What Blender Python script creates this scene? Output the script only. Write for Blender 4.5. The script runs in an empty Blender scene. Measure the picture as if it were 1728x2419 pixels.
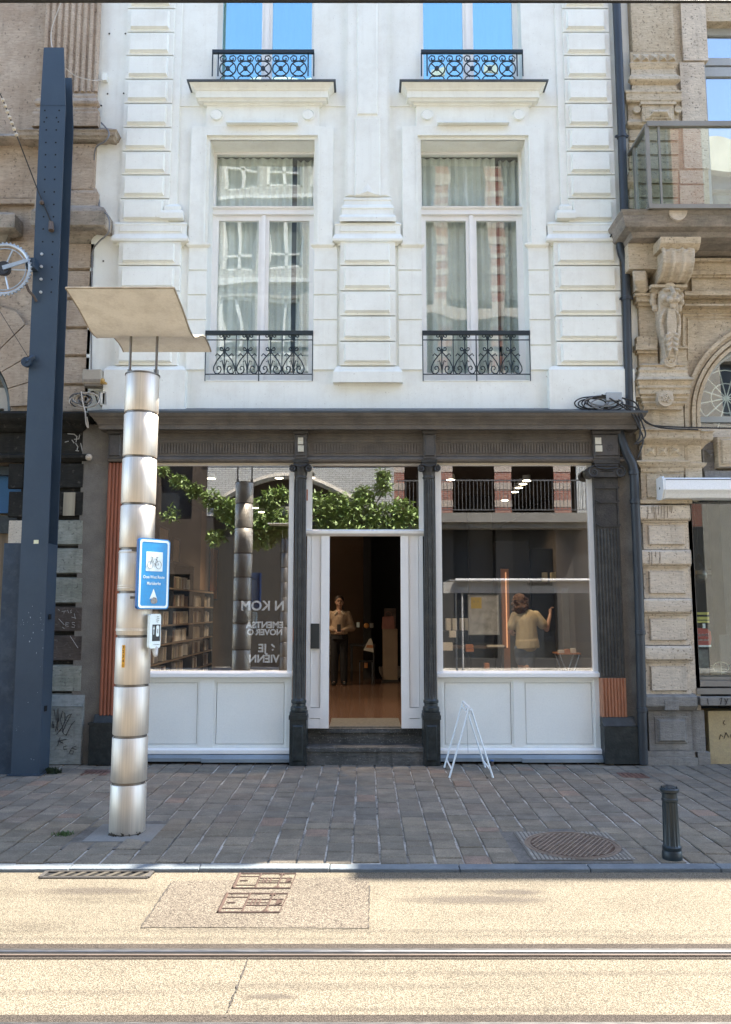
import bpy, bmesh, math, random
from math import sin, cos, tan, pi, radians, sqrt, atan2
from mathutils import Vector, Matrix, noise as mnoise
random.seed(7)
sc = bpy.context.scene
# ------------------------------------------------------------------ camera
H = 1.85; TH = radians(6.93); F = 1900.0; CX = 864.0; CY = 1209.5
cam = bpy.data.cameras.new('camera'); camo = bpy.data.objects.new('camera', cam)
sc.collection.objects.link(camo); sc.camera = camo
camo.location = (0, 0, H); camo.rotation_euler = (pi/2 + TH, 0, 0)
cam.sensor_fit = 'VERTICAL'; cam.sensor_height = 24; cam.lens = 24*F/2419
cam.clip_end = 500; cam.clip_start = 0.05
# ------------------------------------------------------------------ world, sun, exposure
SUN_EL = radians(60); SUN_AZ = radians(52.7)
w = bpy.data.worlds.new('World'); sc.world = w; w.use_nodes = True
nt = w.node_tree; nt.nodes.clear()
sky = nt.nodes.new('ShaderNodeTexSky'); sky.sky_type = 'NISHITA'; sky.sun_disc = False
sky.sun_elevation = SUN_EL; sky.sun_rotation = SUN_AZ; sky.air_density = 1.0; sky.dust_density = 0.6; sky.ozone_density = 1.3
bg = nt.nodes.new('ShaderNodeBackground'); bg.inputs[1].default_value = 0.13
wo = nt.nodes.new('ShaderNodeOutputWorld')
nt.links.new(sky.outputs[0], bg.inputs[0]); nt.links.new(bg.outputs[0], wo.inputs[0])
sl = bpy.data.lights.new('sun', 'SUN'); sl.energy = 4.4; sl.angle = radians(0.5); sl.color = (1, .93, .82)
so = bpy.data.objects.new('sun', sl); sc.collection.objects.link(so)
sd = Vector((sin(SUN_AZ)*cos(SUN_EL), cos(SUN_AZ)*cos(SUN_EL), sin(SUN_EL)))
so.rotation_euler = sd.to_track_quat('Z', 'Y').to_euler()
sc.view_settings.view_transform = 'Standard'; sc.view_settings.look = 'None'
sc.view_settings.exposure = 2.38; sc.view_settings.gamma = 1
# ------------------------------------------------------------------ helpers: photograph measurements -> metres on a real plane
K = 1728/1624
def PX(px, py, Y): v = (CY-py)/F; return (px-CX)/F*Y/(cos(TH)-v*sin(TH))
def PZ(py, Y): v = (CY-py)/F; return H + Y/(cos(TH)-v*sin(TH))*(sin(TH)+v*cos(TH))
def SX(px, py, Y=10.0): return PX(px*K, py*K, Y)
def SZ(py, Y=10.0): return PZ(py*K, Y)
def GY(py, z=0.0): return (H-z)/tan(math.atan((py-CY)/F)-TH)
def GX(px, py, z=0.0): return PX(px, py, GY(py, z))
YW = 10.0

SPLIT = dict(quoin_blocks=.2, pier_blocks=.2, pilaster_strip=.2, pilaster_base=.2, impost_band=.2, pier_plinth=.2, string_course=.1, coursed_joints=.1, rendered_pier=.2, pane=.05, window_pane=.05, frieze_disc=.1, surround_foot=.1, window_glass=.1, window_frames=.35, posts=.1, support_rods=.05, side_slots=.1, wall_anchors=.1, clamp=.1, leg_pair=.1, corner_pier=.0, bracket_mouldings=.0, clamp_ring=.01, anchor_shackle=.01, bolt_holes=.005, capital_mouldings=.0, rusticated_blocks=.03, ledge=.02, projecting_band=.05, panelled_block=.05, pier_cornice=.02, impost_moulding=.02, diamond_frieze=.0, bare_timber_edge=.1, display_partition=.2, inner_partition=.05, side_and_rear_walls=.0, pilaster_panel=.02, frame_studs=9, collar=.01, shoes=.02, paint_flecks=9, pipe_collars=.1, side_panel=.1, window_frame=.05, timber_infill=.1, corner_stones=.1, drawn_lines=9, stone_bands=.35)
class MB:
    def __init__(s): s.v = []; s.f = []; s.m = []; s.c = []; s.cur = 0; s.sm = []; s.smooth = False
    def add(s, vs, fs, col=None):
        b = len(s.v); s.v += [tuple(p) for p in vs]
        for f in fs: s.f.append(tuple(i+b for i in f)); s.m.append(s.cur); s.sm.append(s.smooth); s.c.append(col)
    def box(s, x0, x1, y0, y1, z0, z1, col=None):
        if x1 < x0: x0, x1 = x1, x0
        if y1 < y0: y0, y1 = y1, y0
        if z1 < z0: z0, z1 = z1, z0
        s.add([(x0,y0,z0),(x1,y0,z0),(x1,y1,z0),(x0,y1,z0),(x0,y0,z1),(x1,y0,z1),(x1,y1,z1),(x0,y1,z1)],
              [(0,3,2,1),(4,5,6,7),(0,1,5,4),(1,2,6,5),(2,3,7,6),(3,0,4,7)], col); return s
    def fr(s, x0, x1, z0, z1, yb, yf, i, ib=None):     # raised field with bevelled edges, front at yf
        if x1 < x0: x0, x1 = x1, x0
        if z1 < z0: z0, z1 = z1, z0
        s.add([(x0,yb,z0),(x1,yb,z0),(x1,yb,z1),(x0,yb,z1),(x0+i,yf,z0+i),(x1-i,yf,z0+i),(x1-i,yf,z1-i),(x0+i,yf,z1-i)],
              [(3,2,1,0),(4,5,6,7),(0,1,5,4),(1,2,6,5),(2,3,7,6),(3,0,4,7)]); return s
    def mould(s, x0, x1, yw, prof):                      # moulding with mitred returns; prof = [(out, z)...] bottom to top
        n = len(prof); vs = []
        for o, z in prof: vs += [(x0-o, yw, z), (x0-o, yw-o, z), (x1+o, yw-o, z), (x1+o, yw, z)]
        fs = []
        for k in range(n-1):
            a = 4*k; b = a+4
            fs += [(a, a+1, b+1, b), (a+1, a+2, b+2, b+1), (a+2, a+3, b+3, b+2)]
        fs += [(3,2,1,0), (4*n-4, 4*n-3, 4*n-2, 4*n-1)]
        fs.append(tuple([4*k for k in range(n)])); fs.append(tuple([4*k+3 for k in range(n-1, -1, -1)]))
        fs[-2:] = []
        s.add(vs, fs); return s
    def px(s, prof, x0, x1):                             # (y,z) profile extruded along x
        n = len(prof); vs = [(x0, y, z) for y, z in prof]+[(x1, y, z) for y, z in prof]
        fs = [tuple(range(n)), tuple(range(2*n-1, n-1, -1))]
        fs += [(k, (k+1) % n+0, (k+1) % n+n, k+n) for k in range(n)]
        s.add(vs, fs); return s
    def py(s, prof, y0, y1, col=None):                             # (x,z) polygon extruded along y
        n = len(prof); vs = [(x, y0, z) for x, z in prof]+[(x, y1, z) for x, z in prof]
        fs = [tuple(range(n)), tuple(range(2*n-1, n-1, -1))]
        fs += [(k, k+n, (k+1) % n+n, (k+1) % n) for k in range(n)]
        s.add(vs, fs, col); return s
    def pz(s, prof, z0, z1, col=None):
        n = len(prof); vs = [(x, y, z0) for x, y in prof]+[(x, y, z1) for x, y in prof]
        fs = [tuple(range(n-1, -1, -1)), tuple(range(n, 2*n))]
        fs += [(k, (k+1) % n, (k+1) % n+n, k+n) for k in range(n)]
        s.add(vs, fs, col); return s
    def tube(s, pts, r, n=6, closed=False, caps=True):
        pts = [Vector(p) for p in pts]; rr = r if isinstance(r, (list, tuple)) else [r]*len(pts)
        L = len(pts); vs = []; up = None
        for i, p in enumerate(pts):
            a = pts[i-1] if (i > 0 or closed) else p; b = pts[(i+1) % L] if (i < L-1 or closed) else p
            d = (b-a); d = d.normalized() if d.length > 1e-9 else Vector((0,0,1))
            if up is None: up = Vector((0,0,1)) if abs(d.z) < .9 else Vector((1,0,0))
            side = d.cross(up)
            if side.length < 1e-6: side = d.cross(Vector((0,1,0)))
            side.normalize(); up = side.cross(d).normalized()
            for k in range(n):
                t = 2*pi*k/n; vs.append(p+side*cos(t)*rr[i]+up*sin(t)*rr[i])
        fs = []; m = L if closed else L-1
        for i in range(m):
            for k in range(n):
                a = i*n+k; b = i*n+(k+1) % n; c = ((i+1) % L)*n+(k+1) % n; d = ((i+1) % L)*n+k
                fs.append((a, b, c, d))
        if caps and not closed: fs.append(tuple(range(n-1, -1, -1))); fs.append(tuple(range((L-1)*n, L*n)))
        o = s.smooth; s.smooth = True if n > 4 else o; s.add(vs, fs); s.smooth = o; return s
    def lathe(s, cx, cy, prof, n=32, flute=0, fd=0.0, fz=(-9,9), smooth=True):
        vs = []
        for r, z in prof:
            for k in range(n):
                t = 2*pi*k/n; q = r
                if flute and fz[0] <= z <= fz[1]: q = r-fd*abs(cos(flute*t/2))**1.5
                vs.append((cx+q*cos(t), cy+q*sin(t), z))
        fs = []; L = len(prof)
        for i in range(L-1):
            for k in range(n): fs.append((i*n+k, i*n+(k+1) % n, (i+1)*n+(k+1) % n, (i+1)*n+k))
        o = s.smooth; s.smooth = smooth; s.add(vs, fs); s.smooth = False
        s.add([vs[k] for k in range(n)], [tuple(range(n-1, -1, -1))]); s.add([vs[(L-1)*n+k] for k in range(n)], [tuple(range(n))])
        s.smooth = o; return s
    def cyl(s, p, q, r, n=16, r2=None): 
        s.tube([p, q], [r, r if r2 is None else r2], n); return s
    def ball(s, c, r, n=12, sc_=(1,1,1)):
        vs = []; m = n//2+1
        for i in range(m+1):
            ph = pi*i/m
            for k in range(n):
                t = 2*pi*k/n; vs.append((c[0]+r*sc_[0]*sin(ph)*cos(t), c[1]+r*sc_[1]*sin(ph)*sin(t), c[2]+r*sc_[2]*cos(ph)))
        fs = []
        for i in range(m):
            for k in range(n): fs.append((i*n+k, (i+1)*n+k, (i+1)*n+(k+1) % n, i*n+(k+1) % n))
        o = s.smooth; s.smooth = True; s.add(vs, fs); s.smooth = o; return s
    def caps(s, p, q, r1, r2, n=10):                      # tapered limb segment
        s.ball(p, r1, n); s.ball(q, r2, n); s.tube([p, q], [r1, r2], n); return s
    def wall(s, x0, x1, z0, z1, y0, y1, ops):             # wall with rectangular openings (x0,x1,z0,z1)
        xs = sorted(set([x0, x1]+[v for o in ops for v in o[:2] if x0 < v < x1]))
        for a, b in zip(xs[:-1], xs[1:]):
            m = (a+b)/2; cuts = sorted([(max(z0, o[2]), min(z1, o[3])) for o in ops if o[0] < m < o[1]])
            z = z0
            for c0, c1 in cuts:
                if c0 > z+1e-4: s.box(a, b, y0, y1, z, c0)
                z = max(z, c1)
            if z < z1-1e-4: s.box(a, b, y0, y1, z, z1)
        return s
    def clusters(s, gap):
        par = list(range(len(s.v)))
        def fd(i):
            while par[i] != i: par[i] = par[par[i]]; i = par[i]
            return i
        for f in s.f:
            r = fd(f[0])
            for i in f[1:]: par[fd(i)] = r
        bb = {}
        for i, p in enumerate(s.v):
            r = fd(i); b = bb.setdefault(r, [list(p), list(p)])
            for k in range(3): b[0][k] = min(b[0][k], p[k]); b[1][k] = max(b[1][k], p[k])
        groups = [[[r], b[0][:], b[1][:]] for r, b in bb.items()]; ch = True
        while ch:
            ch = False; out = []
            for g in groups:
                for h in out:
                    if all(g[1][k]-gap <= h[2][k] and h[1][k]-gap <= g[2][k] for k in range(3)):
                        h[0] += g[0]; h[1] = [min(x, y) for x, y in zip(h[1], g[1])]; h[2] = [max(x, y) for x, y in zip(h[2], g[2])]; ch = True; break
                else: out.append(g)
            groups = out
        idx = {r: k for k, g in enumerate(groups) for r in g[0]}; res = [MB() for _ in groups]; mp = [{} for _ in groups]
        for f, m_, sm_, c_ in zip(s.f, s.m, s.sm, s.c):
            k = idx[fd(f[0])]; o = res[k]; q = []
            for i in f:
                if i not in mp[k]: mp[k][i] = len(o.v); o.v.append(s.v[i])
                q.append(mp[k][i])
            o.f.append(tuple(q)); o.m.append(m_); o.sm.append(sm_); o.c.append(c_)
        return [o for o in res if o.f]
    def build(s, name, mats, parent=None, voxel=None, smooth_iter=0, bevel=None):
        if name in SPLIT and not voxel:
            cs = s.clusters(SPLIT[name])
            if len(cs) > 1:
                for o in cs: last = o._build(name, mats, parent, None, 0, bevel)
                return last
        return s._build(name, mats, parent, voxel, smooth_iter, bevel)
    def _build(s, name, mats, parent=None, voxel=None, smooth_iter=0, bevel=None):
        me = bpy.data.meshes.new(name)
        off = parent_origin(parent)
        me.from_pydata([(x-off[0], y-off[1], z-off[2]) for x, y, z in s.v], [], s.f)
        if not isinstance(mats, (list, tuple)): mats = [mats]
        for m in mats: me.materials.append(m)
        me.polygons.foreach_set('material_index', s.m); me.polygons.foreach_set('use_smooth', s.sm)
        if any(c is not None for c in s.c):
            at = me.color_attributes.new('Col', 'FLOAT_COLOR', 'CORNER')
            for p in me.polygons:
                c = s.c[p.index] or (1,1,1)
                for li in p.loop_indices: at.data[li].color = (*c, 1)
        me.update()
        if any(s.sm): me.set_sharp_from_angle(angle=radians(38))
        ob = bpy.data.objects.new(name, me); sc.collection.objects.link(ob)
        if parent is not None: ob.parent = parent
        if voxel:
            md = ob.modifiers.new('r', 'REMESH'); md.mode = 'VOXEL'; md.voxel_size = voxel; md.use_smooth_shade = True
            if smooth_iter: sm = ob.modifiers.new('s', 'SMOOTH'); sm.factor = .5; sm.iterations = smooth_iter
            dg = bpy.context.evaluated_depsgraph_get(); ne = bpy.data.meshes.new_from_object(ob.evaluated_get(dg))
            ob.modifiers.clear(); ob.data = ne
            if not ne.materials: ne.materials.append(mats[0])
            ne.polygons.foreach_set('use_smooth', [True]*len(ne.polygons))
        if bevel:
            md = ob.modifiers.new('b', 'BEVEL'); md.width = bevel; md.segments = 2; md.limit_method = 'ANGLE'; md.angle_limit = radians(40)
        return ob
def parent_origin(p):
    o = Vector((0,0,0))
    while p is not None: o += p.location; p = p.parent
    return o
def thing(name, label, cat, loc=(0,0,0), group=None):
    o = bpy.data.objects.new(name, None); sc.collection.objects.link(o); o.location = loc; o.empty_display_size = .1
    tag(o, label, cat, group); return o
def tag(o, label, cat, group=None, kind=None):
    if label: o['label'] = label
    if cat: o['category'] = cat
    if group: o['group'] = group
    if kind: o['kind'] = kind
    return o
def struct(o, kind='structure'): o['kind'] = kind; return o
def copy_tree(o, parent=None, loc=None):
    c = o.copy(); sc.collection.objects.link(c)
    if parent is not None: c.parent = parent
    if loc is not None: c.location = loc
    for ch in [x for x in sc.objects if x.parent == o]: copy_tree(ch, c)
    return c
def R(m, x0, y0, x1, y1, yf, yb):                         # box whose front face covers a rectangle of the (1624 wide) photo at depth yf
    ym = (y0+y1)/2; m.box(SX(x0, ym, yf), SX(x1, ym, yf), yf, yb, SZ(y1, yf), SZ(y0, yf)); return m
def text(parent, name, s, mat_, x, y, z, size, depth=.002, mirror=False, squash=1.0, rotz=0.0, align='CENTER', spacing=1.0, bold=0.0, vertical=False):
    cu = bpy.data.curves.new('t', 'FONT'); cu.body = s; cu.size = size; cu.extrude = depth/2; cu.align_x = align; cu.align_y = 'CENTER'; cu.space_character = spacing; cu.offset = bold
    if vertical: cu.space_line = .85
    to = bpy.data.objects.new('t', cu); sc.collection.objects.link(to)
    dg = bpy.context.evaluated_depsgraph_get(); me = bpy.data.meshes.new_from_object(to.evaluated_get(dg))
    bpy.data.objects.remove(to); off = parent_origin(parent)
    for v in me.vertices:
        a = v.co.x*(-1 if mirror else 1)*squash; b = v.co.y; d = v.co.z
        X = x+a*cos(rotz)+d*sin(rotz); Y = y+a*sin(rotz)-d*cos(rotz)
        v.co = (X-off[0], Y-off[1], z+b-off[2])
    if mirror: me.flip_normals()
    me.materials.clear(); me.materials.append(mat_); ob = bpy.data.objects.new(name, me); sc.collection.objects.link(ob)
    if parent is not None: ob.parent = parent
    return ob
# ------------------------------------------------------------------ materials
def newmat(name):
    m = bpy.data.materials.new(name); m.use_nodes = True; nt = m.node_tree; b = nt.nodes['Principled BSDF']
    return m, nt, b, nt.links
def nd(nt, t, **kw):
    n = nt.nodes.new(t)
    for k, v in kw.items():
        if k.startswith('i_'):
            key = k[2:].replace('_', ' '); n.inputs[key].default_value = v
        else: setattr(n, k, v)
    return n
def ramp(nt, pts):
    r = nt.nodes.new('ShaderNodeValToRGB'); e = r.color_ramp.elements
    while len(e) > 1: e.remove(e[-1])
    e[0].position = pts[0][0]; e[0].color = (*pts[0][1], 1) if len(pts[0][1]) == 3 else pts[0][1]
    for p, c in pts[1:]:
        x = e.new(p); x.color = (*c, 1) if len(c) == 3 else c
    return r
def g3(v): return (v, v, v)
def mixc(nt, a, b, fac, mode='MIX'):
    m = nt.nodes.new('ShaderNodeMix'); m.data_type = 'RGBA'; m.blend_type = mode
    for inp, val in ((m.inputs[6], a), (m.inputs[7], b)):
        if isinstance(val, tuple): inp.default_value = (*val, 1)
        else: nt.links.new(val, inp)
    if isinstance(fac, float): m.inputs[0].default_value = fac
    else: nt.links.new(fac, m.inputs[0])
    return m.outputs[2]
def M(name, col, rough=.6, metal=0.0, streak=None, var=.12, vs=2.5, fine=.06, fs=60, bump=.0, bs=80, stretch=None, spec=.5, dirt=None, dirt_amt=.5, ds=4.0, vcol=False):
    m, nt, b, L = newmat(name); tc = nd(nt, 'ShaderNodeTexCoord'); co = tc.outputs['Object']
    if stretch:
        mp = nd(nt, 'ShaderNodeMapping'); mp.inputs['Scale'].default_value = stretch; L.new(co, mp.inputs[0]); co = mp.outputs[0]
    n1 = nd(nt, 'ShaderNodeTexNoise'); n1.inputs['Scale'].default_value = vs; n1.inputs['Detail'].default_value = 6; L.new(co, n1.inputs[0])
    n2 = nd(nt, 'ShaderNodeTexNoise'); n2.inputs['Scale'].default_value = fs; n2.inputs['Detail'].default_value = 3; L.new(co, n2.inputs[0])
    r1 = ramp(nt, [(.3, g3(1-var)), (.7, g3(1+var))]); L.new(n1.outputs[0], r1.inputs[0])
    r2 = ramp(nt, [(.3, g3(1-fine)), (.7, g3(1+fine))]); L.new(n2.outputs[0], r2.inputs[0])
    base = col
    if vcol:
        va = nd(nt, 'ShaderNodeVertexColor'); va.layer_name = 'Col'; base = va.outputs[0]
    c = mixc(nt, base, r1.outputs[0], 1.0, 'MULTIPLY'); c = mixc(nt, c, r2.outputs[0], 1.0, 'MULTIPLY')
    if dirt:
        n3 = nd(nt, 'ShaderNodeTexNoise'); n3.inputs['Scale'].default_value = ds; n3.inputs['Detail'].default_value = 10; n3.inputs['Roughness'].default_value = .75; L.new(co, n3.inputs[0])
        r3 = ramp(nt, [(.46, g3(0)), (.62, g3(dirt_amt))]); L.new(n3.outputs[0], r3.inputs[0]); c = mixc(nt, c, dirt, r3.outputs[0])
    if streak:
        mp3 = nd(nt, 'ShaderNodeMapping'); mp3.inputs['Scale'].default_value = (14, 14, .7); L.new(tc.outputs['Object'], mp3.inputs[0])
        n6 = nd(nt, 'ShaderNodeTexNoise'); n6.inputs['Scale'].default_value = 1.0; n6.inputs['Detail'].default_value = 7; n6.inputs['Roughness'].default_value = .6; L.new(mp3.outputs[0], n6.inputs[0])
        r6 = ramp(nt, [(.52, g3(0)), (.72, g3(streak))]); L.new(n6.outputs[0], r6.inputs[0]); c = mixc(nt, c, (.50,.47,.40), r6.outputs[0])
        n7 = nd(nt, 'ShaderNodeTexNoise'); n7.inputs['Scale'].default_value = 45; n7.inputs['Detail'].default_value = 2; L.new(tc.outputs['Object'], n7.inputs[0])
        r7 = ramp(nt, [(.255, g3(.45)), (.29, g3(0))]); L.new(n7.outputs[0], r7.inputs[0]); c = mixc(nt, c, (.35,.32,.27), r7.outputs[0])
    L.new(c, b.inputs['Base Color']); b.inputs['Metallic'].default_value = metal
    rr = ramp(nt, [(.3, g3(max(.02, rough-.08))), (.7, g3(min(1, rough+.08)))]); L.new(n2.outputs[0], rr.inputs[0]); L.new(rr.outputs[0], b.inputs['Roughness'])
    b.inputs['Specular IOR Level'].default_value = spec
    if bump:
        n4 = nd(nt, 'ShaderNodeTexNoise'); n4.inputs['Scale'].default_value = bs; n4.inputs['Detail'].default_value = 5; L.new(co, n4.inputs[0])
        bp = nd(nt, 'ShaderNodeBump'); bp.inputs['Strength'].default_value = bump; bp.inputs['Distance'].default_value = .01; L.new(n4.outputs[0], bp.inputs['Height']); L.new(bp.outputs[0], b.inputs['Normal'])
    return m
def STONE(name, col, col2, pit=(.03,.025,.02), pits=.5, ps=28, streak=.3):
    m, nt, b, L = newmat(name); tc = nd(nt, 'ShaderNodeTexCoord'); co = tc.outputs['Object']
    n1 = nd(nt, 'ShaderNodeTexNoise'); n1.inputs['Scale'].default_value = 2.2; n1.inputs['Detail'].default_value = 9; n1.inputs['Roughness'].default_value = .65; L.new(co, n1.inputs[0])
    r1 = ramp(nt, [(.35, g3(0)), (.65, g3(1))]); L.new(n1.outputs[0], r1.inputs[0]); c = mixc(nt, col, col2, r1.outputs[0])
    mp = nd(nt, 'ShaderNodeMapping'); mp.inputs['Scale'].default_value = (6, 6, 30); L.new(co, mp.inputs[0])
    n2 = nd(nt, 'ShaderNodeTexNoise'); n2.inputs['Scale'].default_value = 1.6; n2.inputs['Detail'].default_value = 8; n2.inputs['Roughness'].default_value = .7; L.new(mp.outputs[0], n2.inputs[0])
    r2 = ramp(nt, [(.3, g3(1-streak)), (.7, g3(1+streak*.5))]); L.new(n2.outputs[0], r2.inputs[0]); c = mixc(nt, c, r2.outputs[0], 1.0, 'MULTIPLY')
    vo = nd(nt, 'ShaderNodeTexNoise'); vo.inputs['Scale'].default_value = ps; vo.inputs['Detail'].default_value = 3; L.new(co, vo.inputs[0])
    r3 = ramp(nt, [(.30, g3(pits)), (.40, g3(0))]); L.new(vo.outputs[0], r3.inputs[0]); c = mixc(nt, c, pit, r3.outputs[0])
    mp2 = nd(nt, 'ShaderNodeMapping'); mp2.inputs['Scale'].default_value = (9, 9, .8); L.new(co, mp2.inputs[0])
    n5 = nd(nt, 'ShaderNodeTexNoise'); n5.inputs['Scale'].default_value = 1.0; n5.inputs['Detail'].default_value = 6; L.new(mp2.outputs[0], n5.inputs[0])
    r5 = ramp(nt, [(.55, g3(1)), (.75, g3(1-streak*.9))]); L.new(n5.outputs[0], r5.inputs[0]); c = mixc(nt, c, r5.outputs[0], 1.0, 'MULTIPLY')
    L.new(c, b.inputs['Base Color']); b.inputs['Roughness'].default_value = .9; b.inputs['Specular IOR Level'].default_value = .2
    mth = nd(nt, 'ShaderNodeMath', operation='ADD'); L.new(n2.outputs[0], mth.inputs[0]); L.new(vo.outputs[0], mth.inputs[1])
    bp = nd(nt, 'ShaderNodeBump'); bp.inputs['Strength'].default_value = .6; bp.inputs['Distance'].default_value = .012; L.new(mth.outputs[0], bp.inputs['Height']); L.new(bp.outputs[0], b.inputs['Normal'])
    return m
def GLASS(name, r0, tint=(1,1,1), rough=0.0, wavy=0.0, gl=(1,1,1)):
    m, nt, b, L = newmat(name); nt.nodes.remove(b); out = nt.nodes['Material Output']
    lw = nd(nt, 'ShaderNodeLayerWeight'); lw.inputs['Blend'].default_value = .5
    p = nd(nt, 'ShaderNodeMath', operation='POWER'); L.new(lw.outputs['Facing'], p.inputs[0]); p.inputs[1].default_value = 5
    mu = nd(nt, 'ShaderNodeMath', operation='MULTIPLY_ADD'); L.new(p.outputs[0], mu.inputs[0]); mu.inputs[1].default_value = 1-r0; mu.inputs[2].default_value = r0
    t = nd(nt, 'ShaderNodeBsdfTransparent'); t.inputs[0].default_value = (*tint, 1)
    g = nd(nt, 'ShaderNodeBsdfGlossy'); g.inputs['Roughness'].default_value = rough; g.inputs[0].default_value = (*gl, 1)
    if wavy:
        tc = nd(nt, 'ShaderNodeTexCoord'); n = nd(nt, 'ShaderNodeTexNoise'); n.inputs['Scale'].default_value = 1.3; n.inputs['Detail'].default_value = 1; L.new(tc.outputs['Object'], n.inputs[0])
        bp = nd(nt, 'ShaderNodeBump'); bp.inputs['Strength'].default_value = 1; bp.inputs['Distance'].default_value = wavy; L.new(n.outputs[0], bp.inputs['Height']); L.new(bp.outputs[0], g.inputs['Normal'])
    mx = nd(nt, 'ShaderNodeMixShader'); L.new(mu.outputs[0], mx.inputs[0]); L.new(t.outputs[0], mx.inputs[1]); L.new(g.outputs[0], mx.inputs[2]); L.new(mx.outputs[0], out.inputs[0])
    return m
def EMIT(name, col, s):
    m, nt, b, L = newmat(name); b.inputs['Emission Color'].default_value = (*col, 1); b.inputs['Emission Strength'].default_value = s; b.inputs['Base Color'].default_value = (*col, 1); return m
def BRICK(name, c1, c2, mortar, bw=.22, rh=.07):
    m, nt, b, L = newmat(name); tc = nd(nt, 'ShaderNodeTexCoord'); sp = nd(nt, 'ShaderNodeSeparateXYZ'); L.new(tc.outputs['Object'], sp.inputs[0])
    cb = nd(nt, 'ShaderNodeCombineXYZ'); ad = nd(nt, 'ShaderNodeMath', operation='ADD'); L.new(sp.outputs[0], ad.inputs[0]); L.new(sp.outputs[1], ad.inputs[1]); L.new(ad.outputs[0], cb.inputs[0]); L.new(sp.outputs[2], cb.inputs[1])
    bt = nd(nt, 'ShaderNodeTexBrick'); L.new(cb.outputs[0], bt.inputs[0]); bt.inputs['Scale'].default_value = 1; bt.inputs['Brick Width'].default_value = bw; bt.inputs['Row Height'].default_value = rh; bt.inputs['Mortar Size'].default_value = .008
    bt.inputs['Color1'].default_value = (*c1, 1); bt.inputs['Color2'].default_value = (*c2, 1); bt.inputs['Mortar'].default_value = (*mortar, 1)
    L.new(bt.outputs[0], b.inputs['Base Color']); b.inputs['Roughness'].default_value = .85; return m

white_plaster = M('white_plaster', (.815,.825,.765), .75, var=.035, vs=1.4, fine=.03, fs=140, bump=.12, bs=160, dirt=(.62,.60,.53), dirt_amt=.3, ds=2.2, spec=.3, streak=.13)
white_paint = M('white_paint', (.84,.83,.80), .4, var=.03, vs=3, fine=.02, bump=.03)
white_panel = M('white_panel', (.82,.835,.79), .45, var=.04, vs=2, fine=.03, bump=.05, bs=120, dirt=(.62,.66,.64), dirt_amt=.15)
cream_trim = M('cream_trim', (.72,.66,.56), .6, var=.08)
soffit_cream = M('soffit_cream', (.74,.70,.60), .7, var=.05)
pvc_white = M('pvc_white', (.80,.82,.82), .35, var=.02)
lead = M('lead_flashing', (.07,.085,.10), .5, .3, var=.2)
iron_black = M('black_iron', (.012,.022,.028), .42, var=.2, bump=.1, bs=60)
shop_dark = M('shopfront_dark_paint', (.055,.052,.05), .5, var=.25, vs=5, fine=.2, fs=50, bump=.3, bs=45, dirt=(.12,.10,.08), dirt_amt=.4)
shop_dark2 = M('shopfront_weathered_paint', (.095,.083,.07), .55, var=.25, vs=4, fine=.15, bump=.3, bs=70, dirt=(.16,.13,.10), dirt_amt=.5, ds=6)
column_paint = M('column_dark_paint', (.018,.019,.02), .42, var=.3, vs=6, fine=.2, bump=.4, bs=50, dirt=(.075,.07,.06), dirt_amt=.5, ds=9)
plinth_paint = M('plinth_black_paint', (.011,.017,.018), .4, var=.3, vs=8, bump=.35, bs=35, dirt=(.05,.055,.055), dirt_amt=.5, ds=12)
terracotta = M('terracotta_wood', (.27,.085,.04), .65, var=.2, vs=8, fine=.15, stretch=(1,1,.2), bump=.2)
terracotta2 = M('orange_wood', (.44,.20,.11), .65, var=.2, vs=8, fine=.15, stretch=(1,1,.2), bump=.2)
render_grey = M('grey_render', (.17,.155,.135), .95, var=.15, vs=4, fine=.18, fs=90, bump=.5, bs=60, dirt=(.26,.24,.2), dirt_amt=.35, ds=5, spec=.2)
shop_glass = GLASS('shop_glass', .15)
old_glass = GLASS('old_window_glass', .085, (.95,.97,.96), wavy=.004)
sky_glass = GLASS('sky_tinted_glass', .45, (.7,.8,.85), gl=(.66,.93,.95), wavy=.004)  # reflection strengthened and tinted, putting the sky's blue into the glass colour
door_glass = GLASS('clear_glass', .05)
navy = M('navy_steel', (.034,.055,.082), .45, var=.12, vs=1.5, fine=.12, fs=200, bump=.05, bs=150, dirt=(.05,.075,.10), dirt_amt=.35, ds=2)
navy_deep = M('navy_base_and_shade', (.016,.032,.055), .5, var=.2, vs=3, fine=.15, bump=.1, dirt=(.06,.08,.1), dirt_amt=.5, ds=7)
hole_black = M('hole_black', (.004,.004,.004), .9)
bolt_zinc = M('zinc_bolt', (.6,.62,.63), .4, .6)
def BRUSHED(name, col, rough):
    m, nt, b, L = newmat(name); tc = nd(nt, 'ShaderNodeTexCoord'); mp = nd(nt, 'ShaderNodeMapping'); mp.inputs['Scale'].default_value = (90, 90, 1.0); L.new(tc.outputs['Object'], mp.inputs[0])
    n = nd(nt, 'ShaderNodeTexNoise'); n.inputs['Scale'].default_value = 1.2; n.inputs['Detail'].default_value = 4; L.new(mp.outputs[0], n.inputs[0])
    r = ramp(nt, [(.3, tuple(c*.88 for c in col)), (.7, tuple(c*1.05 for c in col))]); L.new(n.outputs[0], r.inputs[0]); L.new(r.outputs[0], b.inputs['Base Color'])
    n2 = nd(nt, 'ShaderNodeTexNoise'); n2.inputs['Scale'].default_value = 3; n2.inputs['Detail'].default_value = 6; L.new(tc.outputs['Object'], n2.inputs[0])
    r2 = ramp(nt, [(.3, g3(rough-.06)), (.7, g3(rough+.12))]); L.new(n2.outputs[0], r2.inputs[0]); L.new(r2.outputs[0], b.inputs['Roughness']); b.inputs['Metallic'].default_value = .88
    return m
stainless = BRUSHED('brushed_stainless', (.76,.69,.60), .52)
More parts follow.
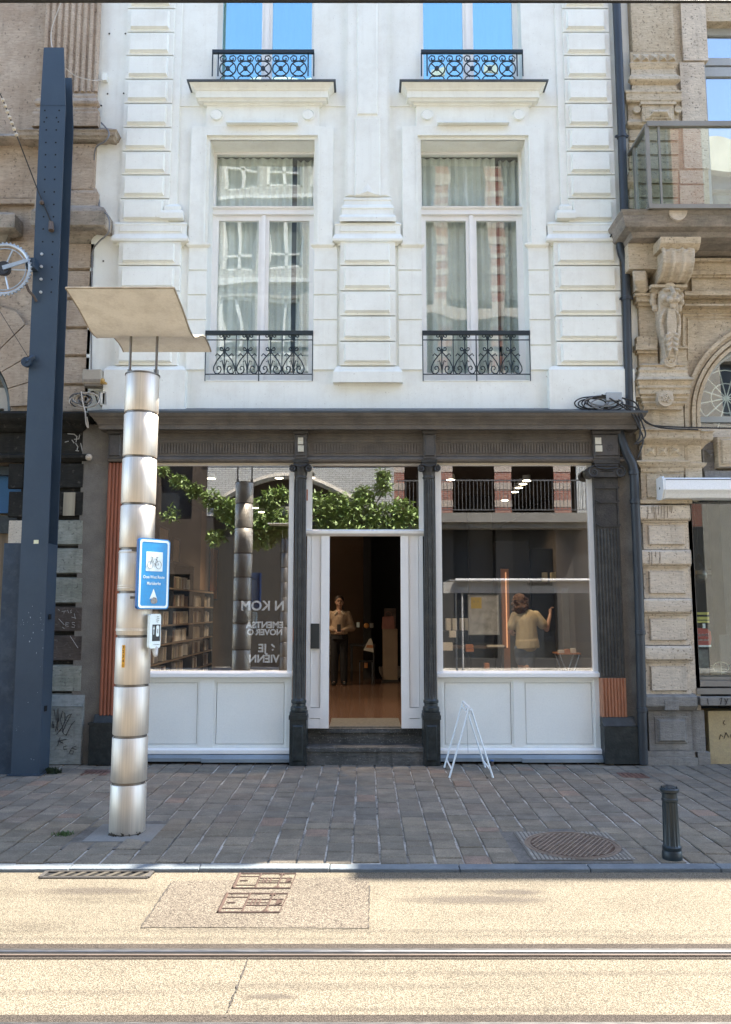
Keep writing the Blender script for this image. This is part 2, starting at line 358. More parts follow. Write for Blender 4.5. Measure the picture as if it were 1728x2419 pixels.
stainless_dk = BRUSHED('stainless_groove', (.2,.18,.16), .4)
canopy_cream = M('canopy_enamel', (.90,.86,.77), .5, var=.06, fine=.05, dirt=(.4,.34,.25), dirt_amt=.25, ds=6)
sign_blue = M('sign_blue', (.0,.25,.58), .35, var=.03); sign_blue2 = M('sign_blue_edge', (.0,.09,.33), .4, var=.1)
sign_white = M('sign_white', (.78,.88,.88), .4, var=.03); sign_black = M('sign_black', (.02,.02,.022), .5)
tag_yellow = M('tag_yellow', (.75,.38,.04), .5)
stone_l = STONE('left_travertine', (.39,.30,.22), (.51,.415,.32))
stone_lm = STONE('left_mossy_stone', (.27,.245,.20), (.48,.40,.32), pits=.5)
stone_r = STONE('right_travertine', (.46,.375,.26), (.58,.495,.37), pits=.55, ps=34)
stone_rp = STONE('right_pale_stone', (.56,.48,.38), (.66,.58,.47), pits=.7, ps=40, streak=.25)
stone_rg = STONE('right_grey_stone', (.20,.19,.175), (.29,.275,.25), pits=.35, ps=60, streak=.25)
carved_r = STONE('right_carved_stone', (.45,.38,.28), (.58,.50,.39), pits=.15, ps=60, streak=.25)
stone_dark = STONE('left_black_stone', (.018,.018,.016), (.035,.032,.027), pit=(.16,.14,.12), pits=.35, ps=14, streak=.4)
stone_green = STONE('left_green_grey_stone', (.22,.23,.19), (.36,.36,.31), pit=(.05,.05,.045), pits=.6, ps=22, streak=.35)
stone_brown = STONE('left_brown_stone', (.07,.055,.045), (.12,.095,.08), pit=(.25,.22,.19), pits=.45, ps=20, streak=.4)
stone_base = STONE('left_base_stone', (.20,.215,.20), (.29,.30,.28), pits=.3, ps=30, streak=.3)
blue_stone = STONE('blue_stone_kerb', (.13,.15,.165), (.19,.21,.22), pits=.15, ps=40, streak=.15)
step_stone = STONE('step_stone', (.06,.062,.06), (.14,.135,.125), pit=(.3,.29,.26), pits=.5, ps=55, streak=.4)
dark_room = M('dark_room_shade', (.05,.045,.04), .8)  # darkness of the unlit rooms put into the colour
curtain = M('sheer_curtain', (.70,.73,.68), .9, var=.08, fine=.08)
brass = M('brass_dot', (.3,.2,.1), .5)
# ================================================================== GROUND
YK = GY(2041)                                   # back edge of kerb
YKF = 6.055; ZR = -.025
def GROUNDMAT(name, stops, scale, spread=.5, bump=.5, base_noise=.12, rough=.9, big=None):
    m, nt, b, L = newmat(name); tc = nd(nt, 'ShaderNodeTexCoord'); co = tc.outputs['Object']
    vo = nd(nt, 'ShaderNodeTexVoronoi'); vo.inputs['Scale'].default_value = scale; L.new(co, vo.inputs[0])
    sp = nd(nt, 'ShaderNodeSeparateColor'); L.new(vo.outputs['Color'], sp.inputs[0])
    r = ramp(nt, stops); L.new(sp.outputs[0], r.inputs[0])
    r2 = ramp(nt, [(.30, g3(1)), (.62, g3(.42))]); L.new(vo.outputs['Distance'], r2.inputs[0])
    c = mixc(nt, r.outputs[0], r2.outputs[0], 1.0, 'MULTIPLY')
    n1 = nd(nt, 'ShaderNodeTexNoise'); n1.inputs['Scale'].default_value = .9; n1.inputs['Detail'].default_value = 9; n1.inputs['Roughness'].default_value = .6; L.new(co, n1.inputs[0])
    r3 = ramp(nt, [(.3, g3(1-base_noise)), (.7, g3(1+base_noise))]); L.new(n1.outputs[0], r3.inputs[0]); c = mixc(nt, c, r3.outputs[0], 1.0, 'MULTIPLY')
    if big:                                      # dark tyre/oil stains with a shape of their own
        mp = nd(nt, 'ShaderNodeMapping'); mp.inputs['Scale'].default_value = (.55, 2.2, 1); L.new(co, mp.inputs[0])
        n2 = nd(nt, 'ShaderNodeTexNoise'); n2.inputs['Scale'].default_value = 1.1; n2.inputs['Detail'].default_value = 6; L.new(mp.outputs[0], n2.inputs[0])
        r4 = ramp(nt, [(.58, g3(1)), (.68, g3(big))]); L.new(n2.outputs[0], r4.inputs[0]); c = mixc(nt, c, r4.outputs[0], 1.0, 'MULTIPLY')
    L.new(c, b.inputs['Base Color']); b.inputs['Roughness'].default_value = rough; b.inputs['Specular IOR Level'].default_value = .2
    bp = nd(nt, 'ShaderNodeBump'); bp.inputs['Strength'].default_value = bump; bp.inputs['Distance'].default_value = .006; bp.invert = True; L.new(vo.outputs['Distance'], bp.inputs['Height']); L.new(bp.outputs[0], b.inputs['Normal'])
    return m
road_m = GROUNDMAT('pale_aggregate_asphalt', [(0, (.135,.115,.088)), (.08, (.185,.155,.112)), (.6, (.225,.192,.140)), (1, (.27,.235,.178))], 150, big=.8)
patch_m = GROUNDMAT('patched_asphalt', [(0, (.07,.055,.045)), (.2, (.150,.124,.096)), (.7, (.20,.168,.128)), (1, (.26,.225,.175))], 130)
band_m = GROUNDMAT('rail_sealing_band', [(0, (.055,.045,.036)), (1, (.10,.082,.066))], 160, base_noise=.2)
mortar_m = M('joint_sand', (.42,.40,.36), .95, var=.3, vs=2.5, fine=.25, fs=40, bump=.5, dirt=(.07,.065,.055), dirt_amt=.9, ds=2.2, spec=.15)
paver_m = M('clay_paver', (1,1,1), .85, var=.12, vs=9, fine=.28, fs=90, bump=.5, bs=70, vcol=True, spec=.2, dirt=(.085,.075,.06), dirt_amt=.45, ds=3.5)
concrete_m = M('pale_concrete', (.19,.185,.17), .9, var=.15, fine=.15, bump=.3)
g = MB(); g.add([(-90,-90,-.10),(90,-90,-.10),(90,90,-.10),(-90,90,-.10)], [(0,1,2,3)]); struct(g.build('ground', concrete_m))
g = MB(); g.box(-60, 60, -4.2, YKF, -.09, ZR); struct(g.build('road', road_m))
g = MB()
for a in range(-14, 15):
    x0 = -.26+a*.94; g.fr(x0+.003, x0+.937, YKF, YKF+.115, 0, 0, 0) if 0 else None
    g.box(x0+.0025, x0+.9375, YKF+.0, YKF+.115, -.09, .002+random.uniform(-.003,.003))
struct(g.build('kerb', blue_stone, bevel=.008))
g = MB(); g.box(-60, 60, YKF+.116, 11, -.09, -.012); g.box(-60, 60, -7.5, -4.2, -.09, 0); 
struct(g.build('pavement_bed', mortar_m))
bed2 = M('cement_bed', (.12,.11,.095), .9, var=.3, vs=8, fine=.3, bump=.5)
g = MB()
for q in ((1.10,2.16,6.20,7.16),(-3.5,-2.8,9.2,9.85),(2.8,3.5,9.1,9.8),(-2.45,-1.55,6.55,7.45)): g.box(q[0], q[1], q[2], q[3], -.05, -.0045)
struct(g.build('paving_bed_patch', bed2))
# clay pavers: columns run away from the camera with staggered cross joints; colours belong to the bricks
g = MB(); pal_back = [(.175,.156,.132), (.152,.138,.121), (.178,.157,.130), (.140,.129,.116), (.190,.166,.138), (.165,.145,.122), (.182,.146,.120)]
pal_front = [(.178,.152,.115), (.162,.139,.106), (.197,.166,.125), (.148,.129,.102), (.182,.150,.115), (.210,.176,.131)]
mh = (1.24, 2.03, 6.25, 7.02); pb = (-2.29, -1.72, 6.72, 7.27)
covers = [(GX(194,1824), GX(260,1824), GY(1831), GY(1818)), (GX(1464,1830), GX(1524,1830), GY(1837), GY(1825))]
x = -9.0
while x < 9.0:
    wdt = .207; y = YKF+.12+random.uniform(0, .05); sk = 0
    while y < 10.35:
        ln = random.choice([.14, .2, .2, .215, .22, .28, .24]); y1 = min(y+ln, 10.36)
        cxm, cym = x+wdt/2, (y+y1)/2; skip = False
        for q in (mh, pb, *covers):
            if q[0]-.02 < cxm < q[1]+.02 and q[2]-.02 < cym < q[3]+.02: skip = True
        if not skip:
            pal = pal_front if y < 7.25+.12*sin(x*2.1) else pal_back
            c = random.choice(pal); k = random.uniform(.90, 1.12); 
            if random.random() < .03: c = (.23,.15,.115)
            c = tuple((v*.65+w2*.42)*k for v, w2 in zip(c, (.198,.172,.128))); jt = .0065+(.006 if random.random() < .3 else 0); j = lambda a=.003: random.uniform(-a, a)
            zt = random.uniform(-.0035, .0035); x0 = x+jt+j(); x1 = x+wdt-jt+j(); a0 = y+.005+j(); a1 = y1-.005+j(); ch = .007
            zz = [zt+j(.002) for _ in range(4)]
            g.add([(x0,a0,-.02),(x1+j(.002),a0,-.02),(x1,a1,-.02),(x0,a1,-.02),(x0,a0,zt-.006),(x1,a0,zt-.006),(x1,a1,zt-.006),(x0,a1,zt-.006),
                   (x0+ch,a0+ch,zz[0]),(x1-ch,a0+ch,zz[1]),(x1-ch,a1-ch,zz[2]),(x0+ch,a1-ch,zz[3])],
                  [(0,1,5,4),(1,2,6,5),(2,3,7,6),(3,0,4,7),(4,5,9,8),(5,6,10,9),(6,7,11,10),(7,4,8,11),(8,9,10,11)], c)
        y = y1
    x += wdt
struct(g.build('pavement', paver_m))
# repaired patch of asphalt and its open joints
def gp(pts, z): return [(GX(px, py, z), GY(py, z), z) for px, py in pts]
def gquad(m, pts, z): m.add(gp(pts, z), [tuple(range(len(pts)))[::-1]])
g = MB(); gquad(g, [(333,2190),(408,2082),(872,2070),(871,2192)], ZR+.004); struct(g.build('road_patch', patch_m))
crack_m = M('open_joint', (.05,.042,.034), .95, var=.4, vs=20)
def crack(m, pts, wd, z, seg=14):
    for (a, b) in zip(pts[:-1], pts[1:]):
        P0 = Vector((GX(*a, z), GY(a[1], z))); P1 = Vector((GX(*b, z), GY(b[1], z))); d = (P1-P0); nn = Vector((-d.y, d.x)).normalized(); ring = []
        for i in range(seg*3+1):
            p = P0+d*i/(seg*3)+nn*random.uniform(-.5, .5)*wd; q = wd*random.uniform(.15, .8) if random.random() > .2 else wd*.05
            ring += [(p.x-nn.x*q, p.y-nn.y*q, z), (p.x+nn.x*q, p.y+nn.y*q, z)]
        m.add(ring, [(2*i, 2*i+1, 2*i+3, 2*i+2) for i in range(seg*3)])
g = MB(); crack(g, [(333,2190),(405,2085)], .010, ZR+.0065); crack(g, [(333,2191),(600,2193),(871,2192)], .005, ZR+.0065); crack(g, [(871,2192),(874,2092)], .007, ZR+.0065); crack(g, [(588,2262),(532,2403)], .009, ZR+.0065)
struct(g.build('road_joints', crack_m))
def STAIN(name, col, amt):
    m, nt, bb, L = newmat(name); tc = nd(nt, 'ShaderNodeTexCoord'); gr = nd(nt, 'ShaderNodeTexGradient'); gr.gradient_type = 'SPHERICAL'; L.new(tc.outputs['Object'], gr.inputs[0])
    n = nd(nt, 'ShaderNodeTexNoise'); n.inputs['Scale'].default_value = 3.5; n.inputs['Detail'].default_value = 9; n.inputs['Roughness'].default_value = .7; L.new(tc.outputs['Object'], n.inputs[0])
    mu = nd(nt, 'ShaderNodeMath', operation='MULTIPLY'); L.new(gr.outputs[1], mu.inputs[0]); L.new(n.outputs[0], mu.inputs[1]); r = ramp(nt, [(.10, g3(0)), (.34, g3(amt))]); L.new(mu.outputs[0], r.inputs[0])
    L.new(r.outputs[0], bb.inputs['Alpha']); bb.inputs['Base Color'].default_value = (*col, 1); bb.inputs['Roughness'].default_value = .8; return m
st1 = STAIN('oil_stain', (.07,.055,.045), .4); st2 = STAIN('tyre_mark', (.06,.05,.04), .15)
for (px_, py_, w_, h_, mm) in ((1130,2126,.75,.13,st1),(1215,2108,.3,.09,st1),(230,2105,.6,.12,st1),(900,2200,3.2,.05,st2),(300,2218,2.6,.04,st2),(1400,2212,1.8,.05,st2),(760,2330,1.6,.07,st2),(170,2345,1.2,.05,st2),(1300,2300,2.2,.05,st2),(640,2355,.22,.05,st1),(420,2120,.16,.05,st1),(1000,2385,1.5,.04,st2)):
    X, Y = GX(px_, py_, ZR), GY(py_, ZR); me = bpy.data.meshes.new('stain'); me.from_pydata([(-1,-1,0),(1,-1,0),(1,1,0),(-1,1,0)], [], [(0,1,2,3)]); me.materials.append(mm); so_ = bpy.data.objects.new('road_stain', me); sc.collection.objects.link(so_); so_.location = (X, Y, ZR+.0022+.0001*(px_ % 7)); so_.scale = (w_, h_, 1); struct(so_)
# grooved tram rails let into the road
steel_m = M('rail_steel', (.20,.195,.19), .42, .9, var=.1, vs=8, stretch=(.2,4,1)); rust_m = M('rail_flank', (.10,.075,.06), .7, .3, var=.2)
def rail(yc, label):
    t = thing('tram_rail', label, 'tram rail', (0, yc, ZR), 'tram rails set in the road')
    m = MB(); m.box(-30, 30, yc-.095, yc+.10, ZR-.02, ZR+.004); m.build('sealing_band', band_m, t)
    m = MB(); m.px([(yc-.016,ZR),(yc+.020,ZR),(yc+.020,ZR+.009),(yc+.015,ZR+.0125),(yc-.011,ZR+.0125),(yc-.016,ZR+.009)], -30, 30); m.build('rail_head', steel_m, t)
    m = MB(); m.box(-30, 30, yc-.050, yc-.0165, ZR, ZR+.0055); m.build('groove', hole_black, t)
    m = MB(); m.box(-30, 30, yc-.068, yc-.0505, ZR, ZR+.011); m.build('guard_lip', rust_m, t)
rail(GY(2249, ZR), 'farther steel tram rail running across the sunlit road')
rail(GY(2249, ZR)-.80, 'nearer steel tram rail along the bottom edge of the photo')
# round manhole cover in square frame
cast_m = M('cast_iron_brown', (.075,.04,.028), .6, .3, var=.25, vs=10, fine=.2, bump=.3, dirt=(.2,.18,.15), dirt_amt=.4, ds=12)
cast_w = M('cast_iron_worn_rib', (.24,.19,.15), .5, .4, var=.2, vs=12)
mc = (1.635, 6.635)
t = thing('manhole_cover', 'round ribbed iron manhole cover in the paving left of the short bollard', 'manhole cover', (mc[0], mc[1], 0))
m = MB(); n = 40; fr = []
m.box(mh[0], mh[1], mh[2], mh[3], -.02, .001)
m.build('square_frame', M('cover_frame', (.13,.115,.095), .8, var=.2, vs=10, fine=.3), t)
m = MB()
for i in range(24):
    for j in range(24):
        xx = mh[0]+.016+i*(mh[1]-mh[0]-.02)/24; yy = mh[2]+.016+j*(mh[3]-mh[2]-.02)/24
        if (xx-mc[0])**2+(yy-mc[1])**2 > .375**2: m.box(xx, xx+.019, yy, yy+.019, .001, .006)
m.build('frame_studs', M('frame_stud', (.30,.28,.245), .7, var=.25, vs=14), t)
m = MB(); m.lathe(mc[0], mc[1], [(.372,.001),(.372,.008),(.355,.008),(.355,.003),(.338,.003),(.338,.007),(.325,.007),(.325,.0035)], 48, smooth=False); m.build('rim', cast_w, t)
m = MB(); m.lathe(mc[0], mc[1], [(.325,0),(.325,.004)], 48, smooth=False); m.build('cover_plate', cast_m, t)
m = MB(); a = radians(58)
for k in range(-9, 10):
    off = k*.036; hl = sqrt(max(0, .315**2-off**2)); dx, dy = cos(a), sin(a); cx, cy = mc[0]-dy*off, mc[1]+dx*off
    p = [(cx-dx*hl-dy*.007, cy-dy*hl+dx*.007), (cx-dx*hl+dy*.007, cy-dy*hl-dx*.007), (cx+dx*hl+dy*.007, cy+dy*hl-dx*.007), (cx+dx*hl-dy*.007, cy+dy*hl+dx*.007)]
    m.pz(p, .004, .010)
for k in range(-16, 17):
    for l in range(-16, 17):
        if k % 2 == 0: continue
        u, v = k*.018, l*.02
        if u*u+v*v < .30**2: xx, yy = mc[0]+dx*v-dy*u, mc[1]+dy*v+dx*u; m.box(xx-.005, xx+.005, yy-.005, yy+.005, .004, .0075)
m.build('ribs', cast_w, t)
# flat covers and drain
for q, lb in zip(covers, ('small rusty square cover in the paving near the black plinth on the left', 'small brown square cover in the paving near the drainpipe')):
    t = thing('service_cover', lb, 'cover', (q[0], q[2], 0)); m = MB(); m.box(q[0], q[1], q[2], q[3], -.02, .001); m.build('plate', M('rusty_plate', (.13,.07,.055), .8, var=.3, vs=20, bump=.4), t)
    m = MB()
    for k in range(5):
        for l in range(4): m.box(q[0]+.03+k*.055, q[0]+.055+k*.055, q[2]+.03+l*.06, q[2]+.055+l*.06, .001, .005)
    m.build('studs', cast_m, t)
def util_cover(pts, label, variant):
    z = ZR+.008; P = [Vector(p) for p in gp(pts, z)]           # TL TR BR BL
    t = thing('utility_cover', label, 'utility cover', (P[0].x, P[0].y, ZR), 'twin utility covers in the road')
    def at(u, v): return P[3].lerp(P[2], u).lerp(P[0].lerp(P[1], u), v)
    def seg(m, u0, v0, u1, v1, wd=.007): m.tube([at(u0, v0), at(u1, v1)], wd, 4)
    m = MB(); m.add([tuple(at(u, v)-Vector((0,0,.003))) for u, v in ((0,0),(1,0),(1,1),(0,1))], [(0,1,2,3)]); m.build('cover_panel', patch_m if variant else road_m, t)
    m = MB()
    seg(m, 0,0,1,0, .006); seg(m, 0,1,1,1, .006); seg(m, 0,0,0,1, .012); seg(m, 1,0,1,1,.004); m.build('frame', rust_cover, t)
    m = MB()
    seg(m, .38,0,.38,1); seg(m, .76,.0,.76,1); seg(m, .38,.5,.76,.5,.003)
    seg(m, .38,.36,1,.36,.004); seg(m, .38,.68,.97,.68,.004); seg(m, .06,.5,.2,.5, .006)
    for u in (.47,.53,.60): seg(m, u,.36,u,.68,.006)
    for k in range(5): seg(m, .88+.02*k,.38+.02*k,.88+.02*k,.66-.02*k,.005)
    for vv in (.06,.94):
        for k in range(6): seg(m, .72+.015*k, vv-.03, .72+.015*k, vv+.03, .005)
    for vv in (.2,.8): seg(m, 0,vv,.38,vv,.0035)
    m.build('lifting_slots', rust_cover, t)
rust_cover = M('rusty_cover_iron', (.06,.035,.025), .8, .2, var=.3, vs=12)
util_cover([(537,2111),(681,2111),(660,2155),(516,2155)], 'rusty rectangular utility cover framed in the darker asphalt patch', 1)
util_cover([(567,2064),(700,2064),(686,2098),(551,2098)], 'pale rectangular utility cover nearest the kerb', 0)
dx0, dx1, dy0, dy1 = GX(96,2079,ZR), GX(351,2066,ZR), GY(2080,ZR), GY(2064,ZR)
t = thing('drain_grate', 'iron street drain grating with slanted bars against the kerb', 'drain', (dx0, dy0, ZR))
dy1 = YKF-.003; dy0 = dy1-.125
m = MB(); m.box(dx0, dx1, dy0, dy1, ZR, ZR+.003); m.build('opening', hole_black, t)
m = MB()
for k in range(9):
    xx = dx0+.03+k*(dx1-dx0-.05)/8.3; m.pz([(xx, dy0+.01), (xx+.035, dy0+.01), (xx+.085, dy1-.02), (xx+.05, dy1-.02)], ZR+.003, ZR+.012)
m.build('bars', M('grate_bar', (.07,.06,.045), .7, .2, var=.2), t)
m = MB(); m.box(dx0-.02, dx1+.02, dy1-.018, dy1, ZR+.0, ZR+.014); m.box(dx0-.02, dx1+.02, dy0-.012, dy0+.008, ZR, ZR+.010); m.box(dx0-.03, dx0, dy0, dy1, ZR, ZR+.013); m.box(dx1, dx1+.03, dy0, dy1, ZR, ZR+.013); m.build('frame', M('grate_frame', (.06,.055,.05), .7, .2), t)

# ================================================================== STREET FURNITURE
bx, by = 2.30, 6.30
t = thing('bollard', 'short black fluted iron bollard at the kerb edge', 'bollard', (bx, by, 0))
m = MB(); m.lathe(bx, by, [(.072,-.01),(.074,.012),(.072,.05),(.066,.062)], 32); m.build('foot', iron_black, t)
m = MB(); m.lathe(bx, by, [(.066,.062),(.069,.066),(.069,.088),(.063,.094),(.0615,.105),(.0565,.40),(.0555,.415),(.060,.42),(.060,.435),(.0555,.44),(.0555,.475),(.061,.48)], 96, flute=14, fd=.006, fz=(.10,.405)); m.build('fluted_shaft', iron_black, t)
m = MB(); m.lathe(bx, by, [(.061,.48),(.070,.486),(.071,.505),(.064,.513),(.05,.515),(.048,.52),(.03,.530),(.012,.533),(.001,.534)], 32)
for k in range(10): m.ball((bx+.056*cos(k*pi/5), by+.056*sin(k*pi/5), .514), .008, 6)
m.build('cap', iron_black, t)
# A-board frame
af = M('white_powder_tube', (.75,.80,.82), .35, var=.03)
t = thing('pavement_sign_stand', 'empty white metal A-frame stand standing open on the paving', 'sign stand', (1.17, 9.2, 0))
def sq(m, a, b, r=.0085): m.tube([a, b], r*1.25, 4)
ap0, ap1 = (1.175, 9.24, .745), (1.165, 9.76, .752)
for side, fx, nm in ((-1, .93, 'left'), (1, 1.415, 'right')):
    m = MB(); sq(m, (ap0[0]+side*.012, ap0[1], ap0[2]), (fx, 9.21, .0)); sq(m, (ap1[0]+side*.012, ap1[1], ap1[2]), (fx, 9.79, .0))
    f = .12; xx = fx+(ap0[0]-fx)*f; sq(m, (xx, 9.22, .745*f), (xx, 9.78, .745*f)); f = .93; xx = fx+(ap0[0]-fx)*f; sq(m, (xx, 9.24, .745*f), (xx, 9.76, .745*f), .009)
    m.build('leg_frame', af, t)
m = MB(); m.tube([(1.172, 9.2, .752), (1.165, 9.8, .76)], .014, 12); m.ball((1.175, 9.215, .735), .018, 10); m.build('hinge', af, t)
m = MB(); m.tube([(1.165, 9.5, .72), (1.17, 9.49, .5), (1.175, 9.5, .3), (1.178, 9.5, .22)], .003, 4); m.build('chain', M('chain_grey', (.4,.42,.43), .4, .6), t)

# stainless lighting column with reflector canopy
cx, cy = -2.0, 7.02
t = thing('street_lamp', 'thick brushed stainless street lamp column with cream curved reflector canopy', 'street lamp', (cx, cy, 0))
zs = [PZ(y*K, cy) for y in (833,920,1018,1122,1220,1315,1412,1520,1632,1735,1848)]
grv = .011
for a, b in zip(zs[1:], zs[:-1]):
    m = MB(); r = .148; m.lathe(cx, cy, [(r-.004, a+grv), (r, a+grv+.006), (r, b-grv-.004), (r-.003, b-grv)], 64); m.build('column_segment', stainless, t)
m = MB(); m.lathe(cx, cy, [(.118,-.01),(.12,.05),(.136,.06),(.137,zs[0]-grv-.005)], 48); m.build('inner_column', stainless_dk, t)
m = MB()
for z, dz in ((zs[5]+.035,.006),(zs[5]+.055,.005),(zs[4]-.03,.005),(zs[6]+.055,.012)): m.lathe(cx, cy, [(.148,z-dz),(.152,z-dz+.002),(.152,z+dz-.002),(.148,z+dz)], 64)
m.build('clamp_ring', stainless, t)
m = MB(); m.lathe(cx, cy, [(.15,zs[0]-grv-.002),(.153,zs[0]-grv),(.153,zs[0]),(.06,zs[0]+.004)], 48); m.build('top_collar', stainless_dk, t)
m = MB()
for px_ in (309, 371): xx = PX(px_, 830, cy); m.tube([(xx, cy, zs[0]-.02), (xx, cy, 4.315)], .012, 8); m.lathe(xx, cy, [(.022,zs[0]-.02),(.022,zs[0]+.05),(.012,zs[0]+.052)], 10)
m.build('support_rods', stainless_dk, t)
prof = [(6.28,4.445),(6.42,4.42),(6.58,4.39),(6.74,4.345),(6.87,4.308),(6.97,4.297),(7.07,4.303),(7.18,4.345),(7.30,4.40),(7.42,4.445),(7.55,4.47),(7.68,4.468),(7.8,4.45),(7.86,4.43)]
m = MB(); m.smooth = True; nn = len(prof); hw = .44; vs = []; th_ = .012
for y, z in prof: vs += [(cx-hw, y, z), (cx+hw, y, z), (cx-hw, y, z+th_), (cx+hw, y, z+th_)]
fs = []
for i in range(nn-1):
    a = 4*i; b = a+4; fs += [(a, b, b+1, a+1), (a+2, a+3, b+3, b+2)]
m.add(vs, fs); m.smooth = False
m.add(vs, [f for i in range(nn-1) for f in ((4*i, 4*i+2, 4*i+6, 4*i+4), (4*i+1, 4*i+5, 4*i+7, 4*i+3))]+[(0,1,3,2),(4*nn-4,4*nn-2,4*nn-1,4*nn-3)])
m.build('canopy', canopy_cream, t)
m = MB()
for s in (-1, 1): m.tube([(cx+s*hw, y, z+.006) for y, z in prof], .009, 6)
m.tube([(cx-hw, prof[0][0], prof[0][1]+.006), (cx+hw, prof[0][0], prof[0][1]+.006)], .009, 6); m.build('canopy_rim', M('canopy_rim_dark', (.34,.29,.21), .5, .2, var=.3, vs=8), t)
# yellow number strip
zt = (PZ(1522, cy), PZ(1574, cy)); ang = radians(-100); px_, py_ = cx+.1495*cos(ang)-.012, cy+.1495*sin(ang)
m = MB(); m.box(px_-.014, px_+.010, py_-.002, py_+.006, zt[1], zt[0]); tg = m.build('number_strip', tag_yellow, t)
for k, ch in enumerate('12341'): text(t, 'number', ch, sign_black, px_-.002, py_-.004, zt[0]-.018-k*(zt[0]-zt[1]-.03)/4.1, .034, .001)
m = MB(); m.box(pb[0]+.01, pb[1]-.01, pb[2]+.01, pb[3]-.01, -.02, .003); struct(m.build('pavement_footing', concrete_m))
# weeds
def weed(name, label, cx, cy, r, n, h, col):
    m = MB(); random.seed(int(cx*100)+9)
    for k in range(n):
        a = random.uniform(0, 2*pi); rr = random.uniform(0, r); x0, y0 = cx+rr*cos(a), cy+rr*.6*sin(a); b = random.uniform(0, 2*pi); hh = h*random.uniform(.4, 1); w_ = .006
        x1, y1 = x0+cos(b)*hh*.7, y0+sin(b)*hh*.7; m.add([(x0-w_,y0,0),(x0+w_,y0,0),((x0+x1)/2+w_,(y0+y1)/2,hh*.7),(x1,y1,hh)], [(0,1,2),(0,2,3)])
    tag(m.build(name, M('weed_leaf'+str(n), col, .7, var=.3, vs=30)), label, 'weed')
weed('weed', 'low green weeds growing between pavers left of the steel lamp column', GX(150,1972), GY(1972), .10, 70, .03, (.05,.09,.02))
weed('weed', 'dark weed tuft at the foot of the navy tram mast', -3.55, 9.45, .09, 120, .08, (.02,.035,.015))
weed('moss_debris', 'dead leaves and moss around the base of the steel lamp column', cx, cy-.08, .14, 140, .035, (.05,.04,.025))

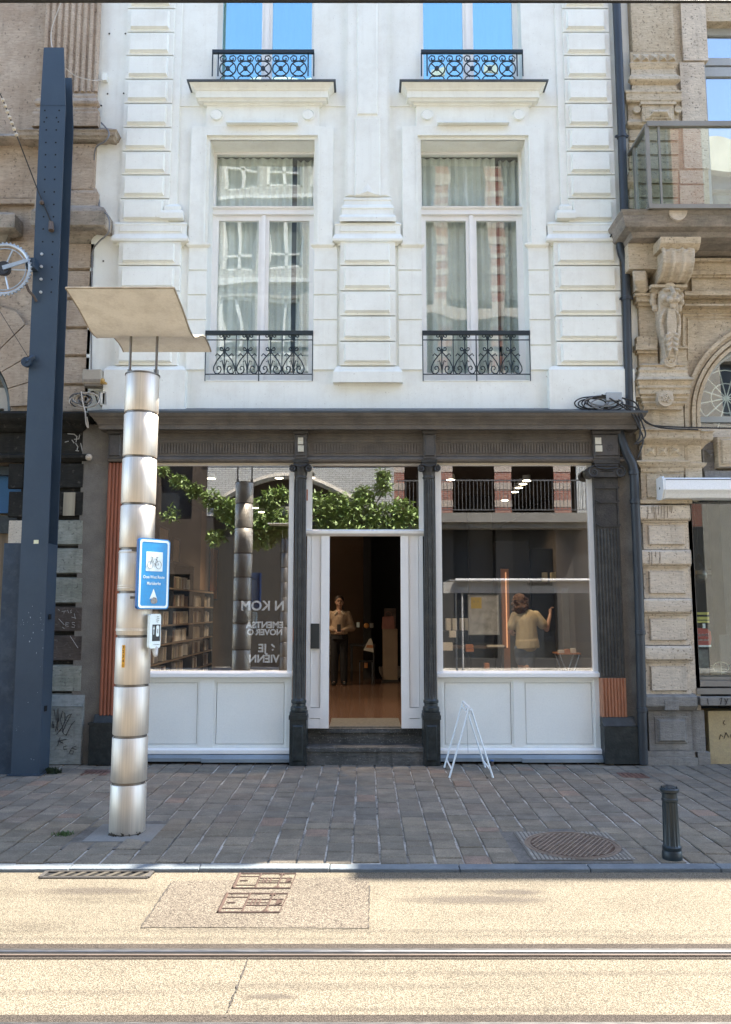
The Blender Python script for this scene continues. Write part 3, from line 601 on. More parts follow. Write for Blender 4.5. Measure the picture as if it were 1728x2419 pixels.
# cycle route sign and small waymarker on the lamp column
def cyc_sign():
    zc = PZ(1356, 6.9); ax = radians(49); o = Vector((-1.805, 6.875, zc)); u = Vector((cos(ax), sin(ax), 0)); n = Vector((sin(ax), -cos(ax), 0)); W, Hh, D = .315, .60, .03
    t = thing('cycle_route_sign', 'blue cycle route sign with white border clamped to the steel column', 'sign', tuple(o))
    def P(a, b, d): return o+u*a+Vector((0,0,b))+n*d
    def rr(w_, h_, r): 
        pts = []
        for sx, sy, a0 in ((1,1,0),(-1,1,90),(-1,-1,180),(1,-1,270)):
            for k in range(6): a = radians(a0+k*18); pts.append((sx*(w_/2-r)+r*cos(a), sy*(h_/2-r)+r*sin(a)))
        return pts
    def plate(w_, h_, r, d0, d1, name, mm, da=0, db=0, hole=None, par=t):
        m = MB(); pts = rr(w_, h_, r); N = len(pts)
        if hole:
            q = rr(*hole); m.add([P(a+da, b+db, d1) for a, b in pts]+[P(a+da, b+db, d1) for a, b in q], [(k, (k+1) % N, N+(k+1) % N, N+k) for k in range(N)])
        else: m.add([P(a+da, b+db, d0) for a, b in pts]+[P(a+da, b+db, d1) for a, b in pts], [tuple(range(N-1, -1, -1)), tuple(range(N, 2*N))]+[(k, (k+1) % N, N+(k+1) % N, N+k) for k in range(N)])
        return m.build(name, mm, par)
    plate(W, Hh, .03, -D, 0, 'sign_box', sign_blue2); plate(W-.006, Hh-.006, .028, 0, .002, 'sign_face', sign_blue)
    plate(W-.022, Hh-.022, .025, .002, .0035, 'border', sign_white, hole=(W-.058, Hh-.058, .018))
    bp = plate(.165, .165, .004, .002, .0035, 'bicycle_plate', sign_white, 0, .105)
    m = MB()
    def ln(pts, r=.0018): m.tube([P(a, b+.105, .0045) for a, b in pts], r, 4)
    for c in (-.042, .042): ln([(c+.028*cos(k*pi/12), -.028+.033*sin(k*pi/12)) for k in range(25)], .0016)
    ln([(-.042,-.028),(-.022,.035)]); ln([(-.024,.025),(.022,.022)]); ln([(-.022,.018),(.006,-.028)]); ln([(.006,-.028),(.026,.036)]); ln([(.006,-.028),(.042,-.028)]); ln([(.042,-.028),(.022,.022)]); ln([(.014,.038),(.036,.038)], .0025); ln([(-.022,.035),(-.036,.04),(-.034,.048)]); ln([(-.022,.035),(-.01,.04)])
    ln([(.006,-.02),(.006,-.042)])
    m.build('bicycle_symbol', M('symbol_grey', (.12,.13,.13), .6), t)
    def tx(s, b, size):
        c = P(0, b, .003); text(t, 'lettering', s, sign_white, c.x, c.y, c.z, size, .001, squash=.80, rotz=ax, bold=.0004)
    tx('Oost-West Route', -.028, .036); tx('Mariakerke', -.082, .038)
    m = MB(); pts = [(0,-.125),(.038,-.215),(.018,-.205),(.016,-.25),(-.016,-.25),(-.018,-.205),(-.038,-.215)]; m.add([P(a, b, .003) for a, b in pts], [tuple(range(7))[::-1]]); m.build('arrow', sign_white, t)
    m = MB(); m.add([P(.008+.034*cos(k*pi/5)*random.uniform(.85,1.1), -.228+.03*sin(k*pi/5)*random.uniform(.85,1.1), .0045) for k in range(10)], [tuple(range(10))]); m.build('worn_sticker', M('sticker_grey', (.3,.29,.27), .8, var=.4, vs=60), t)
    m = MB()
    for b in (.2, -.2): m.box(-2.0, -1.84, 6.87, 6.89, zc+b-.01, zc+b+.01)
    m.build('clamp', stainless_dk, t)
    # small white waymarker
    zc2 = PZ(1491, 6.88); ax2 = radians(58); o2 = Vector((-1.792, 6.93, zc2)); u2 = Vector((cos(ax2), sin(ax2), 0)); n2 = Vector((sin(ax2), -cos(ax2), 0))
    t2 = thing('waymarker_sign', 'small white waymarker plate with black arrow panel below the blue sign', 'sign', tuple(o2))
    def P2(a, b, d): return o2+u2*a+Vector((0,0,b))+n2*d
    def pl(pts, d0, d1, name, mm): m = MB(); N = len(pts); m.add([P2(a, b, d0) for a, b in pts]+[P2(a, b, d1) for a, b in pts], [tuple(range(N-1,-1,-1)), tuple(range(N, 2*N))]+[(k,(k+1)%N,N+(k+1)%N,N+k) for k in range(N)]); m.build(name, mm, t2)
    pl(rr(.125, .29, .022), -.03, 0, 'marker_box', sign_white)
    pl([(-.035,.055),(.055,.055),(.055,-.085),(-.035,-.085)][::-1], 0, .001, 'arrow_panel', sign_black)
    pl([(a-.018, b) for a, b in [(0,.045),(-.009,.015),(-.003,.015),(-.003,-.03),(.003,-.03),(.003,.015),(.009,.015)]], .001, .002, 'arrow', sign_white)
    pl([(a*.28+.025, b*.26+.0) for a, b in rr(.12, .36, .05)], .001, .002, 'number_field', sign_white)
    m = MB(); m.tube([P2(.025, .018, .0025), P2(.025, -.02, .0025)], .003, 4); m.build('number', sign_black, t2)
    m = MB()
    for dz in (.125,.11,.095,.08): m.tube([P2(.01+random.uniform(-.01,.01), dz, .0015), P2(.035+random.uniform(-.01,.01), dz-.006, .0015)], .0018, 4)
    m.tube([P2(-.02,-.115,.0015), P2(.05,-.115,.0015)], .0015, 4); m.build('pictogram', sign_black, t2)
    m = MB(); m.caps((-1.80,6.96,zc2-.145),(-1.79,6.95,zc2-.20),.03,.02,8); m.build('torn_tape', M('torn_tape', (.55,.56,.56), .5, var=.3, vs=30), t2)
cyc_sign()

# navy tram mast
yf = 9.33; xl, xr = PX(26, 1833, yf), PX(92, 1833, yf); dz0 = PZ(1283, yf); zt1 = PZ(249, yf); zt0 = PZ(112, yf); ztr = PZ(184, yf+.28)
t = thing('tram_mast', 'tall navy steel H-section tram mast with rows of bolt holes', 'mast', ((xl+xr)/2, yf, 0))
m = MB(); xm0, xm1 = PX(104, 112, yf), PX(151, 112, yf)
xl2, xr2 = -4.05, -3.735
m.py([(xl, 0), (xr, 0), (xr2, zt1), (xm1, zt0), (xm0, zt0), (xl2, zt1)], yf, yf+.014); m.build('front_flange', navy, t)
m = MB(); m.py([(xl+.01, 0), (xr, 0), (xr2, ztr-.7), (xr2-.05, ztr), (xl2+.06, ztr), (xl2+.01, ztr-.7)], yf+.28, yf+.295); m.build('rear_flange', navy, t)
m = MB(); m.py([(-3.90, 0), (-3.865, 0), (-3.895, ztr-.1), (-3.93, ztr-.1)], yf+.014, yf+.28); m.build('web', navy_deep, t)  # web in the deeper navy, its shade put into the colour
m = MB(); zb = PZ(1283, yf); m.py([(xr-.014, 0), (xr-.0015, 0), (xr-.022, zb), (xr-.036, zb)], yf+.014, yf+.28); m.build('side_plate', navy, t)
m = MB(); m.box(xl-.24, xl-.002, yf+.05, yf+.26, 0, PZ(1283, yf+.05)); m.build('side_cabinet', navy_deep, t, bevel=.006)
m = MB(); m.box(xl-.035, xr+.035, yf-.03, yf+.33, 0, .012); m.build('foot_plate', navy_deep, t)
def hole(m, px_, py_, r=.011, out=.0015): x_, z_ = PX(px_, py_, yf), PZ(py_, yf); m.cyl((x_, yf-out, z_), (x_, yf+.002, z_), r, 10)
m = MB()
for a, b, y_ in ((106.5,140.5,261),(110.8,134,278),(105,138.5,288),(110,133.5,307),(109,132.3,336.7),(108.2,131.7,365.5),(107.5,130.7,394.7),(106.4,129.6,423.7),(105.6,128.8,453.4),(104.5,127.8,483),(103.7,127,512),(102.8,126,541),(101.5,125.3,571)):
    hole(m, a, y_); hole(m, b, y_)
for b, y_ in ((124.4,601),(123.5,631),(122.5,660.5),(121.6,690)): hole(m, b, y_)
m.build('bolt_holes', hole_black, t)
for a, y_ in ((99.7,600.5),(98.7,630),(98,660),(97.3,690.5)):
    x_, z_ = PX(a, y_, yf), PZ(y_, yf); m = MB(); m.cyl((x_, yf-.012, z_), (x_, yf+.002, z_), .018, 12); m.cyl((x_, yf-.02, z_), (x_, yf-.012, z_), .011, 6); m.build('bolt', bolt_zinc, t)
m = MB(); m.cyl((PX(105,250,yf),yf-.001,0),(PX(105,250,yf),yf,0),.001,4) if 0 else None
m.box(xl2-.001, xr2+.001, yf-.002, yf+.014, zt1-.006, zt1+.006); m.build('cap_joint', navy_deep, t)
m = MB(); x_, z_ = PX(86, 1280, yf), PZ(1280, yf); m.box(x_-.028, x_+.028, yf-.002, yf, z_-.022, z_+.022); m.build('inventory_tag', M('tag_cream', (.7,.68,.45), .5), t)
m = MB()
for px_, py_ in ((124,1457),(113,1674)): x_, z_ = PX(px_, py_, yf+.1), PZ(py_, yf+.1); m.box(xr-.004, xr+.002, yf+.08, yf+.15, z_-.03, z_+.03)
m.build('side_slots', hole_black, t)
# scratches of paint (marks on the mast)
m = MB(); random.seed(3)
for k in range(46):
    px_ = random.uniform(32, 108); py_ = random.choice([random.uniform(1400, 1800), random.uniform(1430, 1560)]); x_, z_ = PX(px_, py_, yf), PZ(py_, yf)
    if xl+.02 < x_ < xr-.02: a = random.uniform(0, pi); l = random.uniform(.002, .02); m.tube([(x_, yf-.0005, z_), (x_+cos(a)*l*.3, yf-.0005, z_+sin(a)*l)], random.uniform(.001, .003), 4)
m.build('paint_flecks', M('fleck_white', (.4,.45,.48), .7), t)
# tensioning wheel with ratchet teeth, arm and chain
galv = M('galvanised', (.45,.50,.54), .4, .6, var=.15, vs=6)
wx, wz, wy = PX(10, 636, 9.2), PZ(636, 9.2), 9.2; Rw = .305
m = MB(); ring = 64
m.tube([(wx+Rw*cos(2*pi*k/ring), wy, wz+Rw*sin(2*pi*k/ring)) for k in range(ring)], .016, 6, closed=True)
m.tube([(wx+(Rw-.045)*cos(2*pi*k/ring), wy, wz+(Rw-.045)*sin(2*pi*k/ring)) for k in range(ring)], .007, 5, closed=True)
for k in range(44):
    a = 2*pi*k/44; b = a+2*pi/44
    m.py([(wx+(Rw+.008)*cos(a), wz+(Rw+.008)*sin(a)), (wx+(Rw+.035)*cos(a+.09), wz+(Rw+.035)*sin(a+.09)), (wx+(Rw+.008)*cos(b), wz+(Rw+.008)*sin(b))], wy-.012, wy+.012)
for k in range(5): a = radians(-75+72*k); m.tube([(wx+.07*cos(a), wy, wz+.07*sin(a)), (wx+(Rw-.04)*cos(a), wy, wz+(Rw-.04)*sin(a))], .010, 6)
m.build('tension_wheel', galv, t)
m = MB(); m.tube([(wx+.085*cos(2*pi*k/32), wy-.02, wz+.085*sin(2*pi*k/32)) for k in range(32)], .009, 6, closed=True); m.cyl((wx, wy-.03, wz), (wx, wy+.03, wz), .075, 24); m.build('wheel_hub', sign_black, t)
m = MB(); xe, ze = PX(74, 622, 9.25), PZ(622, 9.25); d = Vector((xe-wx, 0, ze-wz)); L_ = d.length; d.normalize(); nn_ = Vector((-d.z, 0, d.x))*.026
m.py([((Vector((wx,0,wz))+nn_).x, (Vector((wx,0,wz))+nn_).z), ((Vector((wx,0,wz))-nn_).x, (Vector((wx,0,wz))-nn_).z), ((Vector((xe,0,ze))-nn_*.8).x, (Vector((xe,0,ze))-nn_*.8).z), ((Vector((xe,0,ze))+nn_*.8).x, (Vector((xe,0,ze))+nn_*.8).z)], wy-.045, wy-.03)
m.build('wheel_arm', galv, t)
m = MB(); m.box(xe-.05, xe+.06, 9.2, 9.34, ze-.07, ze+.05); m.ball((xe-.02, 9.2, ze), .022, 8); m.build('arm_bracket', navy_deep, t)
m = MB(); xe2, ze2 = PX(64, 856, 9.28), PZ(856, 9.28); m.cyl((xe2, 9.25, ze2), (xe2, 9.30, ze2), .06, 20); m.cyl((xe2, 9.24, ze2), (xe2, 9.25, ze2), .012, 10); m.tube([(xe2, 9.26, ze2), (xe2+.07, 9.30, ze2+.08)], .03, 6); m.build('guide_pulley', navy_deep, t)
m = MB(); m.tube([(wx+Rw*.9, wy, wz-Rw*.62), (wx+Rw*.98, 9.23, wz-Rw*.85), (wx+Rw*1.12, 9.27, wz-Rw*1.0), (xl+.02, 9.32, wz-Rw*1.15)], [.016]*4, 6); m.build('ratchet_chain', rust_m, t)
# overhead and guy wires
wire_m = M('wire_dark', (.03,.028,.025), .5, .4)
def wire(name, label, pts, r, mm=wire_m, cat='cable', n=6): m = MB(); m.tube(pts, r, n); return tag(m.build(name, mm), label, cat)
a0 = (PX(-60, 110, 8.8), 8.8, PZ(110, 8.8)); a1 = (PX(22, 330, 9.15), 9.15, PZ(330, 9.15)); a2 = (PX(121, 525, 9.325), 9.325, PZ(525, 9.325))
t = thing('guy_wire', 'steel stay wire with a row of pale insulators running down to the navy mast', 'wire', a2)
m = MB(); m.tube([a0, (PX(5,230,9),9.0,PZ(230,9)), a1, (PX(42,325,9.2),9.2,PZ(325,9.2)), (PX(90,450,9.3),9.3,PZ(450,9.3)), a2][0:2]+[(PX(42,325,9.2),9.2,PZ(325,9.2)), (PX(90,450,9.3),9.3,PZ(450,9.3)), a2], .007, 6); m.build('strand', wire_m, t)
P0 = Vector((PX(5,230,9),9.0,PZ(230,9))); P1 = Vector((PX(42,325,9.2),9.2,PZ(325,9.2)))
for k in range(7): 
    a = P0.lerp(P1, k/7+.02); b = P0.lerp(P1, k/7+.115); m = MB(); m.tube([a, a.lerp(b,.5), b], [.012,.026,.012], 8); m.build('insulator', M('insulator_cream', (.55,.47,.35), .4, var=.3, vs=30) if k == 0 else bpy.data.materials['insulator_cream'], t)
m = MB(); m.tube([a2, (a2[0]+.02, 9.30, a2[2]-.12)], [.03,.035], 8); m.ball((a2[0]-.115, 9.3, a2[2]+.24), .03, 8); m.build('anchor_shackle', rust_m, t)
wire('stay_wire', 'thin stay wire running down to the guide pulley on the navy mast', [(PX(-40,660,9.1),9.1,PZ(660,9.1)), (PX(0,735,9.15),9.15,PZ(735,9.15)), (PX(66,842,9.27),9.27,PZ(842,9.27))], .004)
wy_ = 4.35; wzc = PZ(2.5, wy_)
wire('overhead_contact_wire', 'dark overhead tram wire crossing the very top of the photo', [(-25, wy_, wzc+.03), (-8, wy_, wzc+.004), (0, wy_, wzc), (8, wy_, wzc-.004), (25, wy_, wzc+.03)], .0105)
# ================================================================== WHITE TOWN HOUSE
house = thing('town_house', 'white stuccoed town house with dark cast-iron shopfront between two stone buildings', 'building', (0, YW, 0))
XL, XR = -3.58, 3.55; ZTOP = 10.95
WC = (-1.364, 1.42); OH = .69
zw0, zw1 = PZ(901, YW), PZ(332, YW)                # first floor window opening
zu0 = PZ(189, YW)                                # upper window sill
zc_top = PZ(972, YW)
ops = []
for c in WC: ops += [(c-OH, c+OH, zw0, zw1), (c-OH, c+OH, zu0, 10.72)]
m = MB(); m.wall(XL, XR, zc_top-.12, ZTOP, YW, YW+.40, ops); m.build('wall', white_plaster, house)
m = MB(); m.box(XL, XL+.3, YW+.4, 19.8, 0, ZTOP-.02); m.box(XR-.3, XR, YW+.4, 19.8, 0, ZTOP-.02); m.box(XL, XR, 19.8, 20.1, 0, ZTOP-.02); m.build('side_and_rear_walls', render_grey, house)
m = MB(); m.box(XL, XR, YW+.02, 20.1, ZTOP, ZTOP+.12); m.build('roof', lead, house)
m = MB(); m.box(XL+.3, -.9, YW+.4, YW+.45, ZTOP, ZTOP+.45) if 0 else m.box(XL, XR-1.2, YW+.0, YW+.35, ZTOP+.12, ZTOP+.26); m.build('shadow_parapet', white_plaster, house)  # unseen parapet, length and height shaped for the shadow edge on the road
def block(m, x0, x1, y0, y1, out, pi=.045, po=.032, bev=.016):    # rusticated block between photo rows y0..y1 (world x)
    z1, z0 = PZ(y0, YW-out), PZ(y1, YW-out)
    m.box(x0, x1, YW-out, YW+.01, z0+.009, z1-.009)
    m.fr(x0+pi, x1-pi-.02, z0+.04, z1-.045, YW-out+.001, YW-out-po-.012, bev)
mq = MB()
yb = [-90,-36,20,76,131,187,244,301,357,413,469,526]
for a, b in zip(yb[:-1], yb[1:]):
    block(mq, -3.205, -2.572, a, b, .05); block(mq, 2.655, 3.275, a, b, .05)
mq.build('quoin_blocks', white_plaster, house)
m = MB()
for x0, x1 in ((-2.572, -2.475), (2.56, 2.655)): m.box(x0, x1, YW-.028, YW+.01, PZ(526, YW), ZTOP)
m.build('pilaster_strip', white_plaster, house)
m = MB()
for x0, x1 in ((-2.60, -2.46), (2.545, 2.64)):
    m.mould(x0+.03, x1, YW-.02, [(.0, PZ(526, YW)), (.09, PZ(524, YW)), (.095, PZ(512, YW)), (.085, PZ(506, YW)), (.05, PZ(504, YW)), (.055, PZ(494, YW)), (.03, PZ(489, YW)), (.0, PZ(484, YW))])
m.build('pilaster_base', white_plaster, house)
piers = ((-3.24, -2.345), (-.355+.0, .415), (2.39, 3.33))
def cap(m, x0, x1):                               # impost band with cornice underside over each lower pier
    o = .07; z = lambda y, q: PZ(y, YW-q)
    m.mould(x0+.0, x1-.0, YW, [(.0, z(582, 0)), (o*.5, z(580, .04)), (o*.55, z(575, .04)), (o+.03, z(568, .1)), (o+.035, z(563, .1)), (o+.02, z(558, .09)), (o, z(553, .07)), (o, z(533, .07)), (o+.008, z(530, .07)), (o-.0, z(526, .07)), (0, z(524, 0))])
    m.fr(x0+.06-.07, x1-.06+.07, z(551, .07)+.015, z(530, .07)-.02, YW-o+.001, YW-o-.012, .008)
m = MB(); cap(m, piers[0][0]+.05, piers[0][1]-.05); cap(m, piers[1][0]+.03, piers[1][1]-.03); cap(m, piers[2][0]+.05, piers[2][1]-.05); m.build('impost_band', white_plaster, house)
m = MB(); yl = [570,627,687,746,806,864]
for (x0, x1), ins in zip(piers, (.05, .03, .05)):
    for a, b in zip(yl[:-1], yl[1:]): block(m, x0+ins, x1-ins, a, b, .075 if ins == .05 else .07, .05, .034, .016)
m.build('pier_blocks', white_plaster, house)
z = lambda y, q=0: PZ(y, YW-q)
m = MB()
for x0, x1 in (piers[0], piers[2]):
    m.mould(x0+.05, x1-.05, YW, [(.12, zc_top-.02), (.12, z(873,.12)), (.10, z(870,.1)), (.085, z(866,.08)), (0, z(864))])
x0, x1 = piers[1]; m.mould(x0+.05, x1-.05, YW, [(0, z(904)), (.105, z(903,.1)), (.105, z(878,.1)), (.085, z(873,.08)), (.07, z(866,.08)), (0, z(864))])
m.build('pier_plinth', white_plaster, house)
# central pilaster between the windows
m = MB(); x0, x1 = -.265, .32; m.box(x0, x1, YW-.05, YW+.01, z(468), ZTOP); m.box(x0+.03, x1-.03, YW-.062, YW-.045, z(466), ZTOP)
m.mould(-.22, .275, YW, [(.0, z(523)), (.115, z(522,.12)), (.12, z(512,.12)), (.105, z(508,.11)), (.085, z(507,.09)), (.085, z(494,.09)), (.095, z(492,.09)), (.09, z(487,.09)), (.06, z(484,.06)), (.055, z(474,.06)), (.065, z(472,.06)), (.06, z(467,.06)), (.0, z(465))])
m.mould(-.27, .325, YW-.0, [(0, z(466)), (.085, z(468,.08)), (.09, z(460,.08)), (.05, z(458,.05)), (0, z(456))]) if 0 else None
m.build('central_pilaster', white_plaster, house)
m = MB(); m.fr(-.112, .165, z(273,.06), ZTOP, YW-.06, YW-.085, .015)
m.fr(-.145, .197, z(468,.06)+.02, z(280,.06), YW-.06, YW-.085, .018)
xa, xb, zz0, zz1 = -.085, .137, z(466,.08)+.04, z(440,.08); xm = (xa+xb)/2
m.add([(xa, YW-.084, zz0), (xb, YW-.084, zz0), (xm, YW-.084, zz1+.05), (xm, YW-.105, zz0+.03)], [(0,1,3),(1,2,3),(2,0,3)])
m.build('pilaster_panel', white_plaster, house)
# string course line and joints of the plain rusticated courses beside the windows
m = MB()
for xa, xb in ((-2.475, -2.0), (-.70, -.265), (.32, .70), (2.1, 2.56)): m.box(xa, xb, YW-.012, YW+.01, z(252)-.002, z(247)); m.box(xa, xb, YW-.006, YW+.01, z(252), ZTOP-.02)
m.build('string_course', white_plaster, house)
m = MB(); yr = [582, 640, 698, 757, 817, 876]
for xa, xb in ((-2.30, WC[0]-OH), (WC[0]+OH, -.36), (.42, WC[1]-OH), (WC[1]+OH, 2.385)):
    for a, b in zip(yr[:-1], yr[1:]): m.fr(xa, xb, z(b)+.006, z(a)-.006, YW+.001, YW-.022, .006)
m.build('coursed_joints', white_plaster, house)
m = MB(); m.box(XL+.05, XR-.05, YW-.008, YW+.01, zc_top-.03, z(905)); m.build('base_band', white_plaster, house)
# small fixing bolts on the plaster
m = MB()
for px_, py_ in ((259,80),(297,80),(255,222),(293,221),(224,398),(245,617),(1000,97) if 0 else (240,250)): m.ball((PX(px_,py_,YW), YW-.005, PZ(py_,YW)), .012, 6)
m.build('wall_anchors', sign_black, house)

def spiral(cx, cz, r0, r1, a0, turns, n=18, fl=1):
    return [(cx+fl*(r0+(r1-r0)*k/n)*cos(a0+turns*2*pi*k/n), cz+(r0+(r1-r0)*k/n)*sin(a0+turns*2*pi*k/n)) for k in range(n+1)]
def curtain_mesh(x0, x1, y, z0, z1, amp=.02, n=60):
    m = MB(); m.smooth = True; vs = []; ph = random.uniform(0, 6)
    for k in range(n+1):
        x = x0+(x1-x0)*k/n; yy = y+amp*sin(k*.9+ph+.8*sin(k*.21)); vs += [(x, yy, z0), (x, yy, z1)]
    m.add(vs, [(2*k, 2*k+2, 2*k+3, 2*k+1) for k in range(n)]); return m
YG = 10.30
for wi, c in enumerate(WC):
    wn = thing('window', None, None, (c, YW, zw0)); wn.parent = house; wn.location = (c, 0, zw0); del_ = None
    # mouldings round the opening
    m = MB(); zt = z(298,.05); zb = z(577,.05); s = .935; i = .755; o = .05
    zi = zw1+.062
    m.box(c-s, c-i, YW-o, YW+.01, zb, zi); m.box(c+i, c+s, YW-o, YW+.01, zb, zi); m.box(c-s, c+s, YW-o, YW+.01, zi, zt)
    for sg in (-1, 1):
        a, b = sorted((c+sg*i, c+sg*(i-.022))); m.box(a, b, YW-o-.012, YW+.01, zb, zi+.0)
        a, b = sorted((c+sg*(i-.022), c+sg*OH)); m.box(a, b, YW-.022, YW+.01, zb+.03, zw1)
    m.box(c-i+.022, c+i-.022, YW-o-.012, YW+.01, zi-.022, zi); m.box(c-i+.022, c+i-.022, YW-.022, YW+.01, zw1, zi-.022)
    m.build('surround', white_plaster, wn)
    m = MB()
    for sg in (-1, 1):
        a, b = sorted((c+sg*(i-.05), c+sg*(s-.03))); m.mould(a, b, YW, [(0, z(587)), (.02, z(586,.02)), (.055, z(578,.05)), (.055, z(574,.05)), (0, z(573))])
    m.build('surround_foot', white_plaster, wn)
    # timber frame
    m = MB(); zs0, zs1 = zw0, zw1; zt_, zt2 = PZ(488, YG-.03), PZ(513, YG-.03); g = .66
    y0, y1 = YG-.03, YG+.04
    m.box(c-OH, c-g, y0, y1, zs0, zs1); m.box(c+g, c+OH, y0, y1, zs0, zs1); m.box(c-g, c+g, y0, y1, zs1-.03, zs1); m.box(c-OH-.0, c+OH, y0-.015, y1, zt2+.025, zt_-.01)
    m.px([(y0-.045, zt_-.035), (y0-.05, zt_-.02), (y0-.015, zt_), (y0, zt_), (y0, zt_-.045), (y0-.03, zt_-.045)], c-OH, c+OH)
    m.px([(y0-.03, zt2+.03), (y0-.03, zt2+.045), (y0, zt2+.055), (y0, zt2+.02)], c-OH, c+OH)
    m.build('frame', white_paint, wn)
    for sg in (-1, 1):
        m = MB(); a, b = sorted((c+sg*.008, c+sg*g)); q0, q1 = sorted((c+sg*.07, c+sg*.61)); zb_ = PZ(882, YG)
        m.box(a, q0, y0+.008, y1-.01, zs0+.03, zt2+.02); m.box(q1, b, y0+.008, y1-.01, zs0+.03, zt2+.02); m.box(q0, q1, y0+.008, y1-.01, zt2-.045, zt2+.02); m.box(q0, q1, y0+.008, y1-.01, zs0+.03, zb_)
        cs = m.build('casement', white_paint, wn)
        m = MB(); m.box(q0, q1, YG+.0, YG+.006, zb_, zt2-.045); m.build('pane', old_glass, wn)
    m = MB(); m.box(c-.026, c+.026, y0-.018, y0+.006, zs0+.03, zt2+.018); m.box(c-.008, c+.008, y0+.006, y1, zs0+.03, zt2+.02); m.build('astragal', white_paint, wn)
    m = MB(); m.box(c-g, c+g, YG, YG+.006, zt_, zs1-.03); m.build('pane', old_glass, wn)
    m = MB(); m.px([(YW-.01, zw0), (YG+.04, zw0), (YG+.04, zw0+.045), (YG-.06, zw0+.04), (YW-.01, zw0+.012)], c-OH, c+OH); m.build('sill', white_plaster, wn)
    curtain_mesh(c-OH-.05, c+.36, YG+.13, zs0, zs1, .02, 70).build('curtain', curtain, wn)
    curtain_mesh(c+.42, c+OH+.05, YG+.20, zs0, zs1, .03, 24).build('curtain', curtain, wn)
    # wrought iron balconet
    rl = thing('balcony_railing', None, None); rl.parent = house; yr_ = YW-.015; zb0 = PZ(884, yr_); zb2 = PZ(803, yr_); ztp = PZ(782, yr_)
    m = MB(); m.box(c-OH, c+OH, yr_-.022, yr_+.022, ztp-.052, ztp); m.build('handrail', iron_black, rl)
    m = MB()
    def T(pts, r=.0075, n=4): m.tube([(x, yr_, zz) for x, zz in pts], r, n)
    T([(c-OH, zb0), (c+OH, zb0)]); T([(c-OH, zb2), (c+OH, zb2)]); T([(c-OH+.005, zw0), (c-OH+.005, ztp-.05)], .006); T([(c+OH-.005, zw0), (c+OH-.005, ztp-.05)], .006); T([(c, zw0), (c, ztp-.05)], .008)
    U = .295; hgt = zb2-zb0
    for k in range(4):
        x = c-1.5*U+k*U; zb = zb0
        T([(x, zb), (x, ztp-.06)], .007)
        if k < 3: T([(x+U/2, zb), (x+U/2, ztp-.05)], .006)
        for f in (-1, 1):
            T([(x+f*a, zb+b*hgt) for a, b in ((0,.66),(.022,.60),(.06,.50),(.10,.38),(.133,.22),(.138,.12),(.115,.03),(.085,.01),(.05,.06),(.038,.14),(.05,.22),(.075,.235),(.093,.19),(.085,.14),(.07,.145))], .0085, 5)
            T([(x+f*a, zb+b*hgt) for a, b in ((0,.10),(.012,.25),(.03,.40),(.055,.36))], .007)
            T(spiral(x+f*.038, zb+.74*hgt, .030, .008, pi if f > 0 else pi, 1.1, 14, f), .0075, 5)
            T([(x, zb+.60*hgt), (x+f*.012, zb+.66*hgt), (x+f*.01, zb+.72*hgt)], .008)
            T([(x+f*.05, zb+.52*hgt), (x+f*.095, zb+.60*hgt), (x+f*.115, zb+.53*hgt)], .008)
            T(spiral(x+f*.05, zb2+.055, .028, .008, pi/2, 1.1, 14, f), .0075, 5)
            T([(x+f*.008, zb2+.005), (x+f*.02, zb2+.06), (x+f*.05, zb2+.085), (x+f*.10, zb2+.08), (x+f*.135, zb2+.095)], .008)
    m.build('scrollwork', iron_black, rl)
    # ------ upper window, cornice and railing
    un = thing('window', None, None); un.parent = house; un.location = (c, 0, zu0)
    m = MB(); m.mould(c-.72, c+.72, YW, [(.045, z(250,.05)), (.06, z(249,.06)), (.07, z(243,.07)), (.12, z(239,.11)), (.125, z(233,.12)), (.15, z(231,.14)), (.15, z(214,.15)), (.165, z(212,.16)), (.17, z(208,.17)), (.20, z(200,.2)), (.215, z(197,.21)), (.235, z(192,.23)), (.24, z(190.5,.24))])
    m.build('window_cornice', white_plaster, un)
    m = MB(); m.mould(c-.725, c+.725, YW, [(.245, z(191.5,.245)), (.25, z(187,.25)), (0, z(187,.25)+.02)]); m.build('lead_capping', lead, un)
    m = MB(); m.box(c-.745, c+.745, YW-.045, YW+.01, zt-.002, z(250,.045)); 
    m.build('frieze_panel', white_plaster, un)
    m = MB()
    for sg in (-1, 1): m.tube([(c+sg*.605, YW-.085, z(271,.08)), (c+sg*.605, YW-.04, z(271,.08))], .066, 28); m.tube([(c+sg*.605+.076*cos(k*pi/14), YW-.052, z(271,.05)+.076*sin(k*pi/14)) for k in range(28)], .011, 5, closed=True)
    m.build('frieze_disc', white_plaster, un)
    m = MB(); m.px([(YW-.045, z(297,.045)), (YW-.13, z(289,.13)), (YW-.045, z(286,.05))], c-.47, c+.47); m.build('frieze_bar', white_plaster, un)
    g2 = .62; m = MB(); zt9 = 10.72; y0 = YG-.03
    m.box(c-OH, c-g2, y0, y1, zu0, zt9); m.box(c+g2, c+OH, y0, y1, zu0, zt9); m.box(c-.072, c+.072, y0, y1, zu0, zt9); m.box(c-.03, c+.03, y0-.02, y0, zu0, zt9); m.box(c-g2, c+g2, y0, y1, zu0, zu0+.08)
    m.build('frame', white_paint, un)
    m = MB(); m.box(c-g2, c-.072, YG, YG+.006, zu0+.08, zt9); m.box(c+.072, c+g2, YG, YG+.006, zu0+.08, zt9); m.build('pane', sky_glass, un)
    curtain_mesh(c-OH, c+OH, YG+.15, zu0, zt9, .015, 80).build('curtain', curtain, un)
    rl = thing('balcony_railing', None, None); rl.parent = house; yr_ = YW-.08; ztp = PZ(119, yr_); hw_ = .68
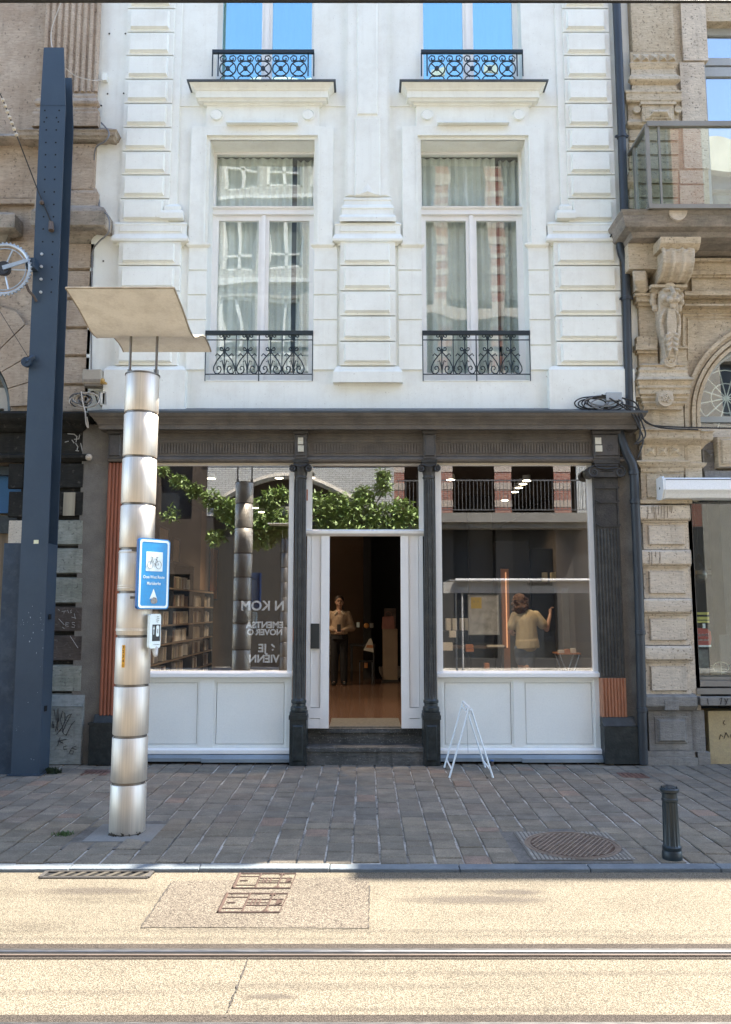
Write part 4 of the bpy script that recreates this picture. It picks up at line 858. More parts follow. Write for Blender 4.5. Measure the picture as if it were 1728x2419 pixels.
    m = MB(); m.box(c-hw_, c+hw_, yr_-.02, yr_+.02, ztp-.045, ztp); m.build('handrail', iron_black, rl)
    m = MB(); zc_ = PZ(162, yr_); U = .235
    for xx in (c-hw_+.005, c+hw_-.005, c-2.5*U-.012, c+2.5*U+.012): T([(xx, zu0), (xx, ztp-.04)], .009)
    for k in range(5):
        x = c-2*U+k*U; rr_ = .108
        T([(x+rr_*cos(a*pi/12), zc_+rr_*sin(a*pi/12)) for a in range(25)], .0095, 5)
        for a in (45, 135): a = radians(a); T([(x-rr_*cos(a), zc_-rr_*sin(a)), (x+rr_*cos(a), zc_+rr_*sin(a))], .009)
        m.cyl((x, yr_-.016, zc_), (x, yr_+.01, zc_), .030, 10)
        for f in (-1, 1):
            T([(x+f*.015, zc_+.115)]+[(x+f*.058+f*q*cos(a_), zc_+.142+q*sin(a_)) for q, a_ in ((.046,-2.3),(.048,-.8),(.05,.2),(.048,1.2),(.045,2.2),(.036,3.3),(.028,4.2),(.022,5.2),(.016,6.2),(.01,7.2))], .0085, 5)
            T([(x+f*q*.9, zc_-.118+b) for q, b in ((.03,0),(.06,.012),(.09,-.002),(.11,-.03))], .008)
    m.build('scrollwork', iron_black, rl)
# dark rooms behind the upper windows
m = MB(); m.box(XL+.3, XR-.3, 12.8, 12.9, 3.9, ZTOP-.05); m.box(XL+.3, XR-.3, YW+.4, 12.8, zu0-.25, zu0-.1); m.box(-.1, .1, YW+.4, 12.8, 4, ZTOP-.1); m.build('inner_partitions', M('room_grey', (.16,.16,.155), .9), house)

# ------------------------------------------------------------------ shopfront
shop = thing('shopfront', None, None); shop.parent = house
YF = 10.06                                        # plane of the timber frames
q = lambda y, o=0: PZ(y, YW-o)
m = MB(); m.mould(-3.10, 3.16, YW, [(.0, q(1014,.0)-.02), (.21, q(1014,.21)), (.215, q(1004,.21)), (.225, q(1003,.22)), (.23, q(1000,.23)), (.25, q(994,.25)), (.27, q(989,.27)), (.275, q(986,.27)), (.29, q(984,.29)), (.305, q(979,.3)), (.31, q(975,.3)), (.0, q(968,0))])
m.build('cornice', shop_dark2, shop)
m = MB(); m.mould(-3.10, 3.16, YW, [(.318, q(975.5,.3)), (.322, q(971,.3)), (.0, q(966,0)+.01)]); m.build('cornice_flashing', lead, shop)
zf0, zf1 = q(1092), q(1012)
m = MB(); m.box(-3.235, 3.24, YW-.03, YW+.1, zf0, zf1); m.px([(YW-.03, q(1093)), (YW-.075, q(1090,.07)), (YW-.085, q(1085,.08)), (YW-.07, q(1080,.07)), (YW-.03, q(1077,.03))], -3.235, 3.26); m.px([(YW-.03, q(1024,.03)), (YW-.05, q(1022,.05)), (YW-.05, q(1016,.05)), (YW-.03, q(1014,.03))], -3.235, 3.26)
for y_ in (1030, 1036, 1043): m.box(-3.0, 2.86, YW-.04, YW-.02, q(y_+2,.04), q(y_,.04))
m.build('fascia', shop_dark2, shop)
m = MB(); x = -2.95
while x < 2.85:
    if not (-.93 < x < -.67 or .67 < x < .93): m.box(x, x+.022, YW-.043, YW-.02, q(1071,.04), q(1047,.04))
    x += .036
m.build('fascia_ribs', shop_dark2, shop)
def bracket(xc, hw_): m = MB(); m.box(xc-hw_, xc+hw_, YW-.09, YW-.02, q(1083,.09), q(1020,.09)); m.fr(xc-hw_+.012, xc+hw_-.012, q(1078,.09), q(1026,.09), YW-.09, YW-.105, .012); m.box(xc-hw_-.012, xc+hw_+.012, YW-.12, YW-.02, q(1024,.12), q(1017,.12)); m.build('bracket', shop_dark, shop)
bracket(-.81, .078); bracket(.805, .078); bracket(3.02, .165); bracket(-3.14, .085)
card = M('cream_card', (.55,.52,.42), .6)
for xc, s in ((-.81, 1), (2.915, 1.15)):
    m = MB(); za, zb_ = q(1067,.11), q(1034,.11); m.box(xc-.035*s, xc+.038*s, YW-.122, YW-.106, za, za+(zb_-za)*.44); m.box(xc-.035*s, xc+.03*s, YW-.122, YW-.106, za+(zb_-za)*.52, zb_); m.ball((xc, YW-.122, zb_-.03), .008, 6); m.build('contact_plate', card, shop)
# ionic columns
def volute(m, x, y, z_, r, f, n=26):
    m.tube([(x+f*(r*(1-.78*k/n))*cos(pi/2-f*0+2.6*pi*k/n*-1), y, z_+(r*(1-.78*k/n))*sin(pi/2-2.6*pi*k/n)) for k in range(n+1)], [r*.17*(1-.4*k/n) for k in range(n+1)], 6)
    m.cyl((x, y+.004, z_), (x, y+.05, z_), r*.86, 18); m.ball((x, y, z_), r*.2, 8)
def column(xc):
    t = thing('column', None, None); t.parent = house; t.location = (xc, 0, 0); yc = YW-.02; Z = lambda y: PZ(y, yc-.08)
    m = MB(); m.lathe(xc, yc, [(.078, Z(1650)), (.077, Z(1640)), (.074, Z(1500)), (.069, Z(1140)), (.069, Z(1129))], 112, flute=16, fd=.011, fz=(Z(1642), Z(1138))); m.build('fluted_shaft', column_paint, t)
    m = MB(); m.lathe(xc, yc, [(.07, Z(1130)), (.078, Z(1128)), (.078, Z(1125)), (.07, Z(1123)), (.074, Z(1118)), (.09, Z(1108)), (.09, Z(1100))], 32)
    m.box(xc-.098, xc+.098, yc-.10, yc+.09, Z(1093), Z(1086)); m.box(xc-.085, xc+.085, yc-.09, yc+.08, Z(1100), Z(1093))
    for f in (-1, 1): volute(m, xc+f*.098, yc-.098, Z(1107), .046, f)
    m.tube([(xc-.09, yc-.095, Z(1098)), (xc, yc-.095, Z(1103)), (xc+.09, yc-.095, Z(1098))], .010, 6); m.build('ionic_capital', column_paint, t)
    m = MB(); m.lathe(xc, yc, [(.098, Z(1682)), (.102, Z(1678)), (.099, Z(1672)), (.084, Z(1669)), (.082, Z(1663)), (.092, Z(1661)), (.092, Z(1656)), (.08, Z(1653)), (.077, Z(1650))], 32)
    m.build('base_rings', plinth_paint, t)
    m = MB(); w_ = .105; m.fr(xc-w_, xc+w_, 0, Z(1682), yc+.10, yc-.10, .004); m.box(xc-w_-.006, xc+w_+.006, yc-.108, yc+.1, Z(1700), Z(1690)); m.fr(xc-.07, xc+.07, .05, Z(1712), yc-.095, yc-.118, .02); m.build('pedestal', plinth_paint, t)
column(-.81); column(.795)
# flat pilaster on the right with broad capital
t = thing('pilaster', None, None); t.parent = house; Z = lambda y: PZ(y, YW-.05); x0, x1 = 2.865, 3.165; xm = (x0+x1)/2
m = MB(); m.box(x0, x1, YW-.035, YF+.03, Z(1602), Z(1095))
for k in range(7): xx = x0+.028+k*.0405; m.tube([(xx, YW-.035, Z(1596)), (xx, YW-.035, Z(1250))], .012, 6)
for y_ in (1184, 1240): m.box(x0+.01, x1-.01, YW-.052, YW-.03, Z(y_+4), Z(y_)); [m.tube([(x0+.0+a*.06, YW-.05, Z(y_-5+abs(a-2.5)*1.0)), (x0+.05+a*.05, YW-.05, Z(y_+2))], .008, 5) for a in (0, 5)]
for a in (x0+.006, x1-.022): m.box(a, a+.016, YW-.047, YW-.03, Z(1245), Z(1152))
for y_ in (1150,): m.box(x0-.005, x1+.005, YW-.055, YW-.03, Z(y_+4), Z(y_))
m.build('fluted_shaft', column_paint, t)
m = MB(); m.box(xm-.165, xm+.165, YW-.10, YW, Z(1096), Z(1087)); m.box(xm-.145, xm+.145, YW-.085, YW, Z(1128), Z(1096))
m.tube([(xm-.15, YW-.09, Z(1101)), (xm+.15, YW-.09, Z(1101))], .012, 6); m.tube([(xm-.13, YW-.09, Z(1106)), (xm, YW-.10, Z(1110)), (xm+.13, YW-.09, Z(1106))], .014, 6)
for k in range(9): m.ball((xm-.07+k*.0175, YW-.09, Z(1114)), .010, 6)
for f in (-1, 1): volute(m, xm+f*.165, YW-.092, Z(1117), .075, f, 34)
m.cyl((xm-.2, YW+.04, Z(1117)), (xm-.2, YW-.09, Z(1117)), .07, 20); m.build('ionic_capital', column_paint, t)
m = MB(); m.ball((3.06, YW-.108, q(1058,.11)), .012, 8)
for k in range(8): m.ball((3.06+.035*cos(k*pi/4), YW-.108, q(1058,.11)+.035*sin(k*pi/4)), .008, 6)
m.build('rosette', shop_dark, t)
m = MB(); z0_, z1_ = Z(1694), Z(1602)
for k in range(8): xx = x0-.002+k*.0385; m.add([(xx, YW-.03, z0_), (xx+.019, YW-.058, z0_), (xx+.0385, YW-.03, z0_), (xx, YW-.03, z1_), (xx+.019, YW-.058, z1_), (xx+.0385, YW-.03, z1_)], [(0,1,4,3),(1,2,5,4),(0,2,1),(3,4,5)])
m.box(x0-.002, x1+.006, YW-.03, YF, z0_, z1_); m.build('timber_patch', terracotta2, t)
m = MB(); m.px([(YW-.04, Z(1694)), (YW-.09, Z(1714)), (YF, Z(1714)), (YF, Z(1694))], x0-.005, 3.25); m.fr(x0-.005, 3.275, .015, Z(1714), YF, YW-.10, .006); m.box(x0-.01, 3.28, YW-.105, YF, Z(1717), Z(1714.5)); m.build('plinth', plinth_paint, t)
t = thing('pilaster', None, None); t.parent = house
m = MB(); z0_, z1_ = Z(1690), Z(1093)
for k in range(4): xx = -3.228+k*.044; m.tube([(xx+.022, YW-.03, z0_), (xx+.022, YW-.03, z1_)], .019, 6)
m.box(-3.232, -3.05, YW-.028, YF+.02, z0_, z1_); m.build('timber_facing', terracotta, t)
m = MB(); m.px([(YW-.03, Z(1688)), (YW-.085, Z(1708)), (YF, Z(1708)), (YF, Z(1688))], -3.28, -3.02); m.fr(-3.33, -3.0, 0, Z(1709), YF, YW-.10, .012); m.box(-3.335, -3.0, YW-.107, YF, Z(1711), Z(1706)); m.build('plinth', plinth_paint, t)
m = MB(); m.box(XL+.0, -3.232, YW+.0, YF+.3, 0, zf1+.05); m.box(3.165, XR, YW+.02, YF+.3, 0, zf1+.06); m.build('rendered_pier', render_grey, shop)
# rust stained strips beside the columns
m = MB(); 
for px_, py_, h_ in ((726,1170,26),(1404,1145,14),(1408,1300,40),(694,1500,30)): xx = PX(px_, py_, YF-.02); m.box(xx-.006, xx+.008, YF-.03, YF-.008, PZ(py_+h_/2, YF), PZ(py_-h_/2, YF))
m.build('bare_timber_edge', M('bare_orange', (.42,.11,.04), .7), shop)

def ZF(y): return PZ(y, YF)
def XF(px_, py_): return PX(px_, py_, YF)
ztopf = ZF(1093)
def shop_window(xa, xb, ga, gb, panels, name_):
    w_ = thing('shop_window', None, None); w_.parent = house; w_.location = ((xa+xb)/2, 0, 0)
    zg0, zg1 = PZ(1585, YF+.02), PZ(1100, YF+.02)
    m = MB(); m.box(xa, ga, YF, YF+.07, ZF(1600), ztopf); m.box(gb, xb, YF, YF+.07, ZF(1600), ztopf); m.box(ga, gb, YF, YF+.07, zg1, ztopf-.004); m.build('frame', white_paint, w_)
    m = MB(); m.box(xa+.01, xb-.01, YF-.012, YF+.05, ztopf-.03, ztopf-.0); m.build('top_board', cream_trim, w_)
    m = MB(); m.box(ga, gb, YF+.025, YF+.033, zg0-.02, zg1); m.build('pane', shop_glass, w_)
    m = MB(); m.px([(YF-.055, ZF(1599)), (YF-.055, ZF(1590)), (YF+.025, ZF(1585)+.0), (YF+.07, ZF(1585)), (YF+.07, ZF(1599))], xa-.005, xb+.005); m.build('sill', white_paint, w_)
    zb0, zb1 = ZF(1779), ZF(1600)
    m = MB(); m.box(xa, xb, YF+.045, YF+.07, zb0, zb1)
    cur = xa
    for pa, pb_ in panels: m.box(cur, pa, YF-.012, YF+.046, zb0, zb1); cur = pb_
    m.box(cur, xb, YF-.012, YF+.046, zb0, zb1)
    for pa, pb_ in panels:
        m.box(pa, pb_, YF-.012, YF+.046, ZF(1607), zb1); m.box(pa, pb_, YF-.012, YF+.046, zb0, ZF(1764))
        for (u0, u1, v0, v1) in ((pa, pa+.028, ZF(1764), ZF(1607)), (pb_-.028, pb_, ZF(1764), ZF(1607)), (pa+.028, pb_-.028, ZF(1764), ZF(1764)+.028), (pa+.028, pb_-.028, ZF(1607)-.028, ZF(1607))): m.box(u0, u1, YF+.002, YF+.046, v0, v1)
    for pa, pb_ in panels: m.box(pa+.034, pb_-.034, YF+.010, YF+.046, ZF(1764)+.034, ZF(1607)-.034)
    m.build('stall_riser', white_panel, w_)
    m = MB(); m.px([(YF-.05, zb0-.001), (YF-.05, ZF(1771)), (YF-.008, ZF(1766)), (YF-.008, zb0-.001)], xa, xb); m.build('bottom_rail', white_paint, w_)
    m = MB(); xm = (xa+xb)/2; m.px([(YF-.085, ZF(1796)), (YF-.085, ZF(1788)), (YF-.04, ZF(1780)), (YF-.0, ZF(1780)), (YF, ZF(1796))], xa-.0, xm); m.px([(YF-.095, ZF(1798)), (YF-.095, ZF(1790)), (YF-.05, ZF(1781)), (YF-.0, ZF(1781)), (YF, ZF(1798))], xm, xb+.04); m.build('base_flashing', M('flashing_grey', (.22,.26,.29), .5, .2, var=.15), w_)
    m = MB(); m.box(xa, xb, YF+.01, YF+.07, 0, zb0); m.build('recess', hole_black, w_)
    return w_
swl = shop_window(-3.05, -.905, -2.93, XF(682,1300), [(-2.94, -2.03), (XF(505,1700), XF(677,1700))], 'l')
swr = shop_window(XF(1031,1350), XF(1412,1350), XF(1045,1350), XF(1395,1350), [(XF(1046,1700), XF(1214,1700)), (XF(1237,1700), XF(1406,1700))], 'r')
# lettering on the left pane, seen reversed from the street
lw_ = M('window_lettering', (.62,.60,.56), .6)
yl_ = YF+.034
for s, px_, py_, sz_ in (('N KOM', 621, 1432, .165), ('EMENTSA', 626, 1477, .108), ('NOVER O', 626, 1494, .10), ('6 JE', 631, 1532, .14), ('VIENN', 624, 1557, .13)):
    text(swl, 'window_lettering', s, lw_, PX(px_, py_, yl_), yl_, PZ(py_, yl_), sz_, .001, mirror=True, bold=.004)
# door bay
door = thing('shop_door', None, None); door.parent = house; YD = 10.12; zd = lambda y: PZ(y, YD); xd = lambda x, y: PX(x, y, YD)
xa, xb = -.735, .72; oa, ob = xd(778,1500), xd(948,1500)
m = MB(); zt_ = zd(1093); zg1, zg0 = zd(1100), zd(1251); ga, gb = xd(738,1180), xd(990,1180)
m.box(xa-.06, ga, YD-.02, YD+.06, zd(1255), zt_); m.box(gb, xb+.06, YD-.02, YD+.06, zd(1255), zt_); m.box(ga, gb, YD-.02, YD+.06, zg1, zt_-.003); m.build('transom_frame', white_paint, door)
m = MB(); m.box(ga, gb, YD+.01, YD+.018, zg0-.02, zg1); m.build('transom_pane', shop_glass, door)
m = MB(); m.px([(YD-.02, zd(1264)), (YD-.055, zd(1261)), (YD-.06, zd(1255)), (YD-.02, zd(1251)), (YD+.06, zd(1251)), (YD+.06, zd(1266)), (YD-.0, zd(1266))], xa-.02, xb+.02); m.build('transom_bar', white_paint, door)
zdb = zd(1720); zdt = zd(1266)
for a, b, p0, p1, sg in ((xa, oa, xd(735,1400), xd(759,1400), 0), (ob, xb, xd(966,1400), xd(990,1400), 1)):
    m = MB(); m.box(a, b, YD+.02, YD+.06, zdb, zdt); m.box(p0+.006, p1-.006, YD-.004, YD+.02, zd(1670), zdt)
    m.box(a, p0, YD-.024, YD+.021, zdb, zdt); m.box(p1, b, YD-.024, YD+.021, zdb, zdt); m.box(p0, p1, YD-.014, YD, zd(1672), zdt) if 0 else None
    m.box(p0, p1, YD-.024, YD+.021, zd(1696), zd(1672)); m.box(p0, p1, YD-.020, YD+.021, zdb, zd(1697.5))
    m.build('side_panel', white_paint, door)
m = MB(); m.box(xd(735,1500), xd(755,1500), YD-.03, YD-.001, zd(1532), zd(1473)); m.build('letter_plate', M('dark_plate', (.03,.035,.035), .5), door)
m = MB(); m.box(oa, ob, 10.25, 11.05, .395, .408); m.build('door_mat', M('doormat', (.10,.095,.08), .95, var=.3, vs=30, bump=.5), door)
m = MB(); m.box(xa-.05, xb+.05, 10.16, 10.35, PZ(1731, 10.16), .395); m.box(xa-.03, xb+.03, 10.19, 10.35, .20, PZ(1731, 10.16)); m.build('upper_step', step_stone, door)
m = MB(); m.px([(9.93, 0), (9.93, .155), (9.915, .16), (9.915, .203), (9.93, .208), (10.30, .208), (10.30, 0)], PX(705,1780,9.93), PX(1005,1780,9.93)); m.build('lower_step', step_stone, door)

# ------------------------------------------------------------------ shop interior
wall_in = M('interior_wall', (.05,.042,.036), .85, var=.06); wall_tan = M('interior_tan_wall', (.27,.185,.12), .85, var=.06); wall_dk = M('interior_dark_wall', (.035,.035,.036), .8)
floor_m = M('polished_floor', (.12,.07,.048), .16, var=.1, vs=2, fine=.05)
FZ = .40; CZ = 3.78; YB = 19.4
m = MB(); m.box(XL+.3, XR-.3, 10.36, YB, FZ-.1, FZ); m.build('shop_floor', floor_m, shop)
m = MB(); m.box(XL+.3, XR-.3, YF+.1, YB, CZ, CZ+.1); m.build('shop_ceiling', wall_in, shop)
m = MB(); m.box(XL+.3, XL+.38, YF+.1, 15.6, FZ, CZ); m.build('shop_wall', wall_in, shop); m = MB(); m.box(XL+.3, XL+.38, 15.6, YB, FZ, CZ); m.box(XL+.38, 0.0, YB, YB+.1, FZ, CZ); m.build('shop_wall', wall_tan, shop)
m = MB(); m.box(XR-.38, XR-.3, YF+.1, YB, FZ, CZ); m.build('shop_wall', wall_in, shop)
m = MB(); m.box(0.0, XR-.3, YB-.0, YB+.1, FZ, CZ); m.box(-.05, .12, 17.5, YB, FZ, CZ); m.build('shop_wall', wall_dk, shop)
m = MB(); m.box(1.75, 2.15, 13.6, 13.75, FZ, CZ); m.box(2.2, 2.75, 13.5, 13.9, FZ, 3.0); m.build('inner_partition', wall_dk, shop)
m = MB(); m.box(xa-.0, oa-.0, YD+.061, YD+.3, FZ, CZ) if 0 else m.box(-.05, .0, 17, 17.05, FZ, FZ+.02); m.build('floor_strip', wall_dk, shop)
# drainpipe
pm = M('pipe_anthracite', (.038,.045,.053), .5, .2, var=.15, vs=3, fine=.08)
t = thing('drainpipe', None, None); t.parent = house; t.location = (3.35, 0, 0); yp = YW-.10; pz_ = lambda y: PZ(y, yp)
m = MB(); m.tube([(3.372, yp, ZTOP), (3.37, yp, pz_(300)), (3.36, yp, pz_(530)), (3.345, yp-.01, pz_(545)), (3.30, yp-.02, pz_(565)), (3.285, yp-.02, pz_(585)), (3.30, yp-.02, pz_(600)), (3.345, yp-.01, pz_(618)), (3.35, yp, pz_(635)), (3.32, yp, pz_(970)), (3.31, yp+.02, pz_(1000))], .054, 16); m.build('pipe', pm, t)
m = MB(); zt = pz_(1000); m.tube([(3.20, YW-.06, q(1018)), (3.22, YW-.09, q(1045)), (3.27, YW-.10, q(1075)), (3.335, YW-.10, q(1100)), (3.35, YW-.10, q(1120)), (3.35, YW-.10, q(1400)), (3.325, YW-.10, q(1700)), (3.325, YW-.08, .02)], [.05,.05,.052,.055,.056,.056,.056,.056], 16); m.build('pipe', pm, t)
m = MB()
for y_, xx in ((322,3.37),(705,3.345),(520,3.362)): m.lathe(xx, yp, [(.056, pz_(y_)-.03), (.064, pz_(y_)-.025), (.064, pz_(y_)+.02), (.056, pz_(y_)+.025)], 16); m.box(xx-.085, xx+.085, yp-.01, yp+.02, pz_(y_)-.012, pz_(y_)+.012)
for y_ in (1120,1187,1493,1673): m.lathe(3.345 if y_ < 1500 else 3.33, YW-.10, [(.057, q(y_)-.03), (.064, q(y_)-.025), (.064, q(y_)+.02), (.057, q(y_)+.025)], 16)
m.build('pipe_collars', pm, t)
# ================================================================== LEFT STONE BUILDING
lb = thing('stone_building', 'brown stone building on the left with fluted pilaster, blackened ground floor and arched window', 'building', (-5, YW, 0))
def P3(px_, py_, Y): return PX(px_, py_, Y), PZ(py_, Y)
X1 = -3.585                                        # party line
m = MB(); m.box(-12, X1-.16, YW+.12, YW+.6, 3.3, 9.9) if 0 else None
z = lambda y, o=0: PZ(y, YW-o)
zl0 = z(975)                                      # top of ground floor ledge
# wall field with an arched window at the far left
ax, az_, ar = PX(-140, 960, YW+.05), z(965), 0
xr_w = PX(212, 900, YW)                            # right edge of the block quoin
rad = PX(30, 950, YW+.1)-ax
def arch_wall(m, x0, x1, z0, z1, y0, y1, cx, cz, r, n=20):   # wall with a semicircular-headed opening
    pts = [(cx+r*cos(pi*k/n), cz+r*sin(pi*k/n)) for k in range(n+1)]
    for k in range(n):
        (xa, za), (xb, zb) = pts[k], pts[k+1]; m.py([(xb, z1), (xb, zb), (xa, za), (xa, z1)], y0, y1)
    m.box(cx+r, x1, y0, y1, cz, z1); 
    if x0 < cx-r: m.box(x0, cx-r, y0, y1, z0, z1)
    m.box(cx+r, x1, y0, y1, z0, cz)
m = MB(); arch_wall(m, -12, X1+.0, zl0, z(565), YW+.06, YW+.4, ax, az_, rad); m.box(-12, xr_w+.06, YW+.10, YW+.4, z(565), 10.9); m.box(-12, X1, YW+.4, 19.8, 0, 10.9); m.build('wall', stone_l, lb)
m = MB()                                           # block joints of the pier beside the arch
ys = [572, 636, 705, 774, 840, 908, 975]
for a, b in zip(ys[:-1], ys[1:]): m.fr(PX(128, 800, YW), xr_w, z(b)+.006, z(a)-.012, YW+.05, YW-.0, .014)
for k in range(-1, 7):                             # voussoirs
    a0 = radians(2+k*15); a1 = radians(2+k*15+14.3); r0, r1 = rad+.015, rad+.015+.62
    if a0 < 0: continue
    p = [(ax+r0*cos(a0), az_+r0*sin(a0)), (ax+r1*cos(a0), az_+r1*sin(a0)), (ax+(r1+.05)*cos((a0+a1)/2), az_+(r1+.05)*sin((a0+a1)/2)), (ax+r1*cos(a1), az_+r1*sin(a1)), (ax+r0*cos(a1), az_+r0*sin(a1)), (ax+r0*cos((a0+a1)/2), az_+r0*sin((a0+a1)/2))]
    p = [(min(x, PX(126, 800, YW)), zz) for x, zz in p]; m.py(p[::-1], YW+.0, YW+.07)
m.build('rusticated_blocks', stone_l, lb)
m = MB(); wt_ = M('window_timber_pale', (.42,.38,.32), .6)
zz0 = z(975)-.02; m.box(ax-rad, ax+rad, YW+.22, YW+.27, z(955), z(905)); m.box(PX(14, 900, YW+.2), PX(24, 900, YW+.2), YW+.2, YW+.27, zl0, z(900)); m.box(ax-rad, ax+rad, YW+.2, YW+.26, zl0, z(962)); m.build('window_frame', wt_, lb)
m = MB(); m.tube([(ax+(rad-.03)*cos(pi*k/24), YW+.15, az_+(rad-.03)*sin(pi*k/24)) for k in range(25)], .045, 6); m.build('arch_frame', iron_black, lb)
m = MB(); m.box(ax-rad, ax+rad, YW+.29, YW+.30, zl0, az_+rad); m.build('pane', old_glass, lb)
m = MB(); m.box(-12, ax+rad+.3, YW+.9, YW+1, 0, az_+rad+.3); m.build('window_backing', dark_room, lb)
# pilaster pedestal, mouldings and fluted shaft
def xe(px_, py_, o): return PX(px_, py_, YW-o)
m = MB(); xs0, xs1 = xe(105, 150, .12), xe(227, 150, .12); m.box(xs0-.0, xs1, YW-.08, YW+.15, z(222,.1), 10.9); m.build('pilaster_shaft', stone_l, lb)
m = MB(); nfl = 8; wdt = (xs1-xs0)/nfl
for k in range(nfl+1): x = xs0+k*wdt; m.tube([(x-.0, YW-.085, z(216,.1)), (x, YW-.085, 10.9)], .03, 8)
m.build('fluting', stone_l, lb)
m = MB(); m.mould(xs0+.0, xs1-.02, YW-.08, [(.0, z(300,.1)), (.10, z(299,.16)), (.10, z(268,.16)), (.085, z(264,.16)), (.09, z(260,.15)), (.06, z(256,.14)), (.055, z(250,.14)), (.085, z(246,.15)), (.09, z(240,.15)), (.07, z(236,.13)), (.04, z(232,.12)), (.045, z(226,.12)), (.015, z(222,.1)), (0, z(218,.1))])
m.build('pilaster_base', stone_l, lb)
m = MB(); m.mould(xe(98,390,.08), xe(226,390,.08), YW+.1, [(.02, z(345,0)), (.05, z(343,.02)), (.14, z(330,.1)), (.24, z(322,.2)), (.25, z(316,.22)), (.27, z(313,.23)), (.28, z(305,.24)), (.30, z(300,.25)), (.10, z(291,.1))]); m.build('pedestal_cornice', stone_lm, lb)
m = MB(); m.box(xe(96,400,.06), xe(224,400,.06), YW-.06, YW+.2, z(446,.06), z(342,.04)); m.mould(xe(92,460,.06)+.02, xe(226,460,.06)-.02, YW-.02, [(.06, z(490,.1)), (.06, z(455,.08)), (.03, z(447,.06)), (.02, z(444,.05))]); m.build('pedestal', stone_l, lb)
m = MB(); m.box(-12, xe(95,400,0), YW+.06, YW+.2, z(462), z(330)); m.box(-12, xe(95,400,0), YW+.03, YW+.2, z(478), z(466)); m.build('parapet_band', stone_l, lb)
m = MB(); m.mould(xe(95,510,.3)+.22, xe(240,510,.3)-.29, YW+.05, [(.03, z(574,0)), (.06, z(568,.02)), (.10, z(552,.08)), (.14, z(546,.1)), (.32, z(533,.3)), (.34, z(530,.3)), (.34, z(497,.3)), (.30, z(489,.26)), (.10, z(480,.1))])
m.mould(-12, xe(28,510,.2)-.2, YW+.05, [(.03, z(574,0)), (.10, z(552,.08)), (.2, z(540,.2)), (.24, z(536,.2)), (.24, z(505,.2)), (.2, z(498,.2)), (.0, z(488,.1))])
m.build('ledge', stone_lm, lb)
m = MB(); m.px([(YW+.1, z(338)), (YW-.13, z(330,.1)), (YW-.16, z(322,.15)), (YW-.12, z(318,.1)), (YW+.1, z(312))], -12, xe(60,330,.1)); m.build('string_moulding', stone_lm, lb)
# ground floor in dark paint
m = MB(); m.mould(-12, xe(200,1000,.12)-.14, YW+.06, [(.02, z(1022,0)), (.08, z(1018,.05)), (.12, z(1010,.1)), (.14, z(1004,.1)), (.2, z(993,.15)), (.22, z(985,.2)), (.24, z(975,.2)), (0, z(968,0))]); m.build('shop_ledge', stone_dark, lb)
m = MB(); m.box(-12, xe(203,1050,0), YW+.03, YW+.3, z(1072), z(1018)); m.mould(-12, xe(200,1080,.05)-.03, YW+.04, [(0, z(1092)), (.03, z(1090,.03)), (.09, z(1080,.08)), (.09, z(1073,.08)), (0, z(1070,.0))]); m.build('frieze', stone_dark, lb)
m = MB(); m.ball((xe(208,1079,.1), YW-.06, z(1079,.1)), .045, 8); m.build('broken_corner', stone_rp, lb)
rows = [(1093,1154,stone_dark),(1160,1220,stone_dark),(1227,1288,stone_green),(1294,1356,stone_green),(1363,1426,stone_green),(1432,1493,stone_brown),(1500,1562,stone_brown),(1570,1635,stone_green)]
m = MB(); m.box(-4.35, xe(203,1300,0), YW+.05, YW+.3, 0, z(1090)); m.build('pier_core', stone_dark, lb)
for a, b, mm in rows:
    m = MB(); m.fr(-4.25, xe(201-.010*(a-1100),a,.0), z(b), z(a), YW+.055, YW-.005, .016); m.build('painted_block', mm, lb)
m = MB(); a = (xe(150,1190,.02), xe(177,1190,.02)); m.box(a[0], a[1], YW-.02, YW, z(1218,.02), z(1163,.02)); m.build('timber_infill', M('pale_board', (.33,.28,.2), .8, var=.2, stretch=(6,1,.5)), lb)
for a, b, mm in ((1093,1154,stone_dark),(1160,1222,stone_dark),(1228,1285,stone_rp)):
    m = MB(); m.fr(xe(20,a,0), xe(58,a,0), z(b), z(a), YW+.055, YW, .012); m.build('painted_block', mm, lb)
m = MB(); xbr = xe(196,1720,.05); m.fr(-4.25, xbr, 0, z(1668,.05), YW+.05, YW-.06, .01); m.px([(YW-.06, z(1669,.06)), (YW-.005, z(1642)), (YW+.05, z(1638)), (YW+.05, z(1669))], -4.25, xbr-.005); m.build('base_block', stone_base, lb)
m = MB(); m.box(-12, xe(24,1200,0), YW+.3, YW+.35, z(1212,-.3), z(1118,-.3)); m.build('blue_window', M('blue_poster', (.015,.09,.21), .35), lb)
m = MB(); m.box(-12, xe(26,1200,0), YW+.2, YW+.3, z(1256), z(1214)); m.box(-12, xe(26,1200,0), YW+.2, YW+.3, z(1116), z(1095)); m.build('window_frame', plinth_paint, lb)
m = MB(); m.box(-12, xe(20,1400,0), YW+.25, YW+.3, z(1560), z(1256)); m.build('door_boards', M('door_boards', (.20,.145,.09), .8, var=.3, stretch=(10,1,.3), bump=.2), lb)
m = MB(); m.box(-12, xe(20,1700,0), YW+.1, YW+.3, 0, z(1560)); m.build('lower_wall', stone_dark, lb)
